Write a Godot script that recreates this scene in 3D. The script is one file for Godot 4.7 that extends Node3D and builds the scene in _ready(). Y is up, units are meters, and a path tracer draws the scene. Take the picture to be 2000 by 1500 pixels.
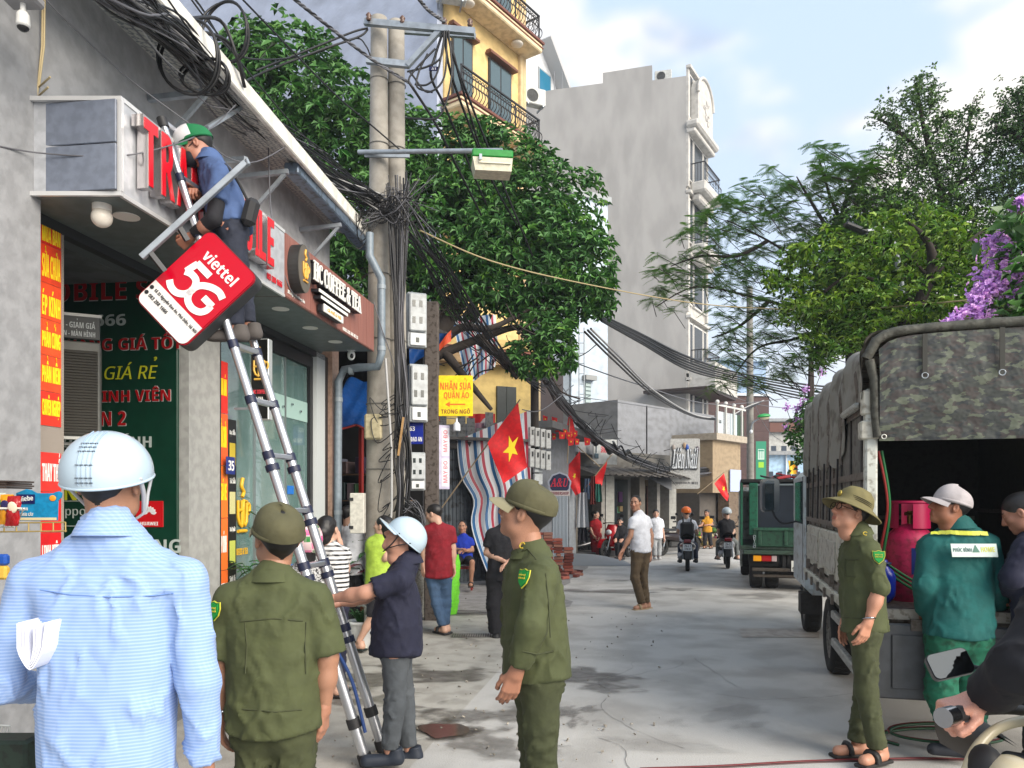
extends Node3D
# A narrow street: a shop sign is being taken down on the left, a covered truck waits on the right.
# The camera stands at the origin, eye height 1.62 m, looking level along -z with the lens shifted up.
const F:=1500.0
const EYE:=1.62
const HOR:=978.0

var used:={}
var mats:={}
var tex:={}

func _ready()->void:
	var cam:=Camera3D.new()
	cam.name="camera"
	add_child(cam)
	cam.position=V(0,EYE,0)
	cam.near=0.1
	cam.far=400.0
	cam.set_frustum(0.1*1500.0/F,W(0,0.1*(HOR-750.0)/F),0.1,400.0)
	cam.current=true
	var env:=Environment.new()
	env.background_mode=Environment.BG_SKY
	env.tonemap_mode=Environment.TONE_MAPPER_LINEAR
	env.tonemap_exposure=2.0
	env.sdfgi_enabled=true
	env.ssao_enabled=true
	env.ssil_enabled=true
	var sky:=Sky.new()
	var pano:=PanoramaSkyMaterial.new()
	pano.panorama=sky_image()
	pano.energy_multiplier=1.0
	sky.sky_material=pano
	env.sky=sky
	env.fog_enabled=true
	env.fog_density=0.0011
	env.fog_light_color=C(0.86,0.9,0.95)
	var we:=WorldEnvironment.new()
	we.name="world_environment"
	we.environment=env
	add_child(we)
	var sun:=DirectionalLight3D.new()
	sun.name="sun"
	sun.light_energy=1.0
	sun.light_color=C(1.0,0.96,0.9)
	sun.light_angular_distance=46.0
	sun.shadow_enabled=true
	add_child(sun)
	sun.look_at_from_position(V(14,11,12),V(0,0,-2))

	make_textures()
	build_ground()
	build_left_shop()
	build_left_street()
	build_far_street()
	build_tower()
	build_yellow_house()
	build_trees()
	build_pole()
	build_truck()
	build_dump_truck()
	build_ladder_and_sign()
	build_small_things()
	build_bikes()
	build_people()
	build_cables()

func sky_image()->ImageTexture:
	# air and broken cloud,the same all round: pale blue with bright cumulus and grey-blue undersides
	var w:=1024
	var h:=512
	var a:=FastNoiseLite.new()
	a.seed=11
	a.frequency=1.35
	a.fractal_octaves=6
	a.fractal_gain=0.52
	var b:=FastNoiseLite.new()
	b.seed=5
	b.frequency=2.1
	b.fractal_octaves=5
	var im:=Image.create(w,h,false,Image.FORMAT_RGBF)
	for y in h:
		var el:=(0.5-(y+0.5)/h)*PI
		for x in w:
			var az:=(x+0.5)/w*TAU
			var se:=maxf(sin(el),0.0)
			var d:=V(cos(el)*cos(az),sin(el),cos(el)*sin(az))
			var q:=V(d.x,d.y*2.2,d.z)
			var n:=a.get_noise_3dv(q*1.5)+0.32*(1.0-se)-0.07
			var cover:=smoothstep(0.02,0.34,n)
			var under:=smoothstep(0.05,0.45,b.get_noise_3dv(q*1.7+V(3,0.16,1))+0.04)
			var blue:=C(0.31,0.41,0.55).lerp(C(0.43,0.49,0.57),pow(1.0-se,1.6))
			var cl:=C(0.62,0.595,0.57).lerp(C(0.26,0.31,0.42),under*0.9)
			var c:=blue.lerp(cl,cover)
			c=c.lerp(C(0.57,0.585,0.605),smoothstep(0.30,0.0,se)*0.75)
			im.set_pixel(x,y,C(c.r,c.g,c.b))
	return ImageTexture.create_from_image(im)

# ------------------------------------------------------------------ helpers
func P(u: float,v: float,d: float)->Vector3:
	return V((u-1000.0)/F*d,EYE+(HOR-v)/F*d,-d)

func G(u: float,v: float)->Vector3:
	var d:=EYE*F/(v-HOR)
	return V((u-1000.0)/F*d,0,-d)

func numbered(called: String)->String:
	if not used.has(called):
		used[called]=0
		return called
	used[called]+=1
	return "%s_%03d" % [called,used[called]]

func part_name(called: String,parent: Node)->String:
	if not parent.has_node(called):
		return called
	var cnt: Dictionary=parent.get_meta("cnt") if parent.has_meta("cnt") else {}
	var k: int=int(cnt.get(called,0))+1
	cnt[called]=k
	parent.set_meta("cnt",cnt)
	return "%s_%03d" % [called,k]

func tag(o: Node,label: String,category: String,group:="")->void:
	o.set_meta("label",label)
	o.set_meta("category",category)
	if group!="":
		o.set_meta("group",group)

func thing(called: String,label: String,category: String,at:=Vector3.ZERO,group:="",turn:=0.0)->Node3D:
	var o:=Node3D.new()
	o.name=numbered(called)
	add_child(o)
	o.position=at
	o.rotation.y=turn
	tag(o,label,category,group)
	return o

func put(b: B,called: String,m: Material,parent: Node=null,world:=true)->MeshInstance3D:
	var o:=MeshInstance3D.new()
	if parent==null:
		o.name=numbered(called)
		add_child(o)
		o.mesh=b.mesh(m)
		return o
	o.name=part_name(called,parent)
	parent.add_child(o,true)
	if world and parent is Node3D:
		b.move((parent as Node3D).global_transform.affine_inverse())
	o.mesh=b.mesh(m)
	return o

func single(b: B,called: String,m: Material,label: String,category: String,at: Vector3,group:="")->MeshInstance3D:
	var o:=MeshInstance3D.new()
	o.name=numbered(called)
	add_child(o)
	o.position=at
	b.move(A(-at))
	o.mesh=b.mesh(m)
	tag(o,label,category,group)
	return o

func share(me: Mesh,called: String,parent: Node,xf: Transform3D)->MeshInstance3D:
	var o:=MeshInstance3D.new()
	o.name=part_name(called,parent)
	parent.add_child(o,true)
	o.mesh=me
	o.transform=xf
	return o

func struct(b: B,called: String,m: Material,kind:="structure")->MeshInstance3D:
	var o:=put(b,called,m)
	o.set_meta("kind",kind)
	return o

func frame(at: Vector3,right: Vector3,up: Vector3)->Transform3D:
	var x:=right.normalized()
	var z:=x.cross(up).normalized()
	return T(Basis(x,z.cross(x).normalized(),z),at)

class B:
	var v:=PackedVector3Array()
	var n:=PackedVector3Array()
	var t:=PackedVector2Array()
	var c:=PackedColorArray()
	var ix:=PackedInt32Array()
	var col:=Color(1,1,1)

	func vert(p: Vector3,nn: Vector3,uv:=Vector2.ZERO)->int:
		v.append(p)
		n.append(nn)
		t.append(uv)
		c.append(col)
		return v.size()-1

	func tri(a: int,b: int,d: int)->void:
		var nn:=n[a]+n[b]+n[d]
		if (v[b]-v[a]).cross(v[d]-v[a]).dot(nn)>0.0:
			ix.append_array([a,d,b])
		else:
			ix.append_array([a,b,d])

	func face(p: Array,nn:=Vector3.ZERO,uvs: Array=[])->void:
		if nn==Vector3.ZERO:
			nn=(p[1]-p[0]).cross(p[2]-p[0]).normalized()
		var k:=v.size()
		for i in p.size():
			vert(p[i],nn,uvs[i] if i<uvs.size() else Vector2.ZERO)
		for i in range(1,p.size()-1):
			tri(k,k+i,k+i+1)

	func quad(o: Vector3,x: Vector3,y: Vector3,nn:=Vector3.ZERO)->void:
		face([o,o+x,o+x+y,o+y],nn,[Vector2(0,1),Vector2(1,1),Vector2(1,0),Vector2(0,0)])

	func box(xf: Transform3D,s: Vector3,bev:=0.0)->void:
		var h:=s*0.5
		var bv:=minf(bev,minf(h.x,minf(h.y,h.z))*0.6)
		for ax in 3:
			for sg in [-1.0,1.0]:
				var a:=(ax+1) % 3
				var d:=(ax+2) % 3
				var pts:=[]
				for q in [[-1.0,-1.0],[1.0,-1.0],[1.0,1.0],[-1.0,1.0]]:
					var p:=Vector3.ZERO
					p[ax]=sg*h[ax]
					p[a]=q[0]*(h[a]-bv)
					p[d]=q[1]*(h[d]-bv)
					pts.append(xf*p)
				var nn:=Vector3.ZERO
				nn[ax]=sg
				face(pts,(xf.basis*nn).normalized())
		if bv<=0.0:
			return
		for ax in 3:
			var a:=(ax+1) % 3
			var d:=(ax+2) % 3
			for sa in [-1.0,1.0]:
				for sd in [-1.0,1.0]:
					var pts:=[]
					for e in [[-1.0,0],[1.0,0],[1.0,1],[-1.0,1]]:
						var p:=Vector3.ZERO
						p[ax]=e[0]*(h[ax]-bv)
						p[a]=sa*(h[a]-(bv if e[1]==0 else 0.0))
						p[d]=sd*(h[d]-(0.0 if e[1]==0 else bv))
						pts.append(xf*p)
					var nn:=Vector3.ZERO
					nn[a]=sa
					nn[d]=sd
					face(pts,(xf.basis*nn).normalized())
		for sx in [-1.0,1.0]:
			for sy in [-1.0,1.0]:
				for sz in [-1.0,1.0]:
					var k:=Vector3(sx,sy,sz)
					face([xf*(k*(h-Vector3(0,bv,bv))),xf*(k*(h-Vector3(bv,0,bv))),xf*(k*(h-Vector3(bv,bv,0)))],(xf.basis*k).normalized())

	func abox(lo: Vector3,hi: Vector3,bev:=0.0)->void:
		box(Transform3D(Basis(),(lo+hi)*0.5),hi-lo,bev)

	func bar(a: Vector3,b: Vector3,w: float,h: float,up:=Vector3.UP,bev:=0.0)->void:
		var z:=(b-a)
		var u:=up if absf(z.normalized().dot(up))<0.98 else Vector3.RIGHT
		var x:=u.cross(z).normalized()
		var y:=z.cross(x).normalized()
		box(Transform3D(Basis(x,y,z.normalized()),(a+b)*0.5),Vector3(w,h,z.length()),bev)

	func tube(p: PackedVector3Array,r,sides:=6,caps:=true,squash:=1.0)->void:
		var k0:=v.size()
		var m:=p.size()
		var side:=Vector3.ZERO
		for i in m:
			var dir:=(p[mini(i+1,m-1)]-p[maxi(i-1,0)]).normalized()
			if side==Vector3.ZERO:
				side=dir.cross(Vector3.UP if absf(dir.y)<0.9 else Vector3.RIGHT).normalized()
			side=(side-dir*side.dot(dir)).normalized()
			var up:=side.cross(dir)
			var rr: float=r[i] if r is Array or r is PackedFloat32Array else r
			for s in sides:
				var a:=TAU*s/sides
				var o:=side*cos(a)+up*sin(a)*squash
				vert(p[i]+o*rr,o.normalized(),Vector2(float(s)/sides,float(i)/maxi(1,m-1)))
		for i in m-1:
			for s in sides:
				var a:=k0+i*sides+s
				var b:=k0+i*sides+(s+1) % sides
				tri(a,b,b+sides)
				tri(a,b+sides,a+sides)
		if caps:
			for e in [0,m-1]:
				var dd:=(p[0]-p[1]).normalized() if e==0 else (p[m-1]-p[m-2]).normalized()
				var pts:=[]
				for s in sides:
					pts.append(v[k0+e*sides+s])
				face(pts,dd)

	func rod(a: Vector3,b: Vector3,r: float,sides:=6)->void:
		tube(PackedVector3Array([a,b]),r,sides)

	func ring(xf: Transform3D,R: float,r: float,seg:=20,sides:=6,from:=0.0,to:=TAU)->void:
		var p:=PackedVector3Array()
		for i in seg+1:
			var a:=lerpf(from,to,float(i)/seg)
			p.append(xf*Vector3(cos(a)*R,sin(a)*R,0))
		tube(p,r,sides,absf(to-from-TAU)>0.01)

	func lathe(prof: Array,xf: Transform3D,seg:=16)->void:
		var k0:=v.size()
		var m:=prof.size()
		for i in m:
			var a: Vector2=prof[maxi(i-1,0)]
			var b: Vector2=prof[mini(i+1,m-1)]
			var nn:=Vector2(b.y-a.y,a.x-b.x).normalized()
			for s in seg:
				var g:=TAU*s/seg
				vert(xf*Vector3(prof[i].x*cos(g),prof[i].y,prof[i].x*sin(g)),(xf.basis*Vector3(nn.x*cos(g),nn.y,nn.x*sin(g))).normalized(),Vector2(float(s)/seg,float(i)/m))
		for i in m-1:
			for s in seg:
				var a:=k0+i*seg+s
				var b:=k0+i*seg+(s+1) % seg
				tri(a,b,b+seg)
				tri(a,b+seg,a+seg)

	func disc(xf: Transform3D,r: float,seg:=16)->void:
		var p:=[]
		for s in seg:
			p.append(xf*Vector3(r*cos(TAU*s/seg),0,r*sin(TAU*s/seg)))
		face(p,xf.basis.y.normalized())

	func cyl(xf: Transform3D,r: float,h: float,seg:=16)->void:
		lathe([Vector2(r,0),Vector2(r,0.001),Vector2(r,h-0.001),Vector2(r,h)],xf,seg)
		disc(xf*Transform3D(Basis(),Vector3(0,h,0)),r,seg)
		disc(xf*Transform3D(Basis(Vector3.RIGHT,PI),Vector3.ZERO),r,seg)

	func blob(xf: Transform3D,r: Vector3,seg:=12,rows:=8,y0:=-1.0,y1:=1.0)->void:
		var k0:=v.size()
		for i in rows+1:
			var yy:=lerpf(y0,y1,float(i)/rows)
			var a:=asin(clampf(yy,-1,1))
			if y0<=-1.0 or y1>=1.0:
				a=lerpf(asin(clampf(y0,-1,1)),asin(clampf(y1,-1,1)),float(i)/rows)
			for s in seg:
				var g:=TAU*s/seg
				var e:=Vector3(cos(a)*cos(g),sin(a),cos(a)*sin(g))
				vert(xf*(e*r),(xf.basis*(e/r)).normalized(),Vector2(float(s)/seg,float(i)/rows))
		for i in rows:
			for s in seg:
				var a:=k0+i*seg+s
				var b:=k0+i*seg+(s+1) % seg
				tri(a,b,b+seg)
				tri(a,b+seg,a+seg)

	func prism(poly: PackedVector2Array,depth: float,xf: Transform3D)->void:
		var q:=Geometry2D.triangulate_polygon(poly)
		for side in 2:
			var k:=v.size()
			var nn:=(xf.basis.z if side==0 else -xf.basis.z).normalized()
			for p in poly:
				vert(xf*Vector3(p.x,p.y,0.0 if side==0 else -depth),nn,p)
			for j in range(0,q.size(),3):
				tri(k+q[j],k+q[j+1],k+q[j+2])
		var m:=poly.size()
		var cw:=1.0 if Geometry2D.is_polygon_clockwise(poly) else -1.0
		for j in m:
			var a:=poly[j]
			var b:=poly[(j+1) % m]
			var e:=(b-a).normalized()
			face([xf*Vector3(a.x,a.y,0),xf*Vector3(b.x,b.y,0),xf*Vector3(b.x,b.y,-depth),xf*Vector3(a.x,a.y,-depth)],(xf.basis*Vector3(-e.y,e.x,0)*cw).normalized())

	func sheet(nu: int,nv: int,f: Callable,thick:=0.0)->void:
		var p:=PackedVector3Array()
		for j in nv+1:
			for i in nu+1:
				p.append(f.call(float(i)/nu,float(j)/nv))
		var w:=nu+1
		for side in (2 if thick>0.0 else 1):
			var k0:=v.size()
			for j in nv+1:
				for i in nu+1:
					var dx:=p[j*w+mini(i+1,nu)]-p[j*w+maxi(i-1,0)]
					var dy:=p[mini(j+1,nv)*w+i]-p[maxi(j-1,0)*w+i]
					var nn:=dx.cross(dy).normalized()
					if side==1:
						nn=-nn
					vert(p[j*w+i]+nn*thick*0.5,nn,Vector2(float(i)/nu,float(j)/nv))
			for j in nv:
				for i in nu:
					var a:=k0+j*w+i
					tri(a,a+1,a+w+1)
					tri(a,a+w+1,a+w)

	func add(arr: Array,xf: Transform3D,tint:=Color(1,1,1))->void:
		var k:=v.size()
		var vv: PackedVector3Array=arr[0]
		var nn: PackedVector3Array=arr[1]
		var cc: PackedColorArray=arr[3] if arr.size()>3 else PackedColorArray()
		var flip:=xf.basis.determinant()<0.0
		var nb:=xf.basis.inverse().transposed()
		for i in vv.size():
			v.append(xf*vv[i])
			n.append((nb*nn[i]).normalized())
			t.append(Vector2.ZERO)
			c.append(cc[i]*tint if cc.size()>0 else tint)
		var ii: PackedInt32Array=arr[2]
		for i in range(0,ii.size(),3):
			if flip:
				ix.append_array([k+ii[i],k+ii[i+2],k+ii[i+1]])
			else:
				ix.append_array([k+ii[i],k+ii[i+1],k+ii[i+2]])

	func move(xf: Transform3D)->void:
		if xf==Transform3D():
			return
		for i in v.size():
			v[i]=xf*v[i]
			n[i]=(xf.basis*n[i]).normalized()

	func mesh(m: Material)->ArrayMesh:
		var arr:=[]
		arr.resize(Mesh.ARRAY_MAX)
		arr[Mesh.ARRAY_VERTEX]=v
		arr[Mesh.ARRAY_NORMAL]=n
		arr[Mesh.ARRAY_TEX_UV]=t
		arr[Mesh.ARRAY_COLOR]=c
		arr[Mesh.ARRAY_INDEX]=ix
		var me:=ArrayMesh.new()
		if ix.size()>0:
			me.add_surface_from_arrays(Mesh.PRIMITIVE_TRIANGLES,arr)
			me.surface_set_material(0,m)
		return me

# short names for the constructors used throughout
const UP:=Vector3.UP
const RT:=Vector3.RIGHT
const FW:=Vector3(0,0,1)

func V(x: float,y: float,z: float)->Vector3: return Vector3(x,y,z)
func W(x: float,y: float)->Vector2: return Vector2(x,y)
func C(r: float,g: float,b: float,a:=1.0)->Color: return Color(r,g,b,a)
func A(o: Vector3)->Transform3D: return Transform3D(Basis(),o)
func T(b:=Basis(),o:=Vector3.ZERO)->Transform3D: return Transform3D(b,o)
func K(r: float,g: float,b: float,rough:=0.7,look:="",sc:=0.5,bump:="",bs:=2.0,metal:=0.0,local:=false,bn:=0.5)->StandardMaterial3D: return mat(Color(r,g,b),rough,look,sc,bump,bs,metal,local,bn)
func PV(a: Array)->PackedVector3Array: return PackedVector3Array(a)
func PW(a: Array)->PackedVector2Array: return PackedVector2Array(a)

func spline(pts: Array,per:=6)->PackedVector3Array:
	var out:=PackedVector3Array()
	for i in pts.size()-1:
		var a: Vector3=pts[maxi(i-1,0)]
		var b: Vector3=pts[i]
		var c: Vector3=pts[i+1]
		var d: Vector3=pts[mini(i+2,pts.size()-1)]
		for k in per:
			out.append(b.cubic_interpolate(c,a,d,float(k)/per))
	out.append(pts[pts.size()-1])
	return out

func sag(a: Vector3,b: Vector3,drop: float,seg:=12)->PackedVector3Array:
	var out:=PackedVector3Array()
	for i in seg+1:
		var q:=float(i)/seg
		out.append(a.lerp(b,q)-V(0,drop*4.0*q*(1.0-q),0))
	return out

# ------------------------------------------------------------------ materials
func noise_tex(called: String,freq: float,lo: Color,hi: Color,oct:=5,type:=FastNoiseLite.TYPE_SIMPLEX_SMOOTH,sz:=512,sd:=1,p0:=0.2,p1:=0.8)->NoiseTexture2D:
	if tex.has(called):
		return tex[called]
	var n:=FastNoiseLite.new()
	n.noise_type=type
	n.frequency=freq
	n.fractal_octaves=oct
	n.seed=sd
	var t:=NoiseTexture2D.new()
	t.width=sz
	t.height=sz
	t.seamless=true
	t.noise=n
	var g:=Gradient.new()
	g.offsets=PackedFloat32Array([p0,p1])
	g.colors=PackedColorArray([lo,hi])
	t.color_ramp=g
	tex[called]=t
	return t

func bump_tex(called: String,freq: float,strength: float,oct:=5,type:=FastNoiseLite.TYPE_SIMPLEX_SMOOTH,sz:=512)->NoiseTexture2D:
	if tex.has(called):
		return tex[called]
	var n:=FastNoiseLite.new()
	n.noise_type=type
	n.frequency=freq
	n.fractal_octaves=oct
	n.seed=9
	var t:=NoiseTexture2D.new()
	t.width=sz
	t.height=sz
	t.seamless=true
	t.as_normal_map=true
	t.bump_strength=strength
	t.noise=n
	tex[called]=t
	return t

func make_textures()->void:
	noise_tex("stain",0.006,C(0.89,0.885,0.88),C(1,1,1),6,FastNoiseLite.TYPE_SIMPLEX_SMOOTH,1024,3,0.25,0.62)
	noise_tex("fine",0.03,C(0.91,0.91,0.91),C(1,1,1),5,FastNoiseLite.TYPE_SIMPLEX_SMOOTH,512,4,0.3,0.7)
	noise_tex("speck",0.16,C(0.78,0.78,0.78),C(1,1,1),3,FastNoiseLite.TYPE_SIMPLEX,1024,5,0.3,0.62)
	noise_tex("cloth",0.012,C(0.90,0.90,0.90),C(1,1,1),4,FastNoiseLite.TYPE_SIMPLEX_SMOOTH,512,6,0.3,0.7)
	noise_tex("rust",0.012,C(0.70,0.67,0.64),C(1,1,1),6,FastNoiseLite.TYPE_SIMPLEX_SMOOTH,1024,7,0.24,0.46)
	noise_tex("blot",0.02,C(0.05,0.05,0.06),C(1,1,1),2,FastNoiseLite.TYPE_SIMPLEX_SMOOTH,512,8,0.46,0.5)
	tex["plaid"]=plaid_texture()
	bump_tex("nfine",0.09,3.0,4)
	bump_tex("nplaster",0.02,4.0,6)
	bump_tex("nweave",0.22,2.0,2)
	bump_tex("nfold",0.008,10.0,4)

func plaid_texture()->ImageTexture:
	var im:=Image.create(64,64,false,Image.FORMAT_RGB8)
	for y in 64:
		for x in 64:
			var c:=C(0.92,0.25,0.62) if (x/21+y/21) % 3==0 else C(0.10,0.55,0.22) if (x/21+y/21) % 3==1 else C(0.90,0.86,0.86)
			if x % 21<3 or y % 21<3:
				c=C(0.95,0.88,0.9)
			im.set_pixel(x,y,c)
	return ImageTexture.create_from_image(im)

# a plain material: sRGB colour of its albedo, roughness; look: which texture tints it, at which scale; bump the same
func mat(col: Color,rough:=0.7,look:="",sc:=0.5,bump:="",bs:=2.0,metal:=0.0,local:=false,bn:=0.5)->StandardMaterial3D:
	var key:="%s %s %s %s %s %s %s %s %s" % [col.to_html(),rough,look,sc,bump,bs,metal,local,bn]
	if mats.has(key):
		return mats[key]
	var m:=StandardMaterial3D.new()
	m.albedo_color=col
	m.roughness=rough
	m.metallic=metal
	m.vertex_color_use_as_albedo=true
	if look!="" or bump!="":
		m.uv1_triplanar=true
		m.uv1_world_triplanar=not local
		m.uv1_scale=Vector3.ONE*(sc if look!="" else bs)
	if look!="":
		m.albedo_texture=tex[look]
	if bump!="":
		m.normal_enabled=true
		m.normal_texture=tex[bump]
		m.normal_scale=bn
	mats[key]=m
	return m

func glass(col: Color,a:=0.2,rough:=0.03)->StandardMaterial3D:
	var key:="glass %s %s" % [col.to_html(),a]
	if mats.has(key):
		return mats[key]
	var m:=StandardMaterial3D.new()
	m.transparency=BaseMaterial3D.TRANSPARENCY_ALPHA
	m.albedo_color=C(col.r,col.g,col.b,a)
	m.roughness=rough
	mats[key]=m
	return m

func chrome()->StandardMaterial3D:
	return K(0.66,0.67,0.69,0.2,"",1,"",1,1.0)

func alu()->StandardMaterial3D:
	return K(0.80,0.81,0.83,0.34,"",1,"",1,0.9)

func galv()->StandardMaterial3D:
	return K(0.62,0.65,0.68,0.5,"stain",1.0,"",1,0.55)

func black(rough:=0.6)->StandardMaterial3D:
	return K(0.13,0.13,0.14,rough)

var fonts:={}
func font(which: String)->SystemFont:
	if not fonts.has(which):
		var f:=SystemFont.new()
		f.font_names=PackedStringArray(["Droid Serif" if which.begins_with("serif") else "Droid Sans Mono" if which=="mono" else "Droid Sans"])
		f.font_weight=700 if which.ends_with("bold") else 400
		fonts[which]=f
	return fonts[which]

# raised lettering: s fills a box w x h centred at xf (its x runs along the text, its z towards the reader)
func text(parent: Node3D,called: String,s: String,xf: Transform3D,w: float,h: float,depth: float,m: Material,face_name:="bold",slant:=0.0)->MeshInstance3D:
	var tm:=TextMesh.new()
	var plain_s:=""
	var marks:=[]
	for i in s.length():
		var code:=ACCENTED.find(s[i])
		if code>=0:
			marks.append([i,MARKS[code]])
		plain_s+=BASES[code] if code>=0 else s[i]
	tm.font=font(face_name)
	tm.text=plain_s
	tm.font_size=64
	tm.pixel_size=0.01
	tm.depth=0.05
	tm.curve_step=2.0
	var bb:=tm.get_aabb()
	var o:=MeshInstance3D.new()
	o.name=part_name(called,parent)
	parent.add_child(o,true)
	tm.material=m
	o.mesh=tm
	var sx:=w/maxf(bb.size.x,0.001)
	var sy:=h/maxf(bb.size.y,0.001)
	var ctr:=bb.position+bb.size*0.5
	var basis:=Basis(V(sx,0,0),V(slant*sy,sy,0),V(0,0,depth/0.05))
	var local:=T(basis,Vector3.ZERO)*A(-ctr)
	o.transform=parent.global_transform.affine_inverse()*xf*local
	if marks.size()>0:
		var b:=B.new()
		var fo:=tm.font
		for q in marks:
			var i: int=q[0]
			var x0:=fo.get_string_size(plain_s.left(i),HORIZONTAL_ALIGNMENT_LEFT,-1,64).x*0.01
			var x1:=fo.get_string_size(plain_s.left(i+1),HORIZONTAL_ALIGNMENT_LEFT,-1,64).x*0.01
			var full:=fo.get_string_size(plain_s,HORIZONTAL_ALIGNMENT_LEFT,-1,64).x*0.01
			var cx:=(x0+x1)*0.5-full*0.5
			var big:=plain_s[i]==plain_s[i].to_upper()
			var y:=bb.position.y+(bb.size.y if not "ÂÊÔ".contains(plain_s[i]) else bb.size.y)*(1.0 if big or s.length()<4 else 0.86)
			for m2 in q[1]:
				var p:=[]
				match m2:
					"'": p=[[-0.03,0.03],[0.06,0.13]]
					"`": p=[[0.03,0.03],[-0.06,0.13]]
					"?": p=[[-0.04,0.12],[0.02,0.15],[0.05,0.10],[0.0,0.06],[0.0,0.03]]
					"~": p=[[-0.08,0.05],[-0.03,0.10],[0.03,0.06],[0.08,0.11]]
					".": p=[[-0.03,-bb.size.y-0.07],[0.03,-bb.size.y-0.07]]
					"^": p=[[-0.09,0.02],[0.0,0.10],[0.09,0.02]]
					"+": p=[[0.14,-0.06],[0.2,-0.02],[0.2,0.06]]
				for k in p.size()-1:
					b.bar(V(cx+p[k][0],y+p[k][1],0),V(cx+p[k+1][0],y+p[k+1][1],0),0.045,0.05,FW)
		b.move(o.transform)
		put(b,called+"_tone_marks",m,parent,false)
	return o

const ACCENTED:="ẢẠẦẤẬẨỂỀẾỆỄỔỐỒỘỜỚỞỢỦỤỪỨỬỮỰƯƠảạầấậểềếệễổốồộờớởợủụừứửữựươẺẹẻ"
const BASES:="AAÂÂÂÂÊÊÊÊÊÔÔÔÔOOOOUUUUUUUUOaaâââêêêêêôôôôoooouuuuuuuuoEee"
const MARKS:=["?",".","`","'",".","?","?","`","'",".","~","?","'","`",".","+`","+'","+?","+.","?",".","+`","+'","+?","+~","+.","+","+","?",".","`","'",".","?","`","'",".","~","?","'","`",".","+`","+'","+?","+.","?",".","+`","+'","+?","+~","+.","+","+","?",".","?"]

# ------------------------------------------------------------------ setting: ground
func on(u: float,v: float,p0: Vector3,n: Vector3)->Vector3:
	var dir:=V((u-1000.0)/F,(HOR-v)/F,-1)
	var e:=V(0,EYE,0)
	return e+dir*((p0-e).dot(n)/dir.dot(n))

func patch(pts: Array,y: float,jag:=0.04,sd:=1)->B:
	var ns:=FastNoiseLite.new()
	ns.seed=sd
	ns.frequency=0.7
	var b:=B.new()
	var poly:=PackedVector2Array()
	var m:=pts.size()
	for i in m:
		var a: Vector3=pts[(i+m-1) % m]
		var p: Vector3=pts[i]
		var q: Vector3=pts[(i+1) % m]
		var r: Vector3=pts[(i+2) % m]
		for k in 8:
			var w:=p.cubic_interpolate(q,a,r,k/8.0)
			poly.append(W(w.x+ns.get_noise_2d(w.x*3.0,w.z*3.0)*jag*3.0,w.z+ns.get_noise_2d(w.z*3.0,w.x*3.0+7.0)*jag*3.0))
	var tr:=Geometry2D.triangulate_polygon(poly)
	for w in poly:
		b.vert(V(w.x,y,w.y),UP)
	for i in range(0,tr.size(),3):
		b.tri(tr[i],tr[i+1],tr[i+2])
	return b

var stain_n:=0
func stain_sheet(called: String,at: Vector3,rx: float,rz: float,turn: float,col: Color,strength: float)->void:
	var n:=FastNoiseLite.new()
	n.seed=40+stain_n
	n.frequency=0.022
	n.fractal_octaves=5
	var im:=Image.create(128,128,false,Image.FORMAT_RGBA8)
	for y in 128:
		for x in 128:
			var r:=W(x-63.5,y-63.5).length()/64.0
			var a:=smoothstep(0.0,0.35,0.62-r+n.get_noise_2d(x,y)*0.75)*smoothstep(1.0,0.85,r)
			im.set_pixel(x,y,C(col.r,col.g,col.b,a*strength*(0.85+0.3*n.get_noise_2d(x*4.0,y*4.0))))
	var m:=StandardMaterial3D.new()
	m.albedo_texture=ImageTexture.create_from_image(im)
	m.transparency=BaseMaterial3D.TRANSPARENCY_ALPHA
	m.roughness=0.4
	var b:=B.new()
	var x:=V(cos(turn),0,sin(turn))*rx*1.5
	var z:=V(-sin(turn),0,cos(turn))*rz*1.5
	at.y=0.008+stain_n*0.0005
	stain_n+=1
	b.quad(at-x-z,x*2.0,z*2.0,UP)
	struct(b,called,m)

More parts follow.
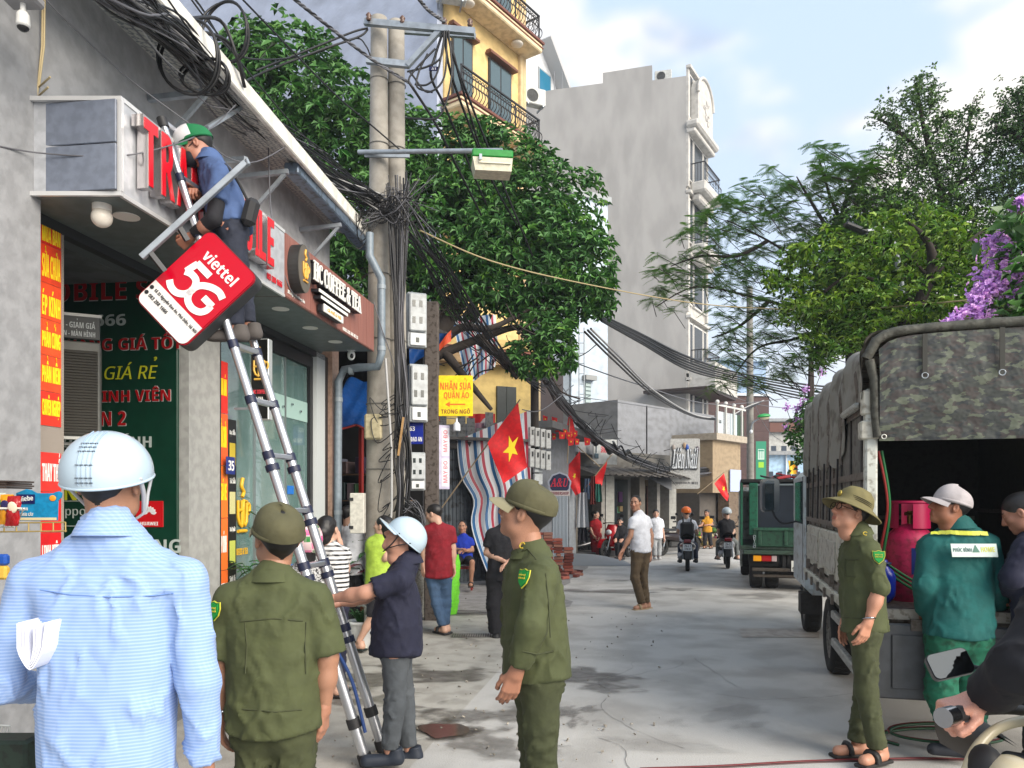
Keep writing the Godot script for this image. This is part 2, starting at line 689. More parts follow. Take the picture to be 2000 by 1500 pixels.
func build_ground()->void:
	var b:=B.new()
	b.quad(V(-150,0,30),V(300,0,0),V(0,0,-330),UP)
	var asphalt:=StandardMaterial3D.new()
	asphalt.albedo_color=C(0.785,0.775,0.755)
	asphalt.albedo_texture=tex["speck"]
	asphalt.detail_enabled=true
	asphalt.detail_albedo=tex["stain"]
	asphalt.detail_blend_mode=BaseMaterial3D.BLEND_MODE_MUL
	asphalt.detail_uv_layer=BaseMaterial3D.DETAIL_UV_2
	asphalt.uv1_triplanar=true
	asphalt.uv1_world_triplanar=true
	asphalt.uv1_scale=Vector3.ONE*1.3
	asphalt.uv2_triplanar=true
	asphalt.uv2_world_triplanar=true
	asphalt.uv2_scale=Vector3.ONE*0.17
	asphalt.roughness=0.85
	asphalt.normal_enabled=true
	asphalt.normal_texture=tex["nfine"]
	asphalt.normal_scale=0.45
	struct(b,"road",asphalt)
	# concrete apron before the shops
	b=B.new()
	var rows:=[[-2.0,-1.6],[4.65,-0.62],[8.0,0.0],[9.3,0.1]]
	for i in rows.size()-1:
		var a: Array=rows[i]
		var c: Array=rows[i+1]
		b.face([V(-9,0.004,-a[0]),V(a[1],0.004,-a[0]),V(c[1],0.004,-c[0]),V(-9,0.004,-c[0])],UP)
	b.face([V(-9,0.004,-9.3),V(0.1,0.004,-9.3),V(0.4,0.004,-11.2),V(-9,0.004,-11.2)],UP)
	var conc:=StandardMaterial3D.new()
	conc.albedo_color=C(0.73,0.715,0.68)
	conc.albedo_texture=tex["stain"]
	conc.detail_enabled=true
	conc.detail_albedo=tex["speck"]
	conc.detail_blend_mode=BaseMaterial3D.BLEND_MODE_MUL
	conc.detail_uv_layer=BaseMaterial3D.DETAIL_UV_2
	for k in 2:
		conc.set("uv%d_triplanar" % (k+1),true)
		conc.set("uv%d_world_triplanar" % (k+1),true)
		conc.set("uv%d_scale" % (k+1),Vector3.ONE*[0.45,1.0][k])
	conc.roughness=0.75
	struct(b,"pavement",conc)
	# further apron,darker and rougher,beyond the drain
	b=patch([V(-6,0,-11.3),V(0.3,0,-11.3),V(0.9,0,-14.0),V(1.9,0,-19.0),V(2.6,0,-22.0),V(-6,0,-22)],0.004,0.05,4)
	struct(b,"pavement_beyond",K(0.55,0.54,0.53,0.85,"stain",0.5,"nfine",1.5))
	# damp stains,each with ragged soft edges of its own
	for q in [[1150,1325,0.62,0.46,0.2,0.55],[1120,1395,0.22,0.34,0.5,0.40],[800,1320,0.75,0.50,0.1,0.55],[940,1400,0.42,0.52,1.2,0.50],[730,1370,0.5,0.32,0.4,0.45],[975,1460,0.26,0.4,2.0,0.4],[1200,1156,1.15,0.5,0.0,0.5],[1330,1152,0.5,0.3,0.3,0.35],[1205,1135,0.35,0.2,0.0,0.5],[940,1198,0.9,0.28,0.0,0.5],[1500,1165,0.7,0.5,0.0,0.3],[860,1240,0.6,0.3,0.7,0.35],[1420,1400,0.3,0.5,0.9,0.18],[1300,1460,0.5,0.22,0.2,0.15]]:
		stain_sheet("damp_stain",G(q[0],q[1]),q[2],q[3],q[4],C(0.20,0.185,0.165) if q[0]<1000 else C(0.22,0.22,0.225),q[5])
	stain_sheet("damp_stain",G(872,1428),0.34,0.3,0.3,C(0.20,0.185,0.165),0.7)
	var water:=K(0.29,0.26,0.235,0.1)
	struct(patch(range(10).map(func(i: int)->Vector3: return G(868,1430)+V(cos(i*0.628)*0.17*(1.0+0.2*sin(i*1.3)),0,sin(i*0.628)*0.16*(1.0+0.2*cos(i*2.1)))),0.0165,0.014,6),"puddle",water)
	# cracks in the road
	var cr:=RandomNumberGenerator.new()
	cr.seed=19
	b=B.new()
	for k in 9:
		var p:=G(cr.randf_range(1050,1560),cr.randf_range(1130,1480))
		var dir:=cr.randf()*TAU
		for i in 14:
			var q:=p+V(cos(dir),0,sin(dir))*cr.randf_range(0.06,0.13)
			var s:=V(-sin(dir),0,cos(dir))*cr.randf_range(0.0008,0.0026)
			b.face([p-s+V(0,0.0045,0),p+s+V(0,0.0045,0),q+s+V(0,0.0045,0),q-s+V(0,0.0045,0)],UP)
			p=q
			dir+=cr.randf_range(-0.4,0.4)
	struct(b,"road_cracks",K(0.38,0.38,0.38,0.9),"stuff")
	# repaired strip and manhole slab in the road
	b=B.new()
	b.face([G(1443,1228)+V(0,0.006,0),G(1600,1228)+V(0,0.006,0),G(1600,1246)+V(0,0.006,0),G(1449,1245)+V(0,0.006,0)],UP)
	struct(b,"concrete_slab_in_road",K(0.66,0.63,0.60,0.8,"stain",0.9))
	# drain grate: bars over a dark slot
	var gr:=thing("drain_grate","long dark metal drain grate in the pavement behind the navy shirted man","drain grate",G(905,1240))
	b=B.new()
	b.face([G(880,1246)+V(0,0.006,0),G(1000,1246)+V(0,0.006,0),G(1000,1238)+V(0,0.006,0),G(880,1238)+V(0,0.006,0)],UP)
	put(b,"slot",K(0.27,0.26,0.25,0.9),gr)
	for i in 26:
		b=B.new()
		var q:=G(882+i*4.6,1242)
		b.abox(q+V(-0.007,0.007,-0.11),q+V(0.007,0.012,0.11))
		put(b,"bar",K(0.52,0.50,0.48,0.7),gr)
	# gravel crumbs and dead leaves on the pavement
	var rng:=RandomNumberGenerator.new()
	rng.seed=8
	b=B.new()
	for i in 240:
		var p:=G(rng.randf_range(640,1300),rng.randf_range(1130,1500))
		var s:=rng.randf_range(0.004,0.016)
		b.col=C(0.5,0.47,0.42)*rng.randf_range(0.5,1.3)
		b.box(T(Basis.from_euler(V(rng.randf(),rng.randf()*6,rng.randf())),p+V(0,0.014,0)),V(s*1.5,s*0.6,s))
	struct(b,"road_grit",K(0.75,0.74,0.72,0.9),"stuff")

# ------------------------------------------------------------------ left shop front
const SLOPE:=0.13333
func L(x0: float,d: float,y: float)->Vector3:
	return V(x0+SLOPE*d,y,-d)

func lbox(b: B,x0: float,x1: float,d0: float,d1: float,y0: float,y1: float)->void:
	var p:=[L(x0,d0,y0),L(x1,d0,y0),L(x1,d1,y0),L(x0,d1,y0),L(x0,d0,y1),L(x1,d0,y1),L(x1,d1,y1),L(x0,d1,y1)]
	var c:=Vector3.ZERO
	for q in p:
		c+=q/8.0
	for f in [[0,1,2,3],[4,5,6,7],[0,1,5,4],[1,2,6,5],[2,3,7,6],[3,0,4,7]]:
		var nn: Vector3=(p[f[1]]-p[f[0]]).cross(p[f[2]]-p[f[0]]).normalized()
		if nn.dot((p[f[0]]+p[f[2]])*0.5-c)<0.0:
			nn=-nn
		b.face([p[f[0]],p[f[1]],p[f[2]],p[f[3]]],nn)

func hc_logo(parent: Node3D,xf: Transform3D,h: float,m: Material)->void:
	var b:=B.new()
	var r:=h*0.028
	var pt:=func(x: float,y: float)->Vector3: return xf*V(x*h,y*h,0.004)
	b.tube(PV([pt.call(-0.13,0.12),pt.call(-0.13,-0.12),pt.call(-0.09,-0.22),pt.call(-0.01,-0.27)]),r,5)
	b.tube(PV([pt.call(-0.01,0.12),pt.call(-0.01,-0.27)]),r,5)
	b.rod(pt.call(-0.13,-0.03),pt.call(-0.01,-0.03),r,5)
	b.tube(PV([pt.call(0.14,0.1),pt.call(0.05,0.12),pt.call(0.03,0.0),pt.call(0.03,-0.2),pt.call(0.08,-0.26),pt.call(0.13,-0.2),pt.call(0.14,-0.05),pt.call(0.14,0.1)]),r,5)
	b.tube(spline([pt.call(0.14,0.05),pt.call(0.22,0.06),pt.call(0.22,-0.06),pt.call(0.14,-0.1)],4),r,5)
	b.rod(pt.call(-0.12,-0.34),pt.call(0.13,-0.34),r,5)
	b.tube(spline([pt.call(0.0,0.17),pt.call(0.05,0.25),pt.call(-0.02,0.33),pt.call(0.02,0.45)],4),r*1.1,5)
	put(b,"cup_emblem",m,parent)

func build_left_shop()->void:
	var plaster:=K(0.70,0.705,0.715,0.85,"fine",0.4,"nplaster",0.8)
	var fas_top:=3.86
	var fas_bot:=3.33
	var en:=V(0.1322,0,-0.9912)
	var out:=V(0.9912,0,0.1322)
	# neighbour's pier at the very left
	var pier:=thing("plaster_pier","grey plastered pier at the left edge with a bullet camera on it","wall",L(-3.6,2.4,0))
	var b:=B.new()
	lbox(b,-4.4,-3.25,-1.2,4.35,0.0,6.2)
	put(b,"wall",K(0.57,0.575,0.585,0.88,"fine",0.5,"nplaster",0.7),pier)
	b=B.new()
	var wires:=[[84,0,72,190],[88,0,76,170]]
	for w in wires:
		b.tube(PV([P(w[0],w[1]-60,4.33),P(w[0]-2,90,4.33),P(w[2],w[3],4.33),P(w[2]+22,w[3]-20,4.28)]),0.006,5)
	put(b,"cable",K(0.75,0.68,0.52,0.6),pier)
	# bullet camera on the pier
	var ca:=P(45,25,3.9)
	var cam:=thing("security_camera","white bullet security camera hanging from a bracket at the top left corner","security camera",ca)
	b=B.new()
	b.abox(ca+V(-0.09,0.045,-0.06),ca+V(0.08,0.10,0.06),0.012)
	put(b,"junction_box",K(0.55,0.55,0.56,0.6),cam)
	b=B.new()
	b.rod(ca+V(0,0.045,0),ca+V(0,-0.0,0),0.014,10)
	b.lathe([W(0.012,-0.075),W(0.03,-0.075),W(0.034,-0.06),W(0.03,-0.01),W(0.02,0.005),W(0.0,0.01)],A(ca),14)
	put(b,"housing",K(0.86,0.86,0.85,0.4),cam)
	b=B.new()
	b.blob(A(ca+V(0,-0.07,0)),V(0.03,0.025,0.03),12,6)
	put(b,"lens",black(0.15),cam)

	# the house itself: upper wall,side,roof slab
	var shop:=thing("shop_house","grey shop house with phone shop and glazed coffee shop under one patterned eave","building",L(-3.4,6.8,0))
	b=B.new()
	lbox(b,-3.75,-3.4,4.352,9.17,fas_top-0.25,4.9)
	lbox(b,-9.0,-3.76,9.0,9.17,0.0,4.9)
	lbox(b,-9.0,-3.4,4.352,9.17,4.901,5.15)
	put(b,"wall",plaster,shop)
	# eave: patterned soffit,white edge board,gutter
	var e0:=[L(-3.4,2.6,4.88),L(-2.72,2.6,4.62)]
	var e1:=[L(-3.4,9.3,4.88),L(-3.0,9.3,4.79)]
	b=B.new()
	b.face([e0[0],e0[1],e1[1],e1[0]],V(0.2,-1,0).normalized(),[W(0,0),W(0.7,0),W(0.42,6.7),W(0,6.7)])
	var up:=V(0,0.03,0)
	b.face([e0[0]+up,e0[1]+up,e1[1]+up,e1[0]+up],UP)
	var sof:=StandardMaterial3D.new()
	sof.albedo_texture=pebble_texture()
	sof.roughness=0.5
	put(b,"soffit",sof,shop)
	b=B.new()
	b.bar(e0[1]+V(0.02,0.06,0),e1[1]+V(0.02,0.06,0),0.05,0.15,UP,0.01)
	put(b,"eave_board",K(0.88,0.87,0.84,0.6,"stain",0.8),shop)
	b=B.new()
	b.bar(L(-2.99,7.1,4.70),L(-3.03,9.32,4.71),0.14,0.11,UP,0.012)
	put(b,"gutter",K(0.42,0.48,0.55,0.45,"rust",0.9,"",1,0.4),shop)
	for k in 3:
		b=B.new()
		b.bar(L(-3.4,5.6+k*1.35,4.55),L(-2.95,5.6+k*1.35,4.60),0.04,0.04)
		b.bar(L(-3.4,5.6+k*1.35,4.1),L(-2.98,5.6+k*1.35,4.58),0.03,0.03)
		put(b,"eave_bracket",galv(),shop)

	# fascia box over the phone shop: grey panels with white trims
	b=B.new()
	lbox(b,-3.42,-2.75,4.3,6.4,fas_bot,fas_top)
	put(b,"fascia",K(0.70,0.71,0.73,0.4,"fine",0.7,"",1,0.15),shop)
	for q in [[3.345,3.60],[3.607,3.845]]:
		b=B.new()
		b.box(T(Basis(out,UP,-en),L(-3.10,4.296,(q[0]+q[1])*0.5)),V(0.68,q[1]-q[0],0.014),0.003)
		put(b,"panel",K(0.44,0.47,0.53,0.45,"fine",0.8),shop)
	b=B.new()
	lbox(b,-3.30,-2.743,4.27,4.292,fas_bot-0.012,fas_bot+0.012)
	lbox(b,-3.30,-2.743,4.27,4.292,fas_top-0.012,fas_top+0.012)
	lbox(b,-2.765,-2.74,4.27,4.292,fas_bot+0.013,fas_top-0.013)
	lbox(b,-2.765,-2.744,4.295,6.398,fas_bot-0.014,fas_bot+0.010)
	lbox(b,-2.765,-2.744,4.295,6.398,fas_top-0.010,fas_top+0.014)
	put(b,"trim",K(0.82,0.82,0.82,0.35,"",1,"",1,0.4),shop)
	# soffit panels of the fascia
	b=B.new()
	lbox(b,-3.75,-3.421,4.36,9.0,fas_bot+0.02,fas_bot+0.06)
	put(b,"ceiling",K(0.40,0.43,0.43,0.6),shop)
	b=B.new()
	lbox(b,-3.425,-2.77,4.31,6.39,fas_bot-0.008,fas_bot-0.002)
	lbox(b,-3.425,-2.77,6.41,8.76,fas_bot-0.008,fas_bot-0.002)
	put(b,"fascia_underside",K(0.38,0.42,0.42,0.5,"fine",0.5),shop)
	b=B.new()
	lbox(b,-3.46,-3.39,4.4,9.0,fas_bot-0.07,fas_bot-0.009)
	put(b,"shutter_rail",K(0.22,0.23,0.24,0.5,"",1,"",1,0.4),shop)
	for q in [[247,424],[548,604],[606,641],[655,668]]:
		var c:=on(q[0],q[1],V(0,fas_bot-0.012,0),Vector3.DOWN)
		b=B.new()
		b.cyl(A(c),0.075,0.008,20)
		put(b,"downlight",K(0.86,0.86,0.84,0.5),shop)
	# raised letters on the grey fascia
	var letters:="TRANG MOBILE"
	var red:=K(0.78,0.05,0.12,0.3)
	var shine:=K(0.72,0.70,0.70,0.2,"",1,"",1,0.85)
	var pos:=[4.42,4.59,4.75,4.91,5.07,-1.0,5.25,5.43,5.60,5.73,5.82,5.96]
	for i in letters.length():
		if letters[i]==" ":
			continue
		var w:=0.055 if letters[i]=="I" else 0.15 if i<5 else 0.12
		var hh:=0.40 if i<5 else 0.385
		var at:=L(-2.70,pos[i],3.61 if i<5 else 3.625)
		text(shop,"letter",letters[i],T(Basis(en,UP,out),at),w,hh,0.07,shine)
		text(shop,"letter_face",letters[i],T(Basis(en,UP,out),at+out*0.037),w*0.86,hh*0.93,0.006,red)
	text(shop,"small_lettering","083 288 1666",T(Basis(en,UP,out),L(-2.742,6.2,3.40)),0.28,0.05,0.004,K(0.75,0.1,0.15,0.5))

	# the coffee shop's brown timber fascia with raised white lettering
	var cs:=thing("coffee_shop_sign","brown timber fascia sign with raised white coffee shop lettering and oval cup badge","shop sign",L(-2.75,7.6,fas_bot))
	b=B.new()
	lbox(b,-3.42,-2.749,6.402,8.78,fas_bot-0.004,fas_top)
	var wood:=StandardMaterial3D.new()
	wood.albedo_color=C(0.56,0.37,0.33)
	wood.albedo_texture=tex["stain"]
	wood.uv1_triplanar=true
	wood.uv1_world_triplanar=true
	wood.uv1_scale=V(3.5,0.22,3.5)
	wood.roughness=0.45
	put(b,"board",wood,cs)
	for k in 9:
		b=B.new()
		lbox(b,-2.748,-2.744,6.42+k*0.26,6.42+k*0.26+0.252,fas_bot+0.003,fas_top-0.004)
		put(b,"plank",wood,cs)
	var white:=K(0.90,0.90,0.88,0.35)
	var dark:=K(0.10,0.10,0.12,0.45)
	var tf:=func(d: float,y: float,x: float)->Transform3D: return T(Basis(en,UP,out),L(x,d,y))
	text(cs,"lettering_return","HC COFFEE & TEA",tf.call(7.43,3.665,-2.70),1.28,0.175,0.07,dark,"serifbold")
	text(cs,"lettering","HC COFFEE & TEA",tf.call(7.43,3.665,-2.66),1.28,0.175,0.012,white,"serifbold")
	for q in [[6.94,7.74,3.525],[6.99,7.68,3.475]]:
		b=B.new()
		lbox(b,-2.74,-2.672,q[0],q[1],q[2]-0.014,q[2]+0.014)
		put(b,"bar_return",dark,cs)
		b=B.new()
		lbox(b,-2.671,-2.664,q[0],q[1],q[2]-0.014,q[2]+0.014)
		put(b,"bar",white,cs)
	b=B.new()
	b.box(tf.call(7.30,3.395,-2.705),V(0.50,0.075,0.06),0.01)
	put(b,"plate_return",dark,cs)
	b=B.new()
	b.box(tf.call(7.30,3.395,-2.668),V(0.50,0.075,0.012),0.004)
	put(b,"plate",white,cs)
	text(cs,"plate_lettering","CÀ PHÊ & TRÀ",tf.call(7.30,3.395,-2.659),0.36,0.035,0.003,K(0.85,0.66,0.35,0.5))
	text(cs,"address","35 Nguyễn Đạo An",tf.call(6.62,3.375,-2.741),0.36,0.04,0.003,white)
	text(cs,"phone_number","0983 225 365 65 33",tf.call(7.98,3.36,-2.741),0.46,0.035,0.003,white)
	# oval badge
	b=B.new()
	var ov:=PackedVector2Array()
	for i in 32:
		ov.append(W(cos(TAU*i/32)*0.135,sin(TAU*i/32)*0.205))
	b.prism(ov,0.10,tf.call(6.56,3.60,-2.65))
	put(b,"badge",K(0.16,0.155,0.15,0.5),cs)
	b=B.new()
	for i in 32:
		ov[i]*=0.985
	b.prism(ov,0.006,tf.call(6.56,3.60,-2.642))
	put(b,"badge_face",K(0.36,0.34,0.31,0.4),cs)
	hc_logo(cs,tf.call(6.56,3.61,-2.642),0.34,K(0.86,0.64,0.25,0.35))

	# phone shop: open alcove with the green price board across it
	var p0:=L(-3.4,6.12,0)
	b=B.new()
	lbox(b,-6.5,-3.44,6.18,6.3,0.0,3.34)
	lbox(b,-6.6,-6.5,4.36,6.18,0.0,3.34)
	lbox(b,-6.5,-3.50,4.36,4.46,0.0,3.34)
	lbox(b,-6.5,-3.76,4.47,6.17,3.352,3.5)
	put(b,"alcove_wall",K(0.44,0.46,0.46,0.8,"stain",0.5),shop)
	b=B.new()
	lbox(b,-3.50,-3.462,4.4,6.1,fas_bot-0.05,fas_bot-0.012)
	put(b,"ceiling_trim",K(0.78,0.79,0.78,0.5),shop)
	b=B.new()
	lbox(b,-6.49,-3.42,4.47,6.17,0.0,0.22)
	lbox(b,-3.419,-3.2,4.47,6.6,0.0,0.11)
	put(b,"step",K(0.46,0.46,0.46,0.6,"speck",2.0),shop)
	var board:=thing("green_price_board","dark green phone shop board of red, white and yellow lettering","shop board",L(-4.2,6.12,0.2))
	b=B.new()
	var rb:=-out
	b.box(T(Basis(out,UP,-en),L(-4.15,6.14,2.05)),V(1.42,2.75,0.03),0.004)
	put(b,"board",K(0.055,0.235,0.17,0.35,"fine",0.4),board)
	var pn:=-en
	var p1:=L(-4.15,6.1195,0)
	var rd:=K(0.68,0.06,0.09,0.45)
	var wh:=K(0.72,0.76,0.74,0.45)
	var ye:=K(0.80,0.80,0.16,0.45)
	var rows:=[["MOBILE SHOP",60,400,540,592,rd,1],["0987 681 666",18,246,613,643,wh,0],["CHÍNH HÃNG GIÁ TỐT",20,356,650,690,rd,1],["- GIÁ RẺ",184,306,706,742,ye,0],["SINH VIÊN",184,333,754,786,rd,1],["LẦN 2",160,246,795,832,rd,1],["SỬA CHỮA, ÉP KÍNH",20,296,846,880,wh,0],["AN TOÀN",20,138,900,930,wh,0],["UY TÍN",30,150,943,977,ye,0],["CHÍNH HÃNG",120,353,1046,1078,wh,0]]
	for r in rows:
		var a:=on(r[1],r[4],p1,pn)
		var c:=on(r[2],r[3],p1,pn)
		var ctr:=(a+c)*0.5
		var w:=W(c.x-a.x,c.z-a.z).length()
		if r[6]==1:
			text(board,"lettering_edge",r[0],T(Basis(out,UP,pn),ctr-pn*0.001),w*1.012,(c.y-a.y)*1.08,0.003,wh)
		text(board,"lettering",r[0],T(Basis(out,UP,pn),ctr+pn*0.002),w,c.y-a.y,0.003,r[5],"sansitalic" if r[5]==ye and r[0].begins_with("-") else "bold",0.2 if r[0].begins_with("-") else 0.0)
	# badges of phone makers at its foot
	var q0:=on(292,1004,p1,pn)
	b=B.new()
	b.box(T(Basis(out,UP,pn),q0),V(0.235,0.205,0.006),0.002)
	put(b,"red_badge",K(0.78,0.07,0.10,0.4),board)
	b=B.new()
	for i in 8:
		var a:=PI*(i+0.5)/8.0
		var pet:=PackedVector2Array()
		for k in 9:
			var t:=k/8.0
			pet.append(W(0.014+t*0.05,0.011*sin(t*PI)*(0.6+t)))
		for k in range(7,0,-1):
			var t:=k/8.0
			pet.append(W(0.014+t*0.05,-0.011*sin(t*PI)*(0.6+t)))
		b.prism(pet,0.002,T(Basis(out,UP,pn),q0+V(0,0.0,0)+pn*0.006)*T(Basis(FW,a),Vector3.ZERO))
	put(b,"petal_emblem",K(0.92,0.92,0.92,0.4),board)
	text(board,"badge_lettering","HUAWEI",T(Basis(out,UP,pn),q0+V(0,-0.075,0)+pn*0.004),0.15,0.028,0.003,K(0.92,0.92,0.92,0.4))
	var q1:=on(140,1003,p1,pn)
	text(board,"badge_lettering","oppo",T(Basis(out,UP,pn),q1),0.24,0.075,0.003,wh,"sans")
	b=B.new()
	var q1x:=T(Basis(out,UP,pn),q1+pn*0.002)
	for s in [-1.0,1.0]:
		b.bar(q1x*V(-0.15,0.1*s,0),q1x*V(0.15,0.1*s,0),0.006,0.006)
		b.bar(q1x*V(0.15*s,-0.1,0),q1x*V(0.15*s,0.1,0),0.006,0.006,RT)
	put(b,"badge_outline",wh,board)

	# louvred cooler box hanging in the alcove
	var ac:=thing("louvred_cooler_box","dark louvred cooler cabinet with a printed top board inside the phone shop alcove","air cooler",P(145,870,5.2))
	b=B.new()
	var cx:=T(Basis(UP,deg_to_rad(26)),P(138,752,5.3))
	b.box(cx*A(V(0,-0.02,-0.14)),V(0.36,0.66,0.26),0.01)
	put(b,"cabinet",K(0.42,0.42,0.40,0.5,"stain",1.5),ac)
	for k in 30:
		b=B.new()
		b.box(cx*T(Basis(RT,0.5),V(0,-0.33+k*0.0195,0.0)),V(0.33,0.012,0.02))
		put(b,"louvre",K(0.30,0.29,0.27,0.6),ac)
	b=B.new()
	b.box(cx*A(V(0,0.40,0.005)),V(0.36,0.16,0.03),0.004)
	put(b,"top_board",K(0.20,0.21,0.21,0.5),ac)
	b=B.new()
	b.box(cx*A(V(0,0.485,0.0)),V(0.38,0.02,0.05))
	b.box(cx*A(V(0,-0.365,0.0)),V(0.40,0.02,0.05))
	b.box(cx*A(V(0.05,-0.40,-0.1)),V(0.5,0.02,0.04))
	put(b,"rail",K(0.75,0.75,0.73,0.4),ac)
	text(ac,"lettering","ƯU ĐÃI - GIẢM GIÁ",cx*A(V(0,0.42,0.022)),0.30,0.05,0.002,K(0.66,0.68,0.68,0.5))
	text(ac,"lettering","THAY PIN - MÀN HÌNH",cx*A(V(0,0.36,0.022)),0.30,0.045,0.002,K(0.66,0.68,0.68,0.5))
	# dome camera under the fascia
	var dc:=on(197,392,V(0,fas_bot-0.012,0),Vector3.DOWN)+out*-0.1
	dc=P(199,406,4.42)
	var dome:=thing("dome_camera","white ball camera under the grey fascia box, left of the round downlight","security camera",dc)
	b=B.new()
	b.cyl(A(dc+V(0,-0.02,0)),0.052,0.06,20)
	b.rod(dc+V(0,0.035,0),V(dc.x,fas_bot-0.008,dc.z),0.03,12)
	put(b,"base",K(0.84,0.82,0.79,0.4),dome)
	b=B.new()
	b.blob(A(dc+V(0,-0.055,0)),V(0.058,0.058,0.058),18,12)
	put(b,"ball",K(0.86,0.83,0.78,0.35),dome)

	# the vertical red banner on the banner pillar
	b=B.new()
	lbox(b,-3.5,-3.405,4.36,4.75,0.0,fas_bot-0.02)
	put(b,"pillar",K(0.62,0.58,0.54,0.7,"speck",1.0),shop)
	var ban:=thing("red_banner","tall red and orange banner strip of yellow Vietnamese lettering on the left pillar","banner",L(-3.4,4.58,0.3))
	var bn:=out
	var bp:=L(-3.40,4.5,0)
	var segs:=[[378,430,C(0.72,0.06,0.10)],[431,480,C(0.86,0.12,0.08)],[481,555,C(0.90,0.26,0.10)],[556,625,C(0.92,0.30,0.12)],[626,695,C(0.92,0.32,0.12)],[696,765,C(0.90,0.30,0.12)],[766,832,C(0.86,0.20,0.11)],[884,960,C(0.88,0.20,0.16)],[961,1040,C(0.86,0.13,0.10)],[1041,1130,C(0.82,0.08,0.10)],[1131,1400,C(0.80,0.07,0.10)]]
	for s in segs:
		var ya:=on(98,s[1],bp,bn).y
		var yb:=on(98,s[0],bp,bn).y
		b=B.new()
		lbox(b,-3.404,-3.400,4.545,4.72,ya,yb)
		put(b,"sheet",mat(s[2],0.42,"fine",0.6),ban)
	var yel:=K(0.96,0.86,0.13,0.5)
	var lines:=[["083 288 1666",398,424,wh],["MUA BÁN",437,476,yel],["SỬA CHỮA",500,545,yel],["ÉP KÍNH",568,618,yel],["PHẦN CỨNG",640,680,yel],["PHẦN MỀM",706,748,yel],["CHUYÊN NGHIỆP",772,812,yel],["THAY THẾ",895,940,white],["LINH KIỆN",1056,1090,white],["GIÁ RẺ",1150,1190,white]]
	for l in lines:
		var y0:=on(98,l[2],bp,bn).y
		var y1:=on(98,l[1],bp,bn).y
		text(ban,"lettering",l[0],T(Basis(en,UP,out),L(-3.398,4.635,(y0+y1)*0.5)),0.15,y1-y0,0.003,l[3])

	# pillar between the shops,dark jambs,glazing
	b=B.new()
	lbox(b,-3.7,-3.38,6.10,6.58,0.0,fas_bot-0.01)
	put(b,"pillar",K(0.64,0.64,0.625,0.7,"fine",0.6),shop)
	b=B.new()
	lbox(b,-3.52,-3.41,6.582,6.66,0.0,fas_bot-0.01)
	lbox(b,-3.5,-3.43,8.66,8.74,0.1,fas_bot-0.08)
	lbox(b,-3.5,-3.41,9.0,9.14,0.0,fas_bot-0.01)
	lbox(b,-3.5,-3.43,6.66,8.66,fas_bot-0.2,fas_bot-0.075)
	put(b,"jamb",K(0.10,0.10,0.11,0.4),shop)
	b=B.new()
	lbox(b,-3.6,-3.39,8.745,8.998,0.0,fas_bot-0.01)
	put(b,"pillar",K(0.72,0.74,0.74,0.5),shop)
	b=B.new()
	lbox(b,-3.6,-3.36,9.145,9.36,0.0,fas_bot+0.4)
	put(b,"stone_pillar",K(0.60,0.50,0.44,0.3,"stain",2.2),shop)
	b=B.new()
	lbox(b,-7.5,-3.42,6.60,9.0,0.0,0.16)
	put(b,"step",K(0.40,0.40,0.40,0.45,"speck",2.0),shop)
	# glass panes with steel frames
	var gm:=glass(C(0.55,0.72,0.70),0.22)
	for q in [[6.67,7.35],[7.39,8.04],[8.08,8.65]]:
		b=B.new()
		lbox(b,-3.473,-3.463,q[0],q[1],0.17,fas_bot-0.21)
		put(b,"pane",gm,shop)
	b=B.new()
	for d in [7.37,8.06]:
		lbox(b,-3.49,-3.45,d-0.019,d+0.019,0.165,fas_bot-0.205)
	lbox(b,-3.49,-3.45,6.67,8.655,0.161,0.21)
	put(b,"frame",K(0.55,0.60,0.60,0.3,"",1,"",1,0.6),shop)
	b=B.new()
	lbox(b,-3.459,-3.455,7.45,8.64,2.50,2.72)
	put(b,"frosted_band",K(0.62,0.74,0.71,0.5),shop)
	for k in 5:
		b=B.new()
		var dd:=7.55+k*0.22
		b.cyl(T(Basis(en,out,UP),L(-3.452,dd,2.6+0.05*(k % 2))),0.012,0.02,8)
		put(b,"fixing",chrome(),shop)
	# room behind the glass
	b=B.new()
	lbox(b,-7.4,-7.3,6.6,9.0,0.16,3.34)
	lbox(b,-7.3,-3.6,6.56,6.62,0.16,3.34)
	put(b,"inner_wall",K(0.18,0.26,0.26,0.7,"stain",0.8),shop)
	b=B.new()
	lbox(b,-7.3,-3.77,6.62,9.0,3.36,3.45)
	put(b,"inner_ceiling",K(0.25,0.28,0.28,0.7),shop)
	b=B.new()
	lbox(b,-5.6,-5.0,6.9,8.6,0.161,1.2)
	put(b,"counter",K(0.30,0.21,0.15,0.5,"stain",1.0),shop)
	for k in 3:
		b=B.new()
		var y:=0.85+k*0.42
		lbox(b,-3.459,-3.456,8.12,8.40-k*0.06,y,y+0.09)
		put(b,"blue_sticker",K(0.10,0.42,0.75,0.4),shop)
	# orange strip with lettering and black menu strip
	var strip:=thing("orange_banner","narrow orange banner strip of pale lettering beside the dark door jamb","banner",L(-3.4,6.74,0.5))
	for k in 5:
		b=B.new()
		lbox(b,-3.442,-3.438,6.67,6.83,0.55+k*0.46,1.005+k*0.46)
		put(b,"sheet",mat([C(0.92,0.42,0.14),C(0.92,0.44,0.15),C(0.93,0.46,0.14),C(0.92,0.36,0.13),C(0.86,0.16,0.11)][k],0.45),strip)
		text(strip,"lettering",["PIN","ÉP KÍNH","GIÁ RẺ","SỬA CHỮA","MUA BÁN"][k],T(Basis(en,UP,out),L(-3.436,6.75,0.80+k*0.46)),0.11,0.19,0.003,white if k<2 else yel)
	var menu:=thing("menu_strip","black menu strip of drink pictures behind the ladder","menu board",L(-3.4,6.92,0.5))
	b=B.new()
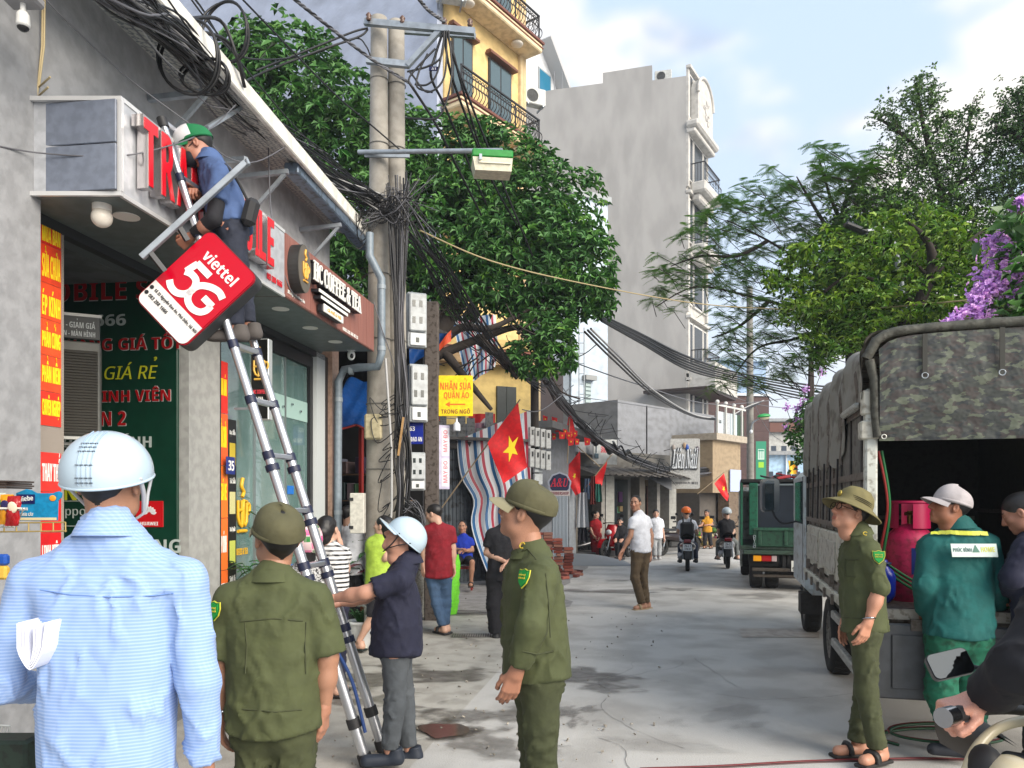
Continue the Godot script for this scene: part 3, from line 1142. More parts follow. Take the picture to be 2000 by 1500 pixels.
	lbox(b,-3.452,-3.446,6.85,7.00,0.5,2.35)
	put(b,"board",K(0.07,0.06,0.06,0.4),menu)
	for k in 4:
		b=B.new()
		b.box(T(Basis(en,UP,out),L(-3.444,6.925,0.72+k*0.44)),V(0.10,0.2,0.006),0.003)
		put(b,"picture",mat([C(0.75,0.45,0.1),C(0.75,0.78,0.35),C(0.80,0.78,0.55),C(0.8,0.7,0.2)][k],0.5,"fine",6.0),menu)
		text(menu,"lettering",["Sinh Tố","Trà Quất","Trà Sữa","Bạc Xỉu"][k],T(Basis(en,UP,out),L(-3.443,6.925,0.92+k*0.44)),0.1,0.05,0.003,white,"sans")
	hc_logo(shop,T(Basis(en,UP,out),L(-3.455,7.12,1.55)),0.62,K(0.85,0.66,0.12,0.4))
	text(shop,"window_lettering","COFFEE & TEA",T(Basis(en,UP,out),L(-3.455,7.12,1.15)),0.24,0.06,0.003,K(0.85,0.66,0.12,0.4),"serifbold")
	b=B.new()
	var arrow:=PW([W(-0.12,0),W(-0.03,0.1),W(-0.03,0.045),W(0.1,0.045),W(0.1,-0.045),W(-0.03,-0.045),W(-0.03,-0.1)])
	b.prism(arrow,0.003,T(Basis(en,UP,out),L(-3.453,7.14,0.75)))
	put(b,"arrow_sticker",K(0.85,0.66,0.72,0.5),shop)
	# number plate 35
	var np:=thing("house_number_plate","small blue enamel house number plate reading 35","number plate",L(-3.43,6.80,1.62))
	b=B.new()
	var nx:=T(Basis(en,UP,out),L(-3.39,6.78,1.93))
	b.box(nx,V(0.15,0.155,0.012),0.004)
	put(b,"plate",K(0.05,0.13,0.45,0.3),np)
	text(np,"number","35",nx*A(V(0,0,0.008)),0.10,0.09,0.003,white)
	# the upright box sign with the cup emblem
	var bs:=P(513,815,6.75)
	var box:=thing("cup_box_sign","upright black box sign with gold cup emblem beside the ladder top","box sign",bs)
	b=B.new()
	var bx:=T(Basis(out,UP,-en),P(511,742,6.75))
	b.box(bx,V(0.165,0.71,0.08),0.006)
	put(b,"case",K(0.70,0.72,0.72,0.4,"",1,"",1,0.4),box)
	b=B.new()
	b.box(bx*A(V(0,0,0.041)),V(0.148,0.69,0.004))
	put(b,"face",K(0.06,0.065,0.06,0.3),box)
	hc_logo(box,bx*A(V(0,0.12,0.046)),0.36,K(0.84,0.68,0.30,0.35))
	text(box,"lettering","HC COFFEE",bx*A(V(0,-0.11,0.045)),0.11,0.035,0.003,K(0.85,0.25,0.30,0.5))
	text(box,"lettering","& TEA",bx*A(V(0,-0.17,0.045)),0.07,0.03,0.003,white)
	b=B.new()
	b.bar(bx*V(-0.08,0.25,0),bx*V(-0.25,0.25,0),0.02,0.02)
	b.bar(bx*V(-0.08,-0.25,0),bx*V(-0.25,-0.25,0),0.02,0.02)
	put(b,"bracket",galv(),box)
	# drain pipe round the end of the fascia
	var pipe:=thing("drain_pipe","grey plastic drain pipe bending from the gutter down past the stone pillar","drain pipe",P(657,1240,9.2))
	b=B.new()
	var pp:=[P(722,455,8.9),P(722,500,8.9),P(745,545,8.88),P(745,690,8.88),P(738,716,8.9),P(700,718,9.05),P(672,722,9.12),P(661,745,9.15),P(660,900,9.15),P(659,1240,9.15)]
	b.tube(PackedVector3Array(pp),0.047,12)
	put(b,"pipe",K(0.47,0.52,0.56,0.45,"fine",1.0),pipe)
	for q in [[745,560,8.88],[745,680,8.88],[661,780,9.15],[660,1000,9.15],[690,718.5,9.08]]:
		b=B.new()
		var c:=P(q[0],q[1],q[2])
		b.cyl(T(Basis() if q[0]!=690 else Basis(FW,PI/2),c-V(0,0.03,0)),0.052,0.05,14)
		put(b,"collar",K(0.52,0.56,0.59,0.45),pipe)
	# ball camera at the far end of the coffee sign
	var c2:=P(686,690,8.7)
	var dome2:=thing("dome_camera","white pan camera under the far end of the brown coffee sign","security camera",c2)
	b=B.new()
	b.abox(c2+V(-0.05,0.03,-0.04),c2+V(0.05,0.07,0.04),0.008)
	b.blob(A(c2+V(0,-0.02,0)),V(0.045,0.06,0.045),16,10)
	put(b,"body",K(0.86,0.87,0.87,0.35),dome2)
	b=B.new()
	b.blob(A(c2+V(0.012,-0.035,0.03)),V(0.022,0.03,0.022),12,8)
	put(b,"lens",black(0.15),dome2)

func pebble_texture()->ImageTexture:
	var im:=Image.create(256,512,false,Image.FORMAT_RGB8)
	var ns:=FastNoiseLite.new()
	ns.noise_type=FastNoiseLite.TYPE_CELLULAR
	ns.cellular_return_type=FastNoiseLite.RETURN_DISTANCE2_SUB
	ns.cellular_jitter=0.35
	ns.frequency=0.055
	var g:=FastNoiseLite.new()
	g.frequency=0.02
	for y in 512:
		for x in 256:
			var e:=ns.get_noise_2d(x*1.0,y*0.65)
			var c:=C(0.47,0.50,0.52).lerp(C(0.76,0.77,0.74),smoothstep(-0.80,-0.68,e))
			c=c*(0.92+0.14*g.get_noise_2d(x,y))
			im.set_pixel(x,y,c)
	return ImageTexture.create_from_image(im)

# ------------------------------------------------------------------ street, left side, further on
func fbox(b: B,xf: Transform3D,x0: float,x1: float,y0: float,y1: float,z0: float,z1: float,bev:=0.0)->void:
	b.box(xf*A(V((x0+x1)*0.5,(y0+y1)*0.5,(z0+z1)*0.5)),V(absf(x1-x0),absf(y1-y0),absf(z1-z0)),bev)

func fput(called: String,m: Material,parent: Node3D,xf: Transform3D,x0: float,x1: float,y0: float,y1: float,z0: float,z1: float,bev:=0.0)->MeshInstance3D:
	var b:=B.new()
	fbox(b,xf,x0,x1,y0,y1,z0,z1,bev)
	return put(b,called,m,parent)

# a frame whose x runs from the ground point (ua, da) to (ub, db) and whose z looks to the street
func front(ua: float,da: float,ub: float,db: float)->Transform3D:
	var a:=V((ua-1000.0)/F*da,0,-da)
	var b:=V((ub-1000.0)/F*db,0,-db)
	return frame(a,b-a,UP)

func width(ua: float,da: float,ub: float,db: float)->float:
	return W((ua-1000.0)/F*da,-da).distance_to(W((ub-1000.0)/F*db,-db))

func meter_box(label: String,u: float,v: float,d: float,w: float,h: float,turn: float,group:="")->void:
	var at:=P(u,v,d)
	var xf:=T(Basis(UP,deg_to_rad(turn)),at)
	var o:=thing("meter_box",label,"meter box",at,group)
	var grey:=K(0.64,0.66,0.67,0.45,"stain",1.6)
	fput("case",grey,o,xf,-w/2,w/2,0,h,-0.14,0.0,0.012)
	fput("lid",K(0.69,0.71,0.72,0.4,"stain",1.6),o,xf,-w/2+0.012,w/2-0.012,h*0.28,h-0.02,0.0,0.05,0.02)
	fput("lower_lid",K(0.80,0.81,0.82,0.4),o,xf,-w/2+0.03,w/2-0.02,0.02,h*0.25,0.001,0.025,0.006)
	for i in 2:
		for k in 2:
			fput("window",K(0.13,0.16,0.15,0.15),o,xf,-w*0.30+i*w*0.36,-w*0.30+i*w*0.36+w*0.16,h*(0.42+k*0.30),h*(0.42+k*0.30)+h*0.12,0.051,0.054)
	fput("label_plate",K(0.2,0.22,0.2,0.4),o,xf,-w*0.1,w*0.08,h*0.08,h*0.17,0.026,0.028)

func flag(called: String,label: String,d: float,tl: Vector2,bl: Vector2,tr: Vector2,br: Vector2,star_at: Vector2,star_r: float,folds: float,pole: Array,group:="",small:=false)->void:
	# corners in the picture at their own distance; tl-bl is the edge on the staff
	var a:=P(tl.x,tl.y,d)
	var o:=thing(called,label,"flag",P(bl.x,bl.y,d),group)
	var b:=B.new()
	var c4:=[P(tl.x,tl.y,d),P(bl.x,bl.y,d),P(tr.x,tr.y,d),P(br.x,br.y,d)]
	var size: float=(c4[2]-c4[0]).length()
	var f:=func(s: float,t: float)->Vector3:
		var top: Vector3=c4[0].lerp(c4[2],s)
		var bot: Vector3=c4[1].lerp(c4[3],s)
		var p:=top.lerp(bot,t)
		p.z+=sin(s*9.0*folds+t*2.2)*size*0.075*s+sin(t*7.0+s*5.0)*size*0.02
		p.y-=sin(s*PI)*size*0.03
		return p
	b.sheet(4 if small else 22,4 if small else 16,f)
	put(b,"cloth",K(0.86,0.045,0.085,0.6,"cloth",1.5),o)
	if star_r>0.0:
		for side in [-1.0,1.0]:
			b=B.new()
			var nn: Vector3=(c4[2]-c4[0]).cross(c4[1]-c4[0]).normalized()*side
			var ctr: Vector3=f.call(star_at.x,star_at.y)
			b.vert(ctr+nn*0.006,nn)
			var sz: float=(c4[2]-c4[0]).length()
			var hz: float=(c4[1]-c4[0]).length()
			for i in 10:
				var r:=star_r if i % 2==0 else star_r*0.39
				var g:=TAU*i/10.0-0.28
				b.vert(f.call(star_at.x+sin(g)*r/sz,star_at.y-cos(g)*r/hz)+nn*0.006,nn)
			for i in 10:
				b.tri(0,1+i,1+(i+1) % 10)
			put(b,"star",K(0.97,0.86,0.10,0.6),o)
	if pole.size()>0:
		b=B.new()
		b.rod(P(pole[0],pole[1],pole[4]),P(pole[2],pole[3],pole[5]),0.014,8)
		put(b,"staff",K(0.62,0.55,0.45,0.6),o)

func stripe_texture()->ImageTexture:
	var im:=Image.create(128,8,false,Image.FORMAT_RGB8)
	for x in 128:
		var q:=fmod(x/128.0,1.0)
		var c:=C(0.80,0.82,0.84)
		if q>0.08 and q<0.30:
			c=C(0.16,0.38,0.58)
		elif q>0.55 and q<0.75:
			c=C(0.66,0.20,0.28)
		elif (q>0.36 and q<0.40) or (q>0.46 and q<0.49):
			c=C(0.45,0.60,0.72)
		for y in 8:
			im.set_pixel(x,y,c)
	return ImageTexture.create_from_image(im)

func stripes(rep: float,vrep:=1.0)->StandardMaterial3D:
	var m:=StandardMaterial3D.new()
	if not tex.has("stripes"):
		tex["stripes"]=stripe_texture()
	m.albedo_texture=tex["stripes"]
	m.uv1_scale=V(rep,vrep,1)
	m.roughness=0.45
	m.normal_enabled=true
	m.normal_texture=tex["nfold"]
	m.normal_scale=0.6
	return m

func build_left_street()->void:
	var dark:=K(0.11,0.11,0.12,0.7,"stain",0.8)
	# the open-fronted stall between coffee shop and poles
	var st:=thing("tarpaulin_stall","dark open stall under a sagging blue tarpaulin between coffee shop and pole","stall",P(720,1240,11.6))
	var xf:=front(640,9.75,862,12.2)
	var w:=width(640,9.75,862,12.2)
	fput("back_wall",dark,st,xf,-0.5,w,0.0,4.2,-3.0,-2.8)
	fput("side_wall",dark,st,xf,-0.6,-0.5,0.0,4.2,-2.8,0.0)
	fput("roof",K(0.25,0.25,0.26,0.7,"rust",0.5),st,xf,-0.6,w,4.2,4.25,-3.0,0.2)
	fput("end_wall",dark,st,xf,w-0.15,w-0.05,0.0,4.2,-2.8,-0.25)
	for k in 5:
		fput("shelf",K(0.35,0.27,0.2,0.7),st,xf,w-0.55,w-0.16,0.35+k*0.42,0.37+k*0.42,-2.7,-0.4)
	var rng:=RandomNumberGenerator.new()
	rng.seed=21
	for k in 46:
		var x:=rng.randf_range(-2.65,-0.6)
		var y:=0.375+(k % 5)*0.42
		var hh:=rng.randf_range(0.12,0.3)
		fput("goods",mat(Color.from_hsv(rng.randf(),rng.randf_range(0.1,0.55),rng.randf_range(0.15,0.5)),0.6),st,xf,w-0.52,w-0.25,y,y+hh,x,x+rng.randf_range(0.08,0.22),0.01)
	fput("red_post",K(0.55,0.13,0.10,0.6),st,xf,1.02,1.07,0.0,2.9,-0.3,-0.25)
	var b:=B.new()
	var tarp:=func(s: float,t: float)->Vector3:
		var p:=P(652+s*78,722+t*108+s*4,10.1+s*0.5+t*-0.5)
		return p+V(0,sin(s*9.0+t*3)*0.03,sin(s*13.0+t*5.0)*0.05+(1.0-t)*-0.8)
	b.sheet(14,14,tarp)
	put(b,"tarpaulin",K(0.07,0.29,0.56,0.4,"cloth",1.5,"nfold",1.2,0.0,false,0.8),st)
	b=B.new()
	var hem:=PackedVector3Array()
	for i in 15:
		hem.append(tarp.call(i/14.0,1.0)+V(0,-0.02,0.01))
	b.tube(hem,0.025,6,true,0.5)
	put(b,"tarpaulin_hem",K(0.60,0.14,0.10,0.6),st)
	b=B.new()
	b.sheet(12,8,func(s: float,t: float)->Vector3: return P(800+s*82,lerpf(668,648,s)+t*lerpf(48,10,s),11.4)+V(0,sin(s*12)*0.015,sin(s*10+t*4)*0.05))
	put(b,"tarpaulin",K(0.07,0.29,0.56,0.4,"cloth",1.5),st)
	b=B.new()
	b.sheet(6,4,func(s: float,t: float)->Vector3: return P(836+s*45,lerpf(706,652,s)+t*lerpf(4,22,s)-8,11.36)+V(0,0,sin(s*10)*0.03))
	put(b,"tarpaulin_hem",K(0.85,0.30,0.12,0.6),st)

	# square concrete post with the meter boxes
	var post:=thing("concrete_post","weathered square concrete post right of the twin poles carrying meter boxes","utility post",P(840,1245,10.35))
	b=B.new()
	b.abox(P(828,1248,10.35)+V(0,0,-0.16),P(856,588,10.35),0.015)
	put(b,"post",K(0.33,0.30,0.28,0.9,"rust",1.0,"nplaster",1.5),post)
	meter_box("pale grey meter box on the square post, upper one of the pair",815,678,10.1,0.26,0.72,22,"")
	meter_box("pale grey meter box on the square post, below the upper one",818,824,10.1,0.25,0.76,22,"")
	meter_box("cream meter box under the blue street name plate",815,958,10.05,0.22,0.50,18,"")
	var bx:=thing("switch_box","white wall cabinet with two black hinges left of the pole foot","switch box",P(697,1042,8.9))
	b=B.new()
	b.abox(P(683,1042,8.9)+V(0,0,-0.12),P(711,963,8.9),0.008)
	put(b,"case",K(0.80,0.79,0.75,0.4,"fine",1.0),bx)
	for v in [975.0,1030.0]:
		b=B.new()
		b.abox(P(683,v+3,8.905)+V(-0.005,0,0),P(690,v-3,8.895)+V(0,0,0.006))
		put(b,"hinge",black(),bx)
	bx=thing("switch_box","yellowed cream plastic box strapped low on the twin poles","switch box",P(728,857,8.95))
	b=B.new()
	b.abox(P(711,858,8.95)+V(0,0,-0.1),P(745,808,8.95),0.02)
	put(b,"case",K(0.66,0.62,0.50,0.5,"stain",2.0),bx)

	# yellow tailor's sign
	var ys:=thing("yellow_tailor_sign","yellow sign of red lettering with a left arrow above the gate","sign",P(890,812,10.4))
	var sx:=A(P(890,773,10.4))
	fput("board",K(0.94,0.82,0.05,0.4,"fine",0.8),ys,sx,-0.232,0.232,-0.275,0.275,-0.03,0.0,0.004)
	var rd:=K(0.88,0.40,0.08,0.5)
	text(ys,"lettering","NHẬN SỬA",sx*A(V(0,0.145,0.002)),0.42,0.125,0.003,rd)
	text(ys,"lettering","QUẦN ÁO",sx*A(V(0.01,0.01,0.002)),0.34,0.125,0.003,rd)
	text(ys,"lettering","TRONG NGÕ",sx*A(V(0,-0.205,0.002)),0.39,0.075,0.003,K(0.55,0.32,0.05,0.5))
	b=B.new()
	b.prism(PW([W(-0.14,-0.115),W(-0.08,-0.08),W(-0.08,-0.107),W(0.13,-0.107),W(0.13,-0.123),W(-0.08,-0.123),W(-0.08,-0.15)]),0.003,sx*A(V(0,0,0.004)))
	put(b,"arrow",rd,ys)
	# red and orange cloth banner behind it,blue street name plate,upright lit box,bulb
	var rb:=thing("orange_cloth_banner","small orange and red cloth banner between meter boxes and yellow sign","banner",P(846,822,10.65))
	b=B.new()
	b.sheet(6,8,func(s: float,t: float)->Vector3: return P(830+s*29,748+t*74,10.65)+V(0,0,sin(s*7+t*3)*0.03))
	put(b,"cloth",K(0.90,0.34,0.16,0.6,"rust",4.0),rb)
	var bp:=thing("street_name_plate","blue street name plate with white lettering below the meter boxes","street sign",P(812,868,10.2))
	sx=A(P(811,846,10.2))
	fput("plate",K(0.04,0.13,0.52,0.35),bp,sx,-0.105,0.105,-0.145,0.145,-0.012,0.0,0.003)
	text(bp,"lettering","63",sx*A(V(-0.04,0.06,0.002)),0.07,0.06,0.003,K(0.9,0.9,0.9,0.5))
	text(bp,"lettering","ĐẠO AN",sx*A(V(0.015,-0.08,0.002)),0.15,0.06,0.003,K(0.9,0.9,0.9,0.5))
	var lb:=thing("upright_light_box","pale lilac upright light box with faded red lettering by the gate","box sign",P(866,955,10.5))
	sx=T(Basis(UP,deg_to_rad(25)),P(865,893,10.5))
	fput("case",K(0.72,0.70,0.80,0.4,"stain",1.0),lb,sx,-0.10,0.10,-0.44,0.44,-0.10,0.0,0.008)
	for k in 2:
		fput("panel",K(0.80,0.79,0.82,0.4),lb,sx,-0.02,0.09,-0.40+k*0.42,-0.02+k*0.42,0.001,0.004)
		text(lb,"lettering","MAY ĐO",sx*T(Basis(FW,PI/2),V(0.035,-0.2+k*0.42,0.006)),0.3,0.06,0.003,K(0.80,0.45,0.50,0.5))
	var bulb:=thing("light_bulb","unlit white plastic bulb hanging under the yellow tailor sign","light bulb",P(892,842,10.45))
	b=B.new()
	b.lathe([W(0.0,0.0),W(0.045,0.0),W(0.05,0.01),W(0.048,0.09),W(0.028,0.115),W(0.014,0.13),W(0.012,0.18),W(0.0,0.181)],A(P(892,842,10.45)),16)
	put(b,"bulb",K(0.84,0.86,0.88,0.3),bulb)
	b=B.new()
	b.rod(P(892,818,10.45),P(862,816,10.5),0.006)
	put(b,"arm",galv(),bulb)

	# sheet-metal gate with its lean-to roof and the striped tarpaulin
	xf=front(852,14.7,1040,15.5)
	w=width(852,14.7,1040,15.5)
	var gate:=thing("corrugated_gate","grey corrugated metal shed front behind the flag staff","gate",xf.origin)
	for k in 26:
		var x:=0.02+k*w/26.0
		b=B.new()
		var prof:=PackedVector3Array()
		b.sheet(4,1,func(s: float,t: float)->Vector3: return xf*V(x+s*w/26.0,lerpf(0.05,2.62,t),sin(s*TAU)*0.028))
		put(b,"corrugation",K(0.36,0.39,0.42,0.5,"rust",0.5,"",1,0.45),gate)
	fput("lintel",black(),gate,xf,-0.2,w,2.62,2.76,-0.1,0.12)
	fput("roof",K(0.34,0.33,0.33,0.6,"rust",0.5),gate,xf,-0.3,w+0.2,2.78,2.83,-1.0,0.35)
	for k in 9:
		fput("roof_post",K(0.42,0.43,0.44,0.5,"rust",1.0,"",1,0.4),gate,xf,0.0+k*0.2,0.16+k*0.2,2.84,3.25+0.18*sin(k*2.3),-0.5,-0.46)
	var tp:=thing("striped_tarpaulin","blue, red and white striped tarpaulin curtain hanging beside the metal gate","tarpaulin",P(965,1135,14.9))
	b=B.new()
	b.sheet(30,26,func(s: float,t: float)->Vector3:
		var left:=lerpf(892,905,t)+(18.0*exp(-pow((t-0.42)*9.0,2.0)) if true else 0.0)+t*t*55.0
		var p:=P(lerpf(left,1036+t*16,s),lerpf(860-s*60,1138,t),14.75+s*0.5-t*0.25)
		return p+V(0,0,sin(s*26.0+t*3.0)*0.06*(0.4+t)))
	put(b,"cloth",stripes(5.0),tp)
	var ht:=thing("striped_tarpaulin","torn striped tarpaulin hung on the yellow house under the tree","tarpaulin",P(940,750,16.4))
	b=B.new()
	b.sheet(14,16,func(s: float,t: float)->Vector3:
		var p:=P(lerpf(lerpf(880,912,t),lerpf(968,976,t)-30.0*maxf(0.0,t-0.7),s),lerpf(615,752-s*35,t),16.4)
		return p+V(0,0,sin(s*16.0+t*6.0)*0.07))
	put(b,"cloth",stripes(4.0),ht)

	# the small yellow house behind gate and tree
	xf=front(858,17.2,1050,18.2)
	w=width(858,17.2,1050,18.2)
	var yh:=thing("small_yellow_house","small yellow house with tiled roof behind the gate and tree","house",xf.origin)
	var yw:=K(0.80,0.70,0.45,0.85,"stain",0.6)
	fput("wall",yw,yh,xf,-0.2,w,0.0,5.4,-4.0,-0.2)
	fput("door_leaf",K(0.14,0.17,0.17,0.5,"stain",1.0),yh,xf,w*0.60,w*0.80,2.9,4.3,-0.2,-0.14)
	fput("shutter",K(0.22,0.25,0.24,0.5),yh,xf,w*0.70,w*0.705,2.9,4.3,-0.139,-0.12)
	fput("cornice",K(0.72,0.60,0.44,0.8,"stain",1.0),yh,xf,-0.3,w+0.1,4.75,4.95,-0.2,0.1)
	fput("balcony_slab",K(0.62,0.58,0.50,0.8,"stain",1.0),yh,xf,w*0.3,w,2.78,2.88,-0.2,0.25)
	for k in 14:
		b=B.new()
		b.bar(xf*V(w*0.36+k*0.06,2.9,0.2),xf*V(w*0.36+k*0.06+0.12,3.2,0.2),0.012,0.012)
		put(b,"grating_bar",black(),yh)
	for k in 3:
		for i in 12:
			b=B.new()
			b.sheet(3,1,func(s: float,t: float)->Vector3: return xf*V(-0.3+(i+s)*(w+0.5)/12.0,5.0+k*0.16+t*0.15,0.12-k*0.28-t*0.3+sin(s*PI)*0.03),0.01)
			put(b,"roof_tile",K(0.50,0.30,0.24,0.8,"stain",1.5),yh)
	var rc:=thing("red_valance","red cloth valance with a hanging lamp under the yellow balcony","awning",P(945,850,15.9))
	b=B.new()
	b.sheet(10,5,func(s: float,t: float)->Vector3: return P(915+s*52,808+t*18,16.0)+V(0,0,sin(s*18)*0.03))
	put(b,"cloth",K(0.75,0.07,0.08,0.6),rc)
	b=B.new()
	b.lathe([W(0.18,0.0),W(0.10,0.1),W(0.05,0.16),W(0.0,0.2)],A(P(948,834,15.9)),14)
	b.cyl(A(P(948,850,15.9)),0.1,0.14,12)
	put(b,"lamp_shade",K(0.70,0.64,0.60,0.5),rc)
	var pc:=thing("pink_cloth","pink and white cloth drying on the rail behind the flag","cloth",P(930,850,15.7))
	b=B.new()
	b.sheet(8,6,func(s: float,t: float)->Vector3: return P(918+s*28,826+t*24,15.7)+V(0,0,sin(s*12)*0.04))
	put(b,"cloth",K(0.82,0.62,0.68,0.7,"cloth",3.0),pc)

	flag("national_flag","large red flag with yellow star on a slanting bamboo staff above the officer",13.6,W(1012,786),W(952,865),W(1030,912),W(984,944),W(0.50,0.42),0.26,0.5,[848,1012,1016,780,14.4,13.6])

	# cluttered pole of small meter boxes with a tangle
	var pl:=thing("wooden_post","dark timber post with a cluster of small meter boxes beyond the flag","utility post",P(1044,1085,14.0))
	b=B.new()
	b.tube(PV([P(1046,1150,14.0),P(1044,720,14.0)]),0.075,8)
	put(b,"post",K(0.17,0.15,0.14,0.9,"stain",1.0),pl)
	for k in 8:
		var x:=1040+(k % 4)*10.5
		var v:=852.0+float(k/4)*42.0+(k % 4)*2.0
		fput("meter_box",K(0.66,0.67,0.67,0.5,"stain",2.0),pl,T(Basis(UP,0.3),P(x,v,13.75)),-0.05,0.05,-0.17,0.17,-0.1,0.0,0.01)
		fput("window",black(0.2),pl,T(Basis(UP,0.3),P(x,v-8,13.75)),-0.015,0.02,-0.05,0.04,0.001,0.004)
	for k in 2:
		fput("meter_box",K(0.68,0.70,0.71,0.5,"stain",2.0),pl,T(Basis(UP,0.3),P(1052,912+k*24,13.8)),-0.08,0.08,-0.10,0.10,-0.1,0.0,0.01)

func shop_goods(parent: Node3D,xf: Transform3D,x0: float,x1: float,y0: float,y1: float,z: float,n: int,sd: int)->void:
	var rng:=RandomNumberGenerator.new()
	rng.seed=sd
	for i in n:
		var x:=rng.randf_range(x0,x1)
		var y:=rng.randf_range(y0,y1)
		fput("goods",mat(Color.from_hsv(rng.randf(),rng.randf_range(0.1,0.6),rng.randf_range(0.25,0.8)),0.6),parent,xf,x,x+rng.randf_range(0.1,0.3),y,y+rng.randf_range(0.1,0.4),z,z+rng.randf_range(0.05,0.2),0.01)

func build_far_street()->void:
	var greyw:=K(0.52,0.53,0.55,0.85,"stain",0.5)
	var beige:=K(0.56,0.53,0.48,0.85,"stain",0.6)
	var dk:=K(0.10,0.10,0.11,0.7)
	var b: B
	# barber's house: barred window,round sign
	var xf:=front(1046,17.6,1124,20.6)
	var w:=width(1046,17.6,1124,20.6)
	var h:=thing("barber_house","low grey house with barred window and round blue sign behind the brick pile","house",xf.origin)
	fput("wall",greyw,h,xf,-0.8,w,0.0,3.2,-4.0,0.0)
	fput("window",dk,h,xf,1.2,2.4,0.2,1.95,-0.02,0.012)
	for k in 11:
		fput("window_bar",K(0.68,0.72,0.76,0.5),h,xf,1.2+k*0.115,1.235+k*0.115,0.2,1.95,0.013,0.035)
	fput("slab",K(0.42,0.42,0.42,0.8,"stain",1.0),h,xf,-0.9,w+0.1,3.2,3.35,-4.1,0.7)
	fput("shutter",K(0.60,0.62,0.64,0.5,"stain",1.0),h,xf,2.55,w-0.05,0.1,2.1,0.0,0.03)
	var xb:=A(P(1093,945,17.9))
	var sg:=thing("round_barber_sign","round blue and red barber sign with a white ribbon below the red flag","sign",xb.origin)
	b=B.new()
	var ov:=PackedVector2Array()
	for i in 28:
		var a:=TAU*i/28
		ov.append(W(cos(a)*0.27,sin(a)*0.27)*(1.0+0.04*sin(a*9)))
	b.prism(ov,0.05,xb)
	put(b,"board",K(0.70,0.72,0.78,0.4),sg)
	b=B.new()
	for i in 28:
		ov[i]*=0.86
	b.prism(ov,0.01,xb*A(V(0,0,0.012)))
	put(b,"face",K(0.10,0.13,0.28,0.4),sg)
	text(sg,"lettering","A&U",xb*A(V(0,0.03,0.016)),0.4,0.2,0.006,K(0.82,0.12,0.25,0.4),"serifbold",0.2)
	fput("ribbon",K(0.80,0.76,0.76,0.5),sg,xb,-0.24,0.24,-0.28,-0.16,0.014,0.02)
	text(sg,"lettering","BARBERSHOP",xb*A(V(0,-0.22,0.023)),0.42,0.07,0.004,K(0.5,0.12,0.18,0.5))
	# upper dark-clad storey behind,with a balcony
	xf=front(1048,20.5,1100,22.5)
	w=width(1048,20.5,1100,22.5)
	var up:=thing("dark_clad_house","narrow house clad in dark brown sheets behind the string of small flags","house",xf.origin)
	fput("wall",K(0.20,0.15,0.14,0.6,"stain",0.8),up,xf,-0.4,w,0.0,5.6,-3.0,0.0)
	fput("balcony",K(0.60,0.60,0.60,0.7,"stain",1.0),up,xf,0.4,w+0.6,2.95,3.25,0.0,0.9)
	for k in 9:
		fput("baluster",K(0.64,0.66,0.68,0.5),up,xf,0.5+k*0.2,0.53+k*0.2,3.25,3.8,0.82,0.86)
	fput("pillar",K(0.72,0.64,0.50,0.8,"stain",1.0),up,xf,-0.42,-0.1,0.0,5.6,0.0,0.15)

	# tall pale-blue rendered house with a steel ladder frame
	xf=front(1116,29.0,1187,30.0)
	w=width(1116,29.0,1187,30.0)
	var pb:=thing("pale_blue_house","tall narrow pale blue rendered house with one louvred window and ladder frame","house",xf.origin)
	var pbm:=K(0.72,0.77,0.82,0.85,"stain",0.35)
	fput("wall",pbm,pb,xf,0.0,w,0.0,13.2,-6.0,0.0)
	fput("parapet",K(0.60,0.62,0.63,0.85),pb,xf,-0.1,w+0.1,13.2,13.45,-6.1,0.12)
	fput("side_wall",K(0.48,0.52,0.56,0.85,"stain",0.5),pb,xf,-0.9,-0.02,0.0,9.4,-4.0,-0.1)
	var wi:=fput("window",K(0.38,0.44,0.45,0.5),pb,xf,0.63,0.92,4.7,6.15,0.0,0.04)
	for k in 9:
		fput("louvre",K(0.62,0.68,0.68,0.5),wi,xf,0.65,0.90,4.76+k*0.155,4.86+k*0.155,0.041,0.06)
	fput("window_hood",K(0.55,0.56,0.56,0.8),pb,xf,0.52,1.05,6.22,6.40,0.0,0.25)
	var lad:=thing("steel_ladder_frame","thin grey steel ladder frame standing before the pale blue house","ladder",P(1135,900,27.0))
	for x in [1131.0,1141.0]:
		b=B.new()
		b.rod(P(x,900,27.0),P(x,640,27.0),0.022,6)
		put(b,"rail",galv(),lad)
	for k in 13:
		b=B.new()
		b.rod(P(1131,650+k*20,27.0),P(1141,650+k*20,27.0),0.016,5)
		put(b,"rung",galv(),lad)

	# the row of open shops: rough awning,pilasters,dark rooms
	xf=front(1118,21.6,1322,25.2)
	w=width(1118,21.6,1322,25.2)
	var row:=thing("open_shop_row","low row of dark open shops under a ragged awning behind the pedestrians","shop",xf.origin)
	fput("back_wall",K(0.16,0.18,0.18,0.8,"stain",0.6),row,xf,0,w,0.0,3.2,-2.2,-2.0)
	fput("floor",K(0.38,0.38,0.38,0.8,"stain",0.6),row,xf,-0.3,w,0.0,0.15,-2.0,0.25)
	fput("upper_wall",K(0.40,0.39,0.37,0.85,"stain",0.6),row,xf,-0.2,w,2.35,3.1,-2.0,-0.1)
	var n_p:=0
	for x in [0.0,w*0.26,w*0.30,w*0.62,w*0.80,w*0.93]:
		fput("pilaster",[K(0.42,0.40,0.37,0.85,"stain",1.0),K(0.55,0.54,0.52,0.85,"stain",1.0),K(0.62,0.62,0.60,0.85,"stain",1.0)][n_p % 3],row,xf,x,x+[0.28,0.16,0.4][n_p % 3],0.15,2.35,-0.4,-0.05)
		n_p+=1
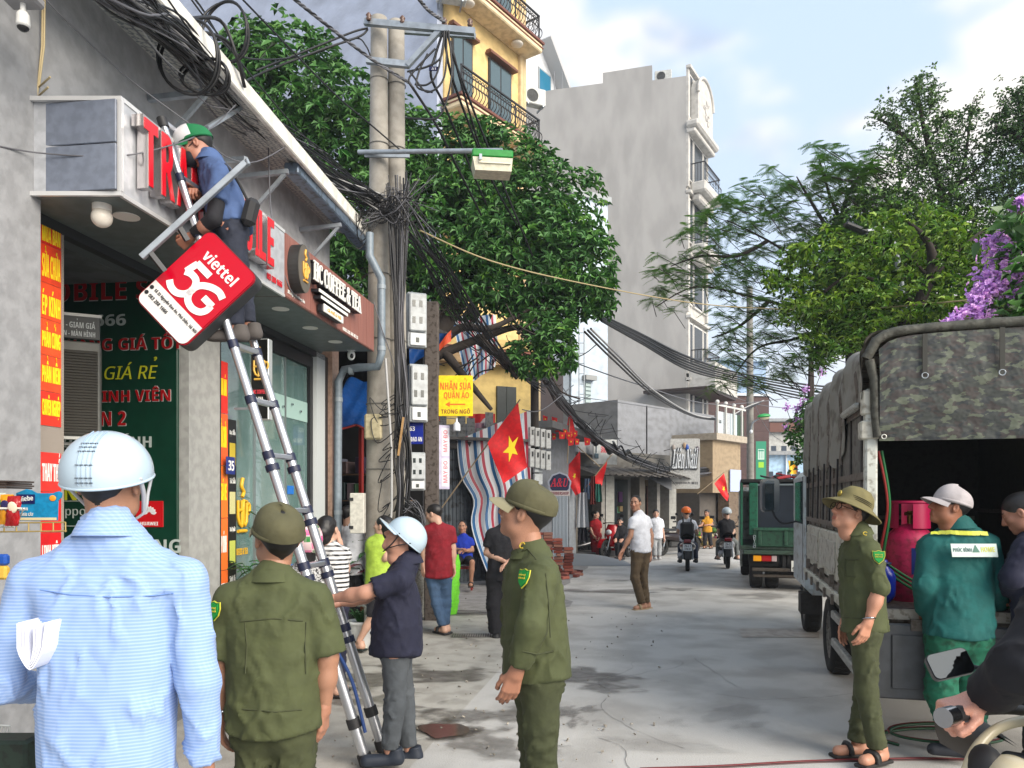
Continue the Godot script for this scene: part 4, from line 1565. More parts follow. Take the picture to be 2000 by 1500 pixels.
	fput("door",K(0.12,0.17,0.20,0.5,"stain",1.0),row,xf,w*0.40,w*0.60,0.15,2.2,-0.9,-0.85)
	fput("door",K(0.36,0.22,0.15,0.5,"stain",1.0),row,xf,w*0.83,w*0.925,0.15,2.1,-0.6,-0.55)
	for k in 18:
		b=B.new()
		b.sheet(4,1,func(s: float,t: float)->Vector3: return xf*V((k+s)*(w*0.98)/18.0-0.1,2.62-t*0.28+sin(s*TAU)*0.02+0.03*sin(k*3.1),-0.05+t*0.95),0.01)
		put(b,"awning_sheet",K(0.36,0.34,0.32,0.8,"rust",0.8),row)
	shop_goods(row,xf,w*0.02,w*0.24,0.3,2.1,-1.6,40,5)
	shop_goods(row,xf,w*0.66,w*0.78,0.3,1.6,-1.6,14,6)
	# white sign board of the shop to let
	var wx:=T(front(1150,21.4,1217,22.4).basis,P(1183,882,21.7))
	var ws:=thing("white_shop_sign","white signboard with red lettering half covered by the black cable bundle","shop sign",wx.origin)
	fput("board",K(0.74,0.75,0.74,0.5,"stain",0.8),ws,wx,-0.50,0.50,-0.36,0.36,-0.06,0.0,0.01)
	text(ws,"lettering","SANG NHƯỢNG",wx*A(V(0.12,0.05,0.003)),0.66,0.18,0.004,K(0.80,0.22,0.28,0.5))
	# the wall lamp on it
	b=B.new()
	b.bar(wx*V(-0.42,-0.05,0.02),wx*V(-0.42,0.3,0.02),0.02,0.02)
	b.box(wx*A(V(-0.42,-0.14,0.03)),V(0.16,0.14,0.03),0.01)
	put(b,"lamp",K(0.3,0.38,0.42,0.5),ws)

	# nail studio: grey house with big white box sign
	xf=front(1290,27.2,1442,31.5)
	w=width(1290,27.2,1442,31.5)
	var gh:=thing("grey_flat_roofed_house","grey flat roofed house with plain parapet behind the white nail sign","house",xf.origin)
	fput("wall",greyw,gh,xf,-2.6,w*0.66,2.4,4.95,-6.0,0.0)
	fput("lower_wall",K(0.40,0.40,0.40,0.8,"stain",0.6),gh,xf,-2.6,w*0.66,0.0,2.39,-6.0,-1.2)
	fput("pillar",K(0.66,0.66,0.64,0.8,"stain",1.0),gh,xf,w*0.10,w*0.17,0.0,2.4,-0.4,0.0)
	fput("pillar",K(0.50,0.48,0.45,0.8,"stain",1.0),gh,xf,w*0.42,w*0.47,0.0,2.4,-0.4,0.0)
	for k in 6:
		b=B.new()
		b.rod(xf*V(0.2+k*0.42,3.4+k*0.01,0.02),xf*V(0.9+k*0.42,3.62,0.5),0.012,4)
		put(b,"awning_stay",dk,gh)
	b=B.new()
	b.tube(PV([xf*V(-0.9,4.9,0.02),xf*V(-0.9,2.6,0.02)]),0.02,5)
	put(b,"wall_cable",dk,gh)
	var nx:=T(Basis(UP,deg_to_rad(-6)),P(1338,905,24.2))
	var ns:=thing("white_nail_sign","big white rounded box sign with outlined blue and black nail studio lettering","shop sign",nx.origin)
	var rr:=PackedVector2Array()
	for q in [[0.40,0.72,0.0],[-0.40,0.72,PI/2],[-0.40,-0.74,PI],[0.40,-0.74,PI*1.5]]:
		for i in 5:
			var a: float=q[2]+PI/2*i/4.0
			rr.append(W(q[0]+cos(a)*0.06,q[1]+sin(a)*0.06))
	b=B.new()
	b.prism(rr,0.14,nx)
	put(b,"case",K(0.72,0.72,0.71,0.45,"fine",0.8),ns)
	text(ns,"lettering_edge","Liên Nail",nx*A(V(0,0.15,0.02)),0.82,0.70,0.05,black(0.4),"serifbold",0.1)
	text(ns,"lettering","Liên Nail",nx*A(V(0,0.16,0.05)),0.76,0.64,0.015,K(0.82,0.84,0.86,0.4),"serifbold",0.1)
	for q in [[-0.36,0.50,C(0.55,0.52,0.5)],[-0.02,0.56,C(0.62,0.52,0.42)],[0.06,0.50,C(0.12,0.30,0.62)],[0.38,0.44,C(0.3,0.26,0.3)]]:
		b=B.new()
		b.blob(nx*A(V(q[0],q[1],0.03)),V(0.055,0.10,0.03),10,6)
		put(b,"ornament",mat(q[2],0.4),ns)
	text(ns,"address","23 Nguyễn Đạo An",nx*A(V(-0.12,-0.62,0.003)),0.55,0.09,0.004,K(0.22,0.22,0.24,0.5))
	text(ns,"phone_number","0868 33 22",nx*A(V(0.30,-0.62,0.003)),0.2,0.08,0.004,K(0.22,0.22,0.24,0.5))
	b=B.new()
	b.sheet(8,3,func(s: float,t: float)->Vector3: return P(lerpf(1262,1312,s),lerpf(928,955,t*s)+3*t,24.4-t*0.5),0.01)
	put(b,"side_canopy",K(0.42,0.43,0.45,0.7),ns)

	# beige house with the boarded balcony
	xf=front(1392,26.8,1446,28.5)
	w=width(1392,26.8,1446,28.5)
	var bh:=thing("beige_house","beige house with white balustrade and advertising boards on its balcony","house",xf.origin)
	fput("wall",K(0.60,0.53,0.43,0.85,"stain",0.7),bh,xf,0.0,w,1.9,3.75,-4.0,0.0)
	fput("lower_wall",K(0.34,0.32,0.30,0.85,"stain",0.7),bh,xf,0.0,w,0.0,1.89,-4.0,-0.5)
	fput("pillar",K(0.42,0.36,0.30,0.85,"rust",0.7),bh,xf,w*0.55,w*0.95,0.0,1.9,-0.4,0.02)
	fput("slab",K(0.66,0.62,0.56,0.85,"stain",1.0),bh,xf,-0.1,w+0.15,3.75,3.98,-4.1,0.2)
	for k in 4:
		fput("board",[K(0.74,0.78,0.80,0.5,"stain",1.5),K(0.70,0.72,0.74,0.5,"rust",2.0),K(0.70,0.76,0.78,0.5),K(0.20,0.30,0.22,0.5,"rust",2.0)][k],bh,xf,0.02+k*w/4.0,w/4.0-0.01+k*w/4.0,3.99,4.75,0.10,0.13)
		fput("baluster",K(0.76,0.76,0.74,0.6),bh,xf,-0.02+k*w/3.4,0.04+k*w/3.4,3.99,5.0,0.14,0.2)
		b=B.new()
		b.blob(A(xf*V(0.01+k*w/3.4,5.06,0.17)),V(0.075,0.075,0.075),10,8)
		put(b,"ball_finial",K(0.78,0.78,0.77,0.5),bh)
	text(bh,"board_lettering","T.A.B.",xf*A(V(w*0.13,4.4,0.135)),0.22,0.12,0.004,dk)
	fput("handrail",K(0.76,0.76,0.74,0.6),bh,xf,-0.05,w+0.05,4.93,4.99,0.145,0.195)
	fput("notice_board",K(0.66,0.70,0.80,0.5),bh,xf,w*0.55,w*0.95,1.95,2.75,0.05,0.08)

	# brown tile-hung block,pale blue sheds and houses far down the street
	xf=front(1330,46.0,1502,47.0)
	w=width(1330,46.0,1502,47.0)
	var br:=thing("brown_block","dark brown clad block with pale blue upper storey down the street","building",xf.origin)
	for k in 15:
		fput("cladding_board",K(0.27,0.175,0.17,0.7,"stain",0.3),br,xf,0.0,w,0.0+k*0.533,0.525+k*0.533,-5.0,0.0)
	fput("coping",K(0.76,0.80,0.84,0.6),br,xf,-0.1,w+0.1,8.0,8.15,-5.1,0.1)
	fput("upper_wall",K(0.58,0.68,0.80,0.8,"stain",0.3),br,xf,0.3,w-0.1,8.16,10.1,-5.0,-0.2)
	fput("roof",K(0.66,0.74,0.82,0.7),br,xf,0.0,w+0.1,10.11,10.3,-5.2,0.1)
	var data:=[[1494,62.0,1582,62.0,5.3,C(0.66,0.78,0.88),"low pale blue house at the far end of the street",0],[1500,74.0,1600,74.0,9.2,C(0.70,0.70,0.68),"far grey house with a brown balcony band at the street's end",1],[1440,90.0,1520,90.0,7.5,C(0.62,0.64,0.66),"far grey building seen just over the parked green truck",0]]
	for q in data:
		xf=front(q[0],q[1],q[2],q[3])
		w=width(q[0],q[1],q[2],q[3])
		var fh:=thing("far_house",q[6],"house",xf.origin)
		fput("wall",mat(q[5],0.85,"stain",0.3),fh,xf,0,w,0,q[4],-5,0)
		fput("roof",K(0.56,0.57,0.58,0.7,"stain",0.5),fh,xf,-0.3,w+0.3,q[4],q[4]+0.3,-5.2,0.6)
		for k in 5:
			fput("window",K(0.14,0.19,0.25,0.3),fh,xf,0.3+k*w/5.0,0.3+k*w/5.0+w*0.1,q[4]*0.45,q[4]*0.75,0.0,0.03)
		if q[7]==1:
			fput("balcony_band",K(0.38,0.22,0.16,0.7),fh,xf,0,w,q[4]-1.0,q[4]-0.1,0.0,0.5)
			fput("balcony_band",K(0.70,0.70,0.70,0.7),fh,xf,0,w,q[4]-3.6,q[4]-3.0,0.0,0.5)
		else:
			fput("pale_post",K(0.82,0.84,0.86,0.6),fh,xf,w*0.45,w*0.47,0,q[4],0.05,0.2)
	var yl:=thing("yellow_banner","small yellow banner hung over the street's far end","banner",P(1545,925,55))
	b=B.new()
	b.sheet(4,6,func(s: float,t: float)->Vector3: return P(1539+s*12+t*4,900+t*26,55)+V(0,0,sin(s*8)*0.1))
	put(b,"cloth",K(0.95,0.74,0.06,0.6),yl)
	yl=thing("red_banner_cloth","small dark red banner beside the yellow one far down the street","banner",P(1553,922,55.5))
	b=B.new()
	b.sheet(3,5,func(s: float,t: float)->Vector3: return P(1551+s*6,902+t*20,55.5)+V(0,0,sin(s*8)*0.1))
	put(b,"cloth",K(0.6,0.06,0.10,0.6),yl)

	# street pole with the two green lamps,green advertising banner
	var sp:=thing("street_lamp_pole","grey concrete street pole with a green lamp head down the street","street lamp",P(1466,1040,33))
	b=B.new()
	b.tube(PV([P(1466,1052,33),P(1464,560,33)]),[0.17,0.13],12)
	put(b,"pole",K(0.50,0.49,0.47,0.85,"stain",0.7),sp)
	b=B.new()
	b.tube(spline([P(1467,838,32.8),P(1470,826,32.7),P(1482,818,32.6)],4),0.035,6)
	put(b,"arm",galv(),sp)
	b=B.new()
	b.blob(T(Basis(FW,0.09),P(1492,813,32.5)),V(0.29,0.11,0.14),14,8,-0.25,1.0)
	put(b,"lamp_head",K(0.12,0.55,0.26,0.4),sp)
	b=B.new()
	b.blob(T(Basis(FW,0.09),P(1494,815,32.5)),V(0.22,0.10,0.11),14,6,-1.0,-0.2)
	put(b,"lamp_glass",K(0.74,0.72,0.60,0.3),sp)
	b=B.new()
	b.blob(A(P(1467,843,32.7)),V(0.07,0.09,0.07),10,6)
	put(b,"small_camera",K(0.8,0.82,0.84,0.4),sp)
	var gb:=thing("green_pharmacy_banner","upright green and white banner on the far street pole","banner",P(1487,935,31.5))
	var gx:=A(P(1487,900,31.5))
	fput("board",K(0.06,0.50,0.38,0.5),gb,gx,-0.22,0.2,-0.85,0.80,-0.03,0.0)
	fput("stripe",K(0.74,0.82,0.78,0.5),gb,gx,-0.14,0.12,0.05,0.48,0.001,0.006)
	fput("patch",K(0.55,0.75,0.15,0.5),gb,gx,-0.12,0.10,-0.28,-0.05,0.001,0.006)
	text(gb,"lettering","TTT",gx*A(V(-0.01,0.27,0.008)),0.22,0.36,0.004,K(0.1,0.5,0.42,0.5))

	# small flags further on
	var fl:="small red star flags hung out along the shops"
	flag("national_flag","red star flag hanging limp from the shop row, left of the slanting one",20.0,W(1133,880),W(1101,920),W(1134,962),W(1124,968),W(0.42,0.5),0.10,0.7,[1172,912,1128,872,20.2,20.0],fl)
	flag("national_flag","red star flag blown slantwise over the dark shop doors",20.6,W(1187,896),W(1149,946),W(1176,948),W(1158,948),W(0.4,0.4),0.0,0.7,[1139,958,1195,888,20.6,20.5],fl)
	flag("national_flag","red star flag before the beige house near the far motorbike",26.2,W(1414,924),W(1395,945),W(1424,968),W(1420,979),W(0.5,0.45),0.11,0.6,[1362,965,1415,922,26.4,26.2],fl)
	flag("national_flag","red star flag half hidden in cables above the small pennants",17.6,W(1113,796),W(1105,848),W(1126,850),W(1118,868),W(0.6,0.6),0.09,0.7,[1108,905,1114,792,17.6,17.6],fl)
	var pts:=[[1083,822,11,17],[1088,838,9,12],[1082,852,8,14],[1098,850,13,15],[1111,850,11,15],[1123,846,10,14],[1115,862,12,17],[1104,842,8,10],[1147,862,12,16],[1127,862,9,14],[1065,818,9,14]]
	var k2:=0
	for p in pts:
		var d:=17.0+(k2 % 3)*0.2
		flag("small_pennant","small red star pennant hung "+["right above the grey meter boxes","just under the topmost pennant","low against the meter boxes","left of the paired middle pennants","in the middle, left one of a pair","in the middle, right one of a pair","lowest of the cluster","small, behind the cluster","alone at the right end of the string","second from the right end","alone at the left end of the string"][k2],d,W(p[0]-p[2]*0.5,p[1]-p[3]*0.5),W(p[0]-p[2]*0.4,p[1]+p[3]*0.5),W(p[0]+p[2]*0.5,p[1]-p[3]*0.45+2),W(p[0]+p[2]*0.45,p[1]+p[3]*0.42),W(0.5,0.5),0.03,0.5,[],"string of small red pennants by the meter boxes",true)
		k2+=1

func rail(b: B,xf: Transform3D,x0: float,x1: float,y0: float,hgt: float,z: float,step: float)->void:
	var n:=int((x1-x0)/step)
	for i in n+1:
		var x:=x0+(x1-x0)*i/n
		var p:=[xf*V(x,y0+0.05,z),xf*V(x,y0+hgt*0.25,z+0.12),xf*V(x,y0+hgt*0.45,z+0.10),xf*V(x,y0+hgt*0.62,z-0.01),xf*V(x,y0+hgt*0.80,z+0.02)]
		b.tube(spline(p,3),0.014,4,false)
		if i<n:
			b.ring(xf*A(V(x+(x1-x0)/n*0.5,y0+hgt*0.88,z)),(x1-x0)/n*0.38,0.011,8,4)

func ac_unit(label: String,xf: Transform3D,s:=1.0)->void:
	var o:=thing("air_conditioner",label,"air conditioner",xf.origin)
	fput("case",K(0.72,0.73,0.72,0.5,"stain",1.0),o,xf,-0.4*s,0.4*s,-0.28*s,0.28*s,-0.15*s,0.15*s,0.02)
	var b:=B.new()
	b.ring(xf*A(V(-0.1*s,0,0.155*s)),0.2*s,0.012,20,5)
	for k in 9:
		b.ring(xf*A(V(-0.1*s,0,0.152*s)),0.02*s*(k+1),0.005,16,3)
	put(b,"fan_grille",K(0.30,0.31,0.31,0.5),o)
	b=B.new()
	b.cyl(xf*T(Basis(RT,PI/2),V(-0.1*s,0,0.1495*s)),0.19*s,0.002,20)
	put(b,"fan_recess",black(),o)
	for k in 7:
		fput("side_louvre",K(0.25,0.25,0.25,0.6),o,xf,-0.405*s,-0.401*s,(-0.22+k*0.066)*s,(-0.19+k*0.066)*s,-0.12*s,0.12*s)
	fput("bracket",galv(),o,xf,-0.3*s,-0.26*s,-0.34*s,-0.281*s,-0.3*s,0.2*s)
	fput("bracket",galv(),o,xf,0.26*s,0.3*s,-0.34*s,-0.281*s,-0.3*s,0.2*s)

func build_tower()->void:
	# grey rendered tall house: blind flank to us,ornate narrow front to the right
	var c:=V(9.07,0,-40.0)
	var o:=thing("tall_grey_house","tall grey house with blind rendered flank and ornate white balconied front","building",c)
	var flank:=K(0.61,0.605,0.60,0.9,"fine",0.101).duplicate() as StandardMaterial3D
	flank.uv1_scale=V(0.06,0.02,0.06)
	var xf:=frame(c+V(-9.3,0,-9.3*0.254),V(9.3,0,9.3*0.254),UP)
	var len:=9.3*sqrt(1+0.254*0.254)
	var b:=B.new()
	# flank as one outline with its stepped top
	var top:=PW([W(0,0),W(len,0),W(len,23.75),W(len-1.75,23.75),W(len-1.75,24.55),W(len-4.35,24.5),W(len-4.35,23.95),W(0,23.95)])
	b.prism(top,0.3,xf)
	put(b,"flank_wall",flank,o)
	for i in 2:
		b=B.new()
		b.rod(xf*V(len-7.0+i*0.42,23.9,-0.1),xf*V(len-7.0+i*0.42,25.0-i*0.1,-0.1),0.02,5)
		put(b,"aerial_rod",K(0.45,0.46,0.48,0.5),o)
	fput("roof",flank,o,xf,0.0,len,23.3,23.5,-9.0,-0.3)
	# front
	var fx:=frame(c,V(0.60,0,-1),UP)
	var white:=K(0.74,0.73,0.71,0.75,"stain",0.4)
	var w:=3.5
	fput("front_wall",white,o,fx,0.02,w,0.0,23.6,-8.0,-0.02)
	var dkg:=K(0.10,0.12,0.13,0.25)
	for f in 6:
		var y:=5.3+f*3.25
		for q in [[0.35,0.75],[1.05,2.45],[2.75,3.15]]:
			var wd:=fput("window",K(0.80,0.79,0.77,0.6),o,fx,q[0]-0.08,q[1]+0.08,y+0.1,y+2.42,0.0,0.10)
			fput("pane",dkg,wd,fx,q[0],q[1],y+0.18,y+2.34,0.101,0.11)
		fput("cornice",white,o,fx,-0.03,w+0.05,y+2.6,y+2.75,0.0,0.25)
		fput("pilaster",white,o,fx,0.0,0.2,y-0.3,y+2.55,0.0,0.12)
		fput("pilaster",white,o,fx,w-0.2,w,y-0.3,y+2.55,0.0,0.12)
		if f==1 or f==3 or f==4:
			fput("balcony",white,o,fx,0.3,w-0.3,y-0.55,y,0.12,0.95,0.08)
			fput("balcony",white,o,fx,0.5,w-0.5,y-0.95,y-0.56,0.12,0.6,0.08)
			b=B.new()
			rail(b,fx,0.38,w-0.38,y,0.95,0.85,0.17)
			b.bar(fx*V(0.34,y+0.95,0.86),fx*V(w-0.34,y+0.95,0.86),0.05,0.05)
			for s in [0.36,w-0.36]:
				for k in 5:
					b.rod(fx*V(s,y,0.2+k*0.15),fx*V(s,y+0.95,0.2+k*0.15),0.014,4)
				b.bar(fx*V(s,y+0.95,0.15),fx*V(s,y+0.95,0.86),0.05,0.05)
			put(b,"railing",black(),o)
	# lowest projecting storey with its dark timber soffit
	fput("bay",white,o,fx,0.05,w+0.9,7.35,8.75,0.13,1.5)
	fput("bay_soffit",K(0.16,0.10,0.08,0.5),o,fx,-1.2,w+0.8,7.2,7.34,-1.9,1.45)
	# rounded gable on top
	b=B.new()
	var gp:=PW([W(0.45,21.4)])
	for i in 13:
		var a:=PI-PI*i/12.0
		gp.append(W(w*0.5+cos(a)*(w*0.5-0.45),23.0+sin(a)*1.1))
	gp.append(W(w-0.45,21.4))
	b.prism(gp,1.0,fx*A(V(0,0,0.5)))
	put(b,"gable",white,o)
	b=B.new()
	var arc:=PackedVector3Array()
	for i in 17:
		var a:=PI-PI*i/16.0
		arc.append(fx*V(w*0.5+cos(a)*(w*0.5-0.42),23.0+sin(a)*1.14,0.52))
	b.tube(arc,0.09,6)
	put(b,"gable_moulding",white,o)
	b=B.new()
	var rng:=RandomNumberGenerator.new()
	rng.seed=4
	for i in 9:
		var x:=w*0.5+rng.randf_range(-0.55,0.55)
		var y:=22.5+rng.randf_range(-0.6,0.6)
		b.ring(fx*A(V(x,y,0.51)),rng.randf_range(0.1,0.22),0.035,10,4,rng.randf()*3,3.0+rng.randf()*3)
	put(b,"scroll_ornament",K(0.62,0.61,0.60,0.8),o)
	fput("cornice",white,o,fx,-0.15,w+0.15,21.0,21.38,0.0,0.7,0.1)
	fput("cornice",white,o,fx,-0.05,w+0.05,20.75,20.99,0.0,0.5,0.05)
	ac_unit("air conditioner on the roof edge of the tall grey house",T(xf.basis,xf*V(len-1.2,24.1,-0.5)),1.1)
	# white pitched-roof house just visible left of the tower
	var px:=front(1020,46.0,1105,50.0)
	var ph:=thing("white_gabled_house","white house with sloping roof edge and blue window behind the yellow house","house",px.origin)
	b=B.new()
	b.prism(PW([W(-4,0),W(4.6,0),W(4.6,27.2),W(2.1,29.7),W(-4,29.7)]),6.0,px)
	put(b,"wall",K(0.78,0.79,0.80,0.85,"stain",0.3),ph)
	b=B.new()
	b.bar(px*V(1.8,30.05,0.3),px*V(4.9,27.0,0.3),1.2,0.22)
	put(b,"roof_edge",K(0.66,0.66,0.66,0.8),ph)
	var wq:=fput("window",K(0.55,0.57,0.58,0.5),ph,px,1.7,3.1,26.2,28.4,0.0,0.06)
	fput("pane",K(0.08,0.40,0.52,0.15),wq,px,1.8,3.0,26.3,28.3,0.061,0.08)

func build_yellow_house()->void:
	var c:=V(-1.67,0,-19.0)
	var o:=thing("tall_yellow_house","tall yellow house with wrought iron balconies and a pale blank flank","building",c)
	var f:=V(0.725,0,-1.0).normalized()
	var fx:=frame(c,f,UP)
	var w:=3.4
	var yel:=K(0.84,0.73,0.50,0.85,"stain",0.5)
	var cream:=K(0.86,0.78,0.63,0.8,"stain",0.6)
	fput("front_wall",yel,o,fx,0.0,w,0.0,24.0,-9.0,0.0)
	fput("flank_wall",K(0.66,0.69,0.76,0.9,"stain",0.15,"nplaster",0.3),o,fx,-0.22,-0.004,0.0,24.0,-13.0,-0.05)
	for y in [8.2,11.2,14.1,17.0]:
		fput("balcony_slab",cream,o,fx,-0.1,w+0.05,y,y+0.24,0.0,0.62,0.03)
		fput("slab_moulding",K(0.40,0.22,0.17,0.6),o,fx,-0.14,w+0.09,y+0.24,y+0.30,0.0,0.66)
		fput("slab_moulding",K(0.45,0.27,0.20,0.6),o,fx,-0.12,w+0.07,y+0.12,y+0.15,0.0,0.64)
		var b:=B.new()
		rail(b,fx,0.0,w-0.02,y+0.3,0.72,0.52,0.115)
		for k in 5:
			rail(b,fx*T(Basis(UP,-PI/2),V(w-0.02,0,0.05)),0.0,0.45,y+0.3,0.72,0.0,0.115)
			break
		b.bar(fx*V(-0.02,y+1.03,0.54),fx*V(w,y+1.03,0.54),0.05,0.035)
		b.bar(fx*V(w,y+1.03,0.05),fx*V(w,y+1.03,0.54),0.05,0.035)
		b.bar(fx*V(-0.02,y+0.88,0.54),fx*V(w,y+0.88,0.54),0.025,0.02)
		for k in 4:
			b.bar(fx*V(k*w/3.0*0.995,y+0.3,0.54),fx*V(k*w/3.0*0.995,y+1.05,0.54),0.045,0.045)
		put(b,"railing",black(0.45),o)
		# openings with brown hoods
		for q in [[0.25,1.05],[1.75,2.75]]:
			var wd:=fput("window",K(0.16,0.15,0.15,0.4),o,fx,q[0],q[1],y+0.32,y+2.2,0.0,0.05)
			for i in 2:
				var xm:=lerpf(q[0],q[1],0.5)
				fput("pane",K(0.30,0.36,0.38,0.08),wd,fx,q[0]+0.05 if i==0 else xm+0.025,xm-0.025 if i==0 else q[1]-0.05,y+0.38,y+2.14,0.051,0.06)
			fput("hood",K(0.40,0.24,0.17,0.6),o,fx,q[0]-0.12,q[1]+0.12,y+2.24,y+2.30,0.0,0.2)
			fput("hood",K(0.50,0.33,0.24,0.6),o,fx,q[0]-0.08,q[1]+0.08,y+2.31,y+2.37,0.0,0.14)
		var bl:=B.new()
		bl.blob(fx*A(V(2.6,y-0.05,0.35)),V(0.17,0.07,0.17),14,6)
		bl.blob(fx*A(V(0.5,y-0.05,0.35)),V(0.17,0.07,0.17),14,6)
		put(bl,"ceiling_lamp",K(0.82,0.79,0.74,0.4),o)
	fput("corner_pilaster",cream,o,fx,w-0.26,w+0.004,0.0,24.0,0.004,0.09)
	for k in 3:
		fput("pilaster_flute",K(0.76,0.66,0.50,0.8),o,fx,w-0.22+k*0.075,w-0.185+k*0.075,6.0,23.0,0.091,0.10)
	ac_unit("air conditioner on the yellow house corner beside the lower balcony",fx*T(Basis(UP,deg_to_rad(-30)),V(w+0.35,13.15,0.1)),0.85)
	ac_unit("air conditioner under the top balcony on the yellow house's pale flank edge",fx*T(Basis(UP,deg_to_rad(-40)),V(-0.15,14.0,0.35)),0.9)

# ------------------------------------------------------------------ trees
func leaf_mesh(n: int,length: float,wide: float,droop: float,m: Material,tint: Color)->ArrayMesh:
	var b:=B.new()
	b.col=tint
	for i in n:
		var a:=TAU*i/n+0.3*sin(i*2.4)
		var l:=length*(0.85+0.25*sin(i*1.7))
		var o:=V(cos(a),0,sin(a))
		var s:=V(-sin(a),0,cos(a))*wide
		var p0:=o*length*0.05
		var p1:=o*l*0.55+V(0,0.12*l,0)
		var p2:=o*l-V(0,droop*l,0)
		b.face([p0,p1+s+V(0,wide*0.4,0),p2,p1])
		b.face([p0,p1,p2,p1-s+V(0,wide*0.4,0)])
	for i in b.n.size():
		if b.n[i].y<0.0:
			b.n[i]=-b.n[i]
	return b.mesh(m)

func frond_mesh(length: float,wide: float,pairs: int,m: Material,tint: Color)->ArrayMesh:
	var b:=B.new()
	b.col=tint
	for i in pairs:
		var t:=(i+0.6)/pairs
		var c:=V(0,-0.25*t*t*length,t*length)
		var w:=wide*(1.0-absf(t-0.42)*1.2)
		for s in [-1.0,1.0]:
			var e:=c+V(s*w,-0.12*w,0.25*w)
			var h:=V(0,0,length/pairs*0.36)
			b.face([c-h,c+h,e+h*0.3,e-h*0.3],UP)
	b.face([V(-0.004,0,0),V(0.004,0,0),V(0.003,-0.25*length,length),V(-0.003,-0.25*length,length)],UP)
	return b.mesh(m)

func cloud(parent: Node3D,called: String,me: Mesh,xfs: Array,cols: PackedColorArray)->void:
	var mm:=MultiMesh.new()
	mm.transform_format=MultiMesh.TRANSFORM_3D
	mm.use_colors=true
	mm.mesh=me
	mm.instance_count=xfs.size()
	for i in xfs.size():
		mm.set_instance_transform(i,xfs[i])
		mm.set_instance_color(i,cols[i])
	var o:=MultiMeshInstance3D.new()
	o.name=part_name(called,parent)
	o.multimesh=mm
	parent.add_child(o,true)
	o.set_meta("kind","stuff")

func leaf_mat(col: Color,back: Color,rough:=0.5)->StandardMaterial3D:
	var m:=StandardMaterial3D.new()
	m.albedo_color=col
	m.roughness=rough
	m.vertex_color_use_as_albedo=true
	m.backlight_enabled=true
	m.backlight=back
	m.cull_mode=BaseMaterial3D.CULL_DISABLED
	return m

func rnd_basis(rng: RandomNumberGenerator,up: Vector3,tilt: float,s: float)->Basis:
	var n:=(up+V(rng.randf_range(-1,1),rng.randf_range(-1,1),rng.randf_range(-1,1))*tilt).normalized()
	var x:=n.cross(V(rng.randf_range(-1,1),rng.randf_range(-1,1),rng.randf_range(-1,1))).normalized()
	return Basis(x,n,x.cross(n)).scaled(Vector3.ONE*s)

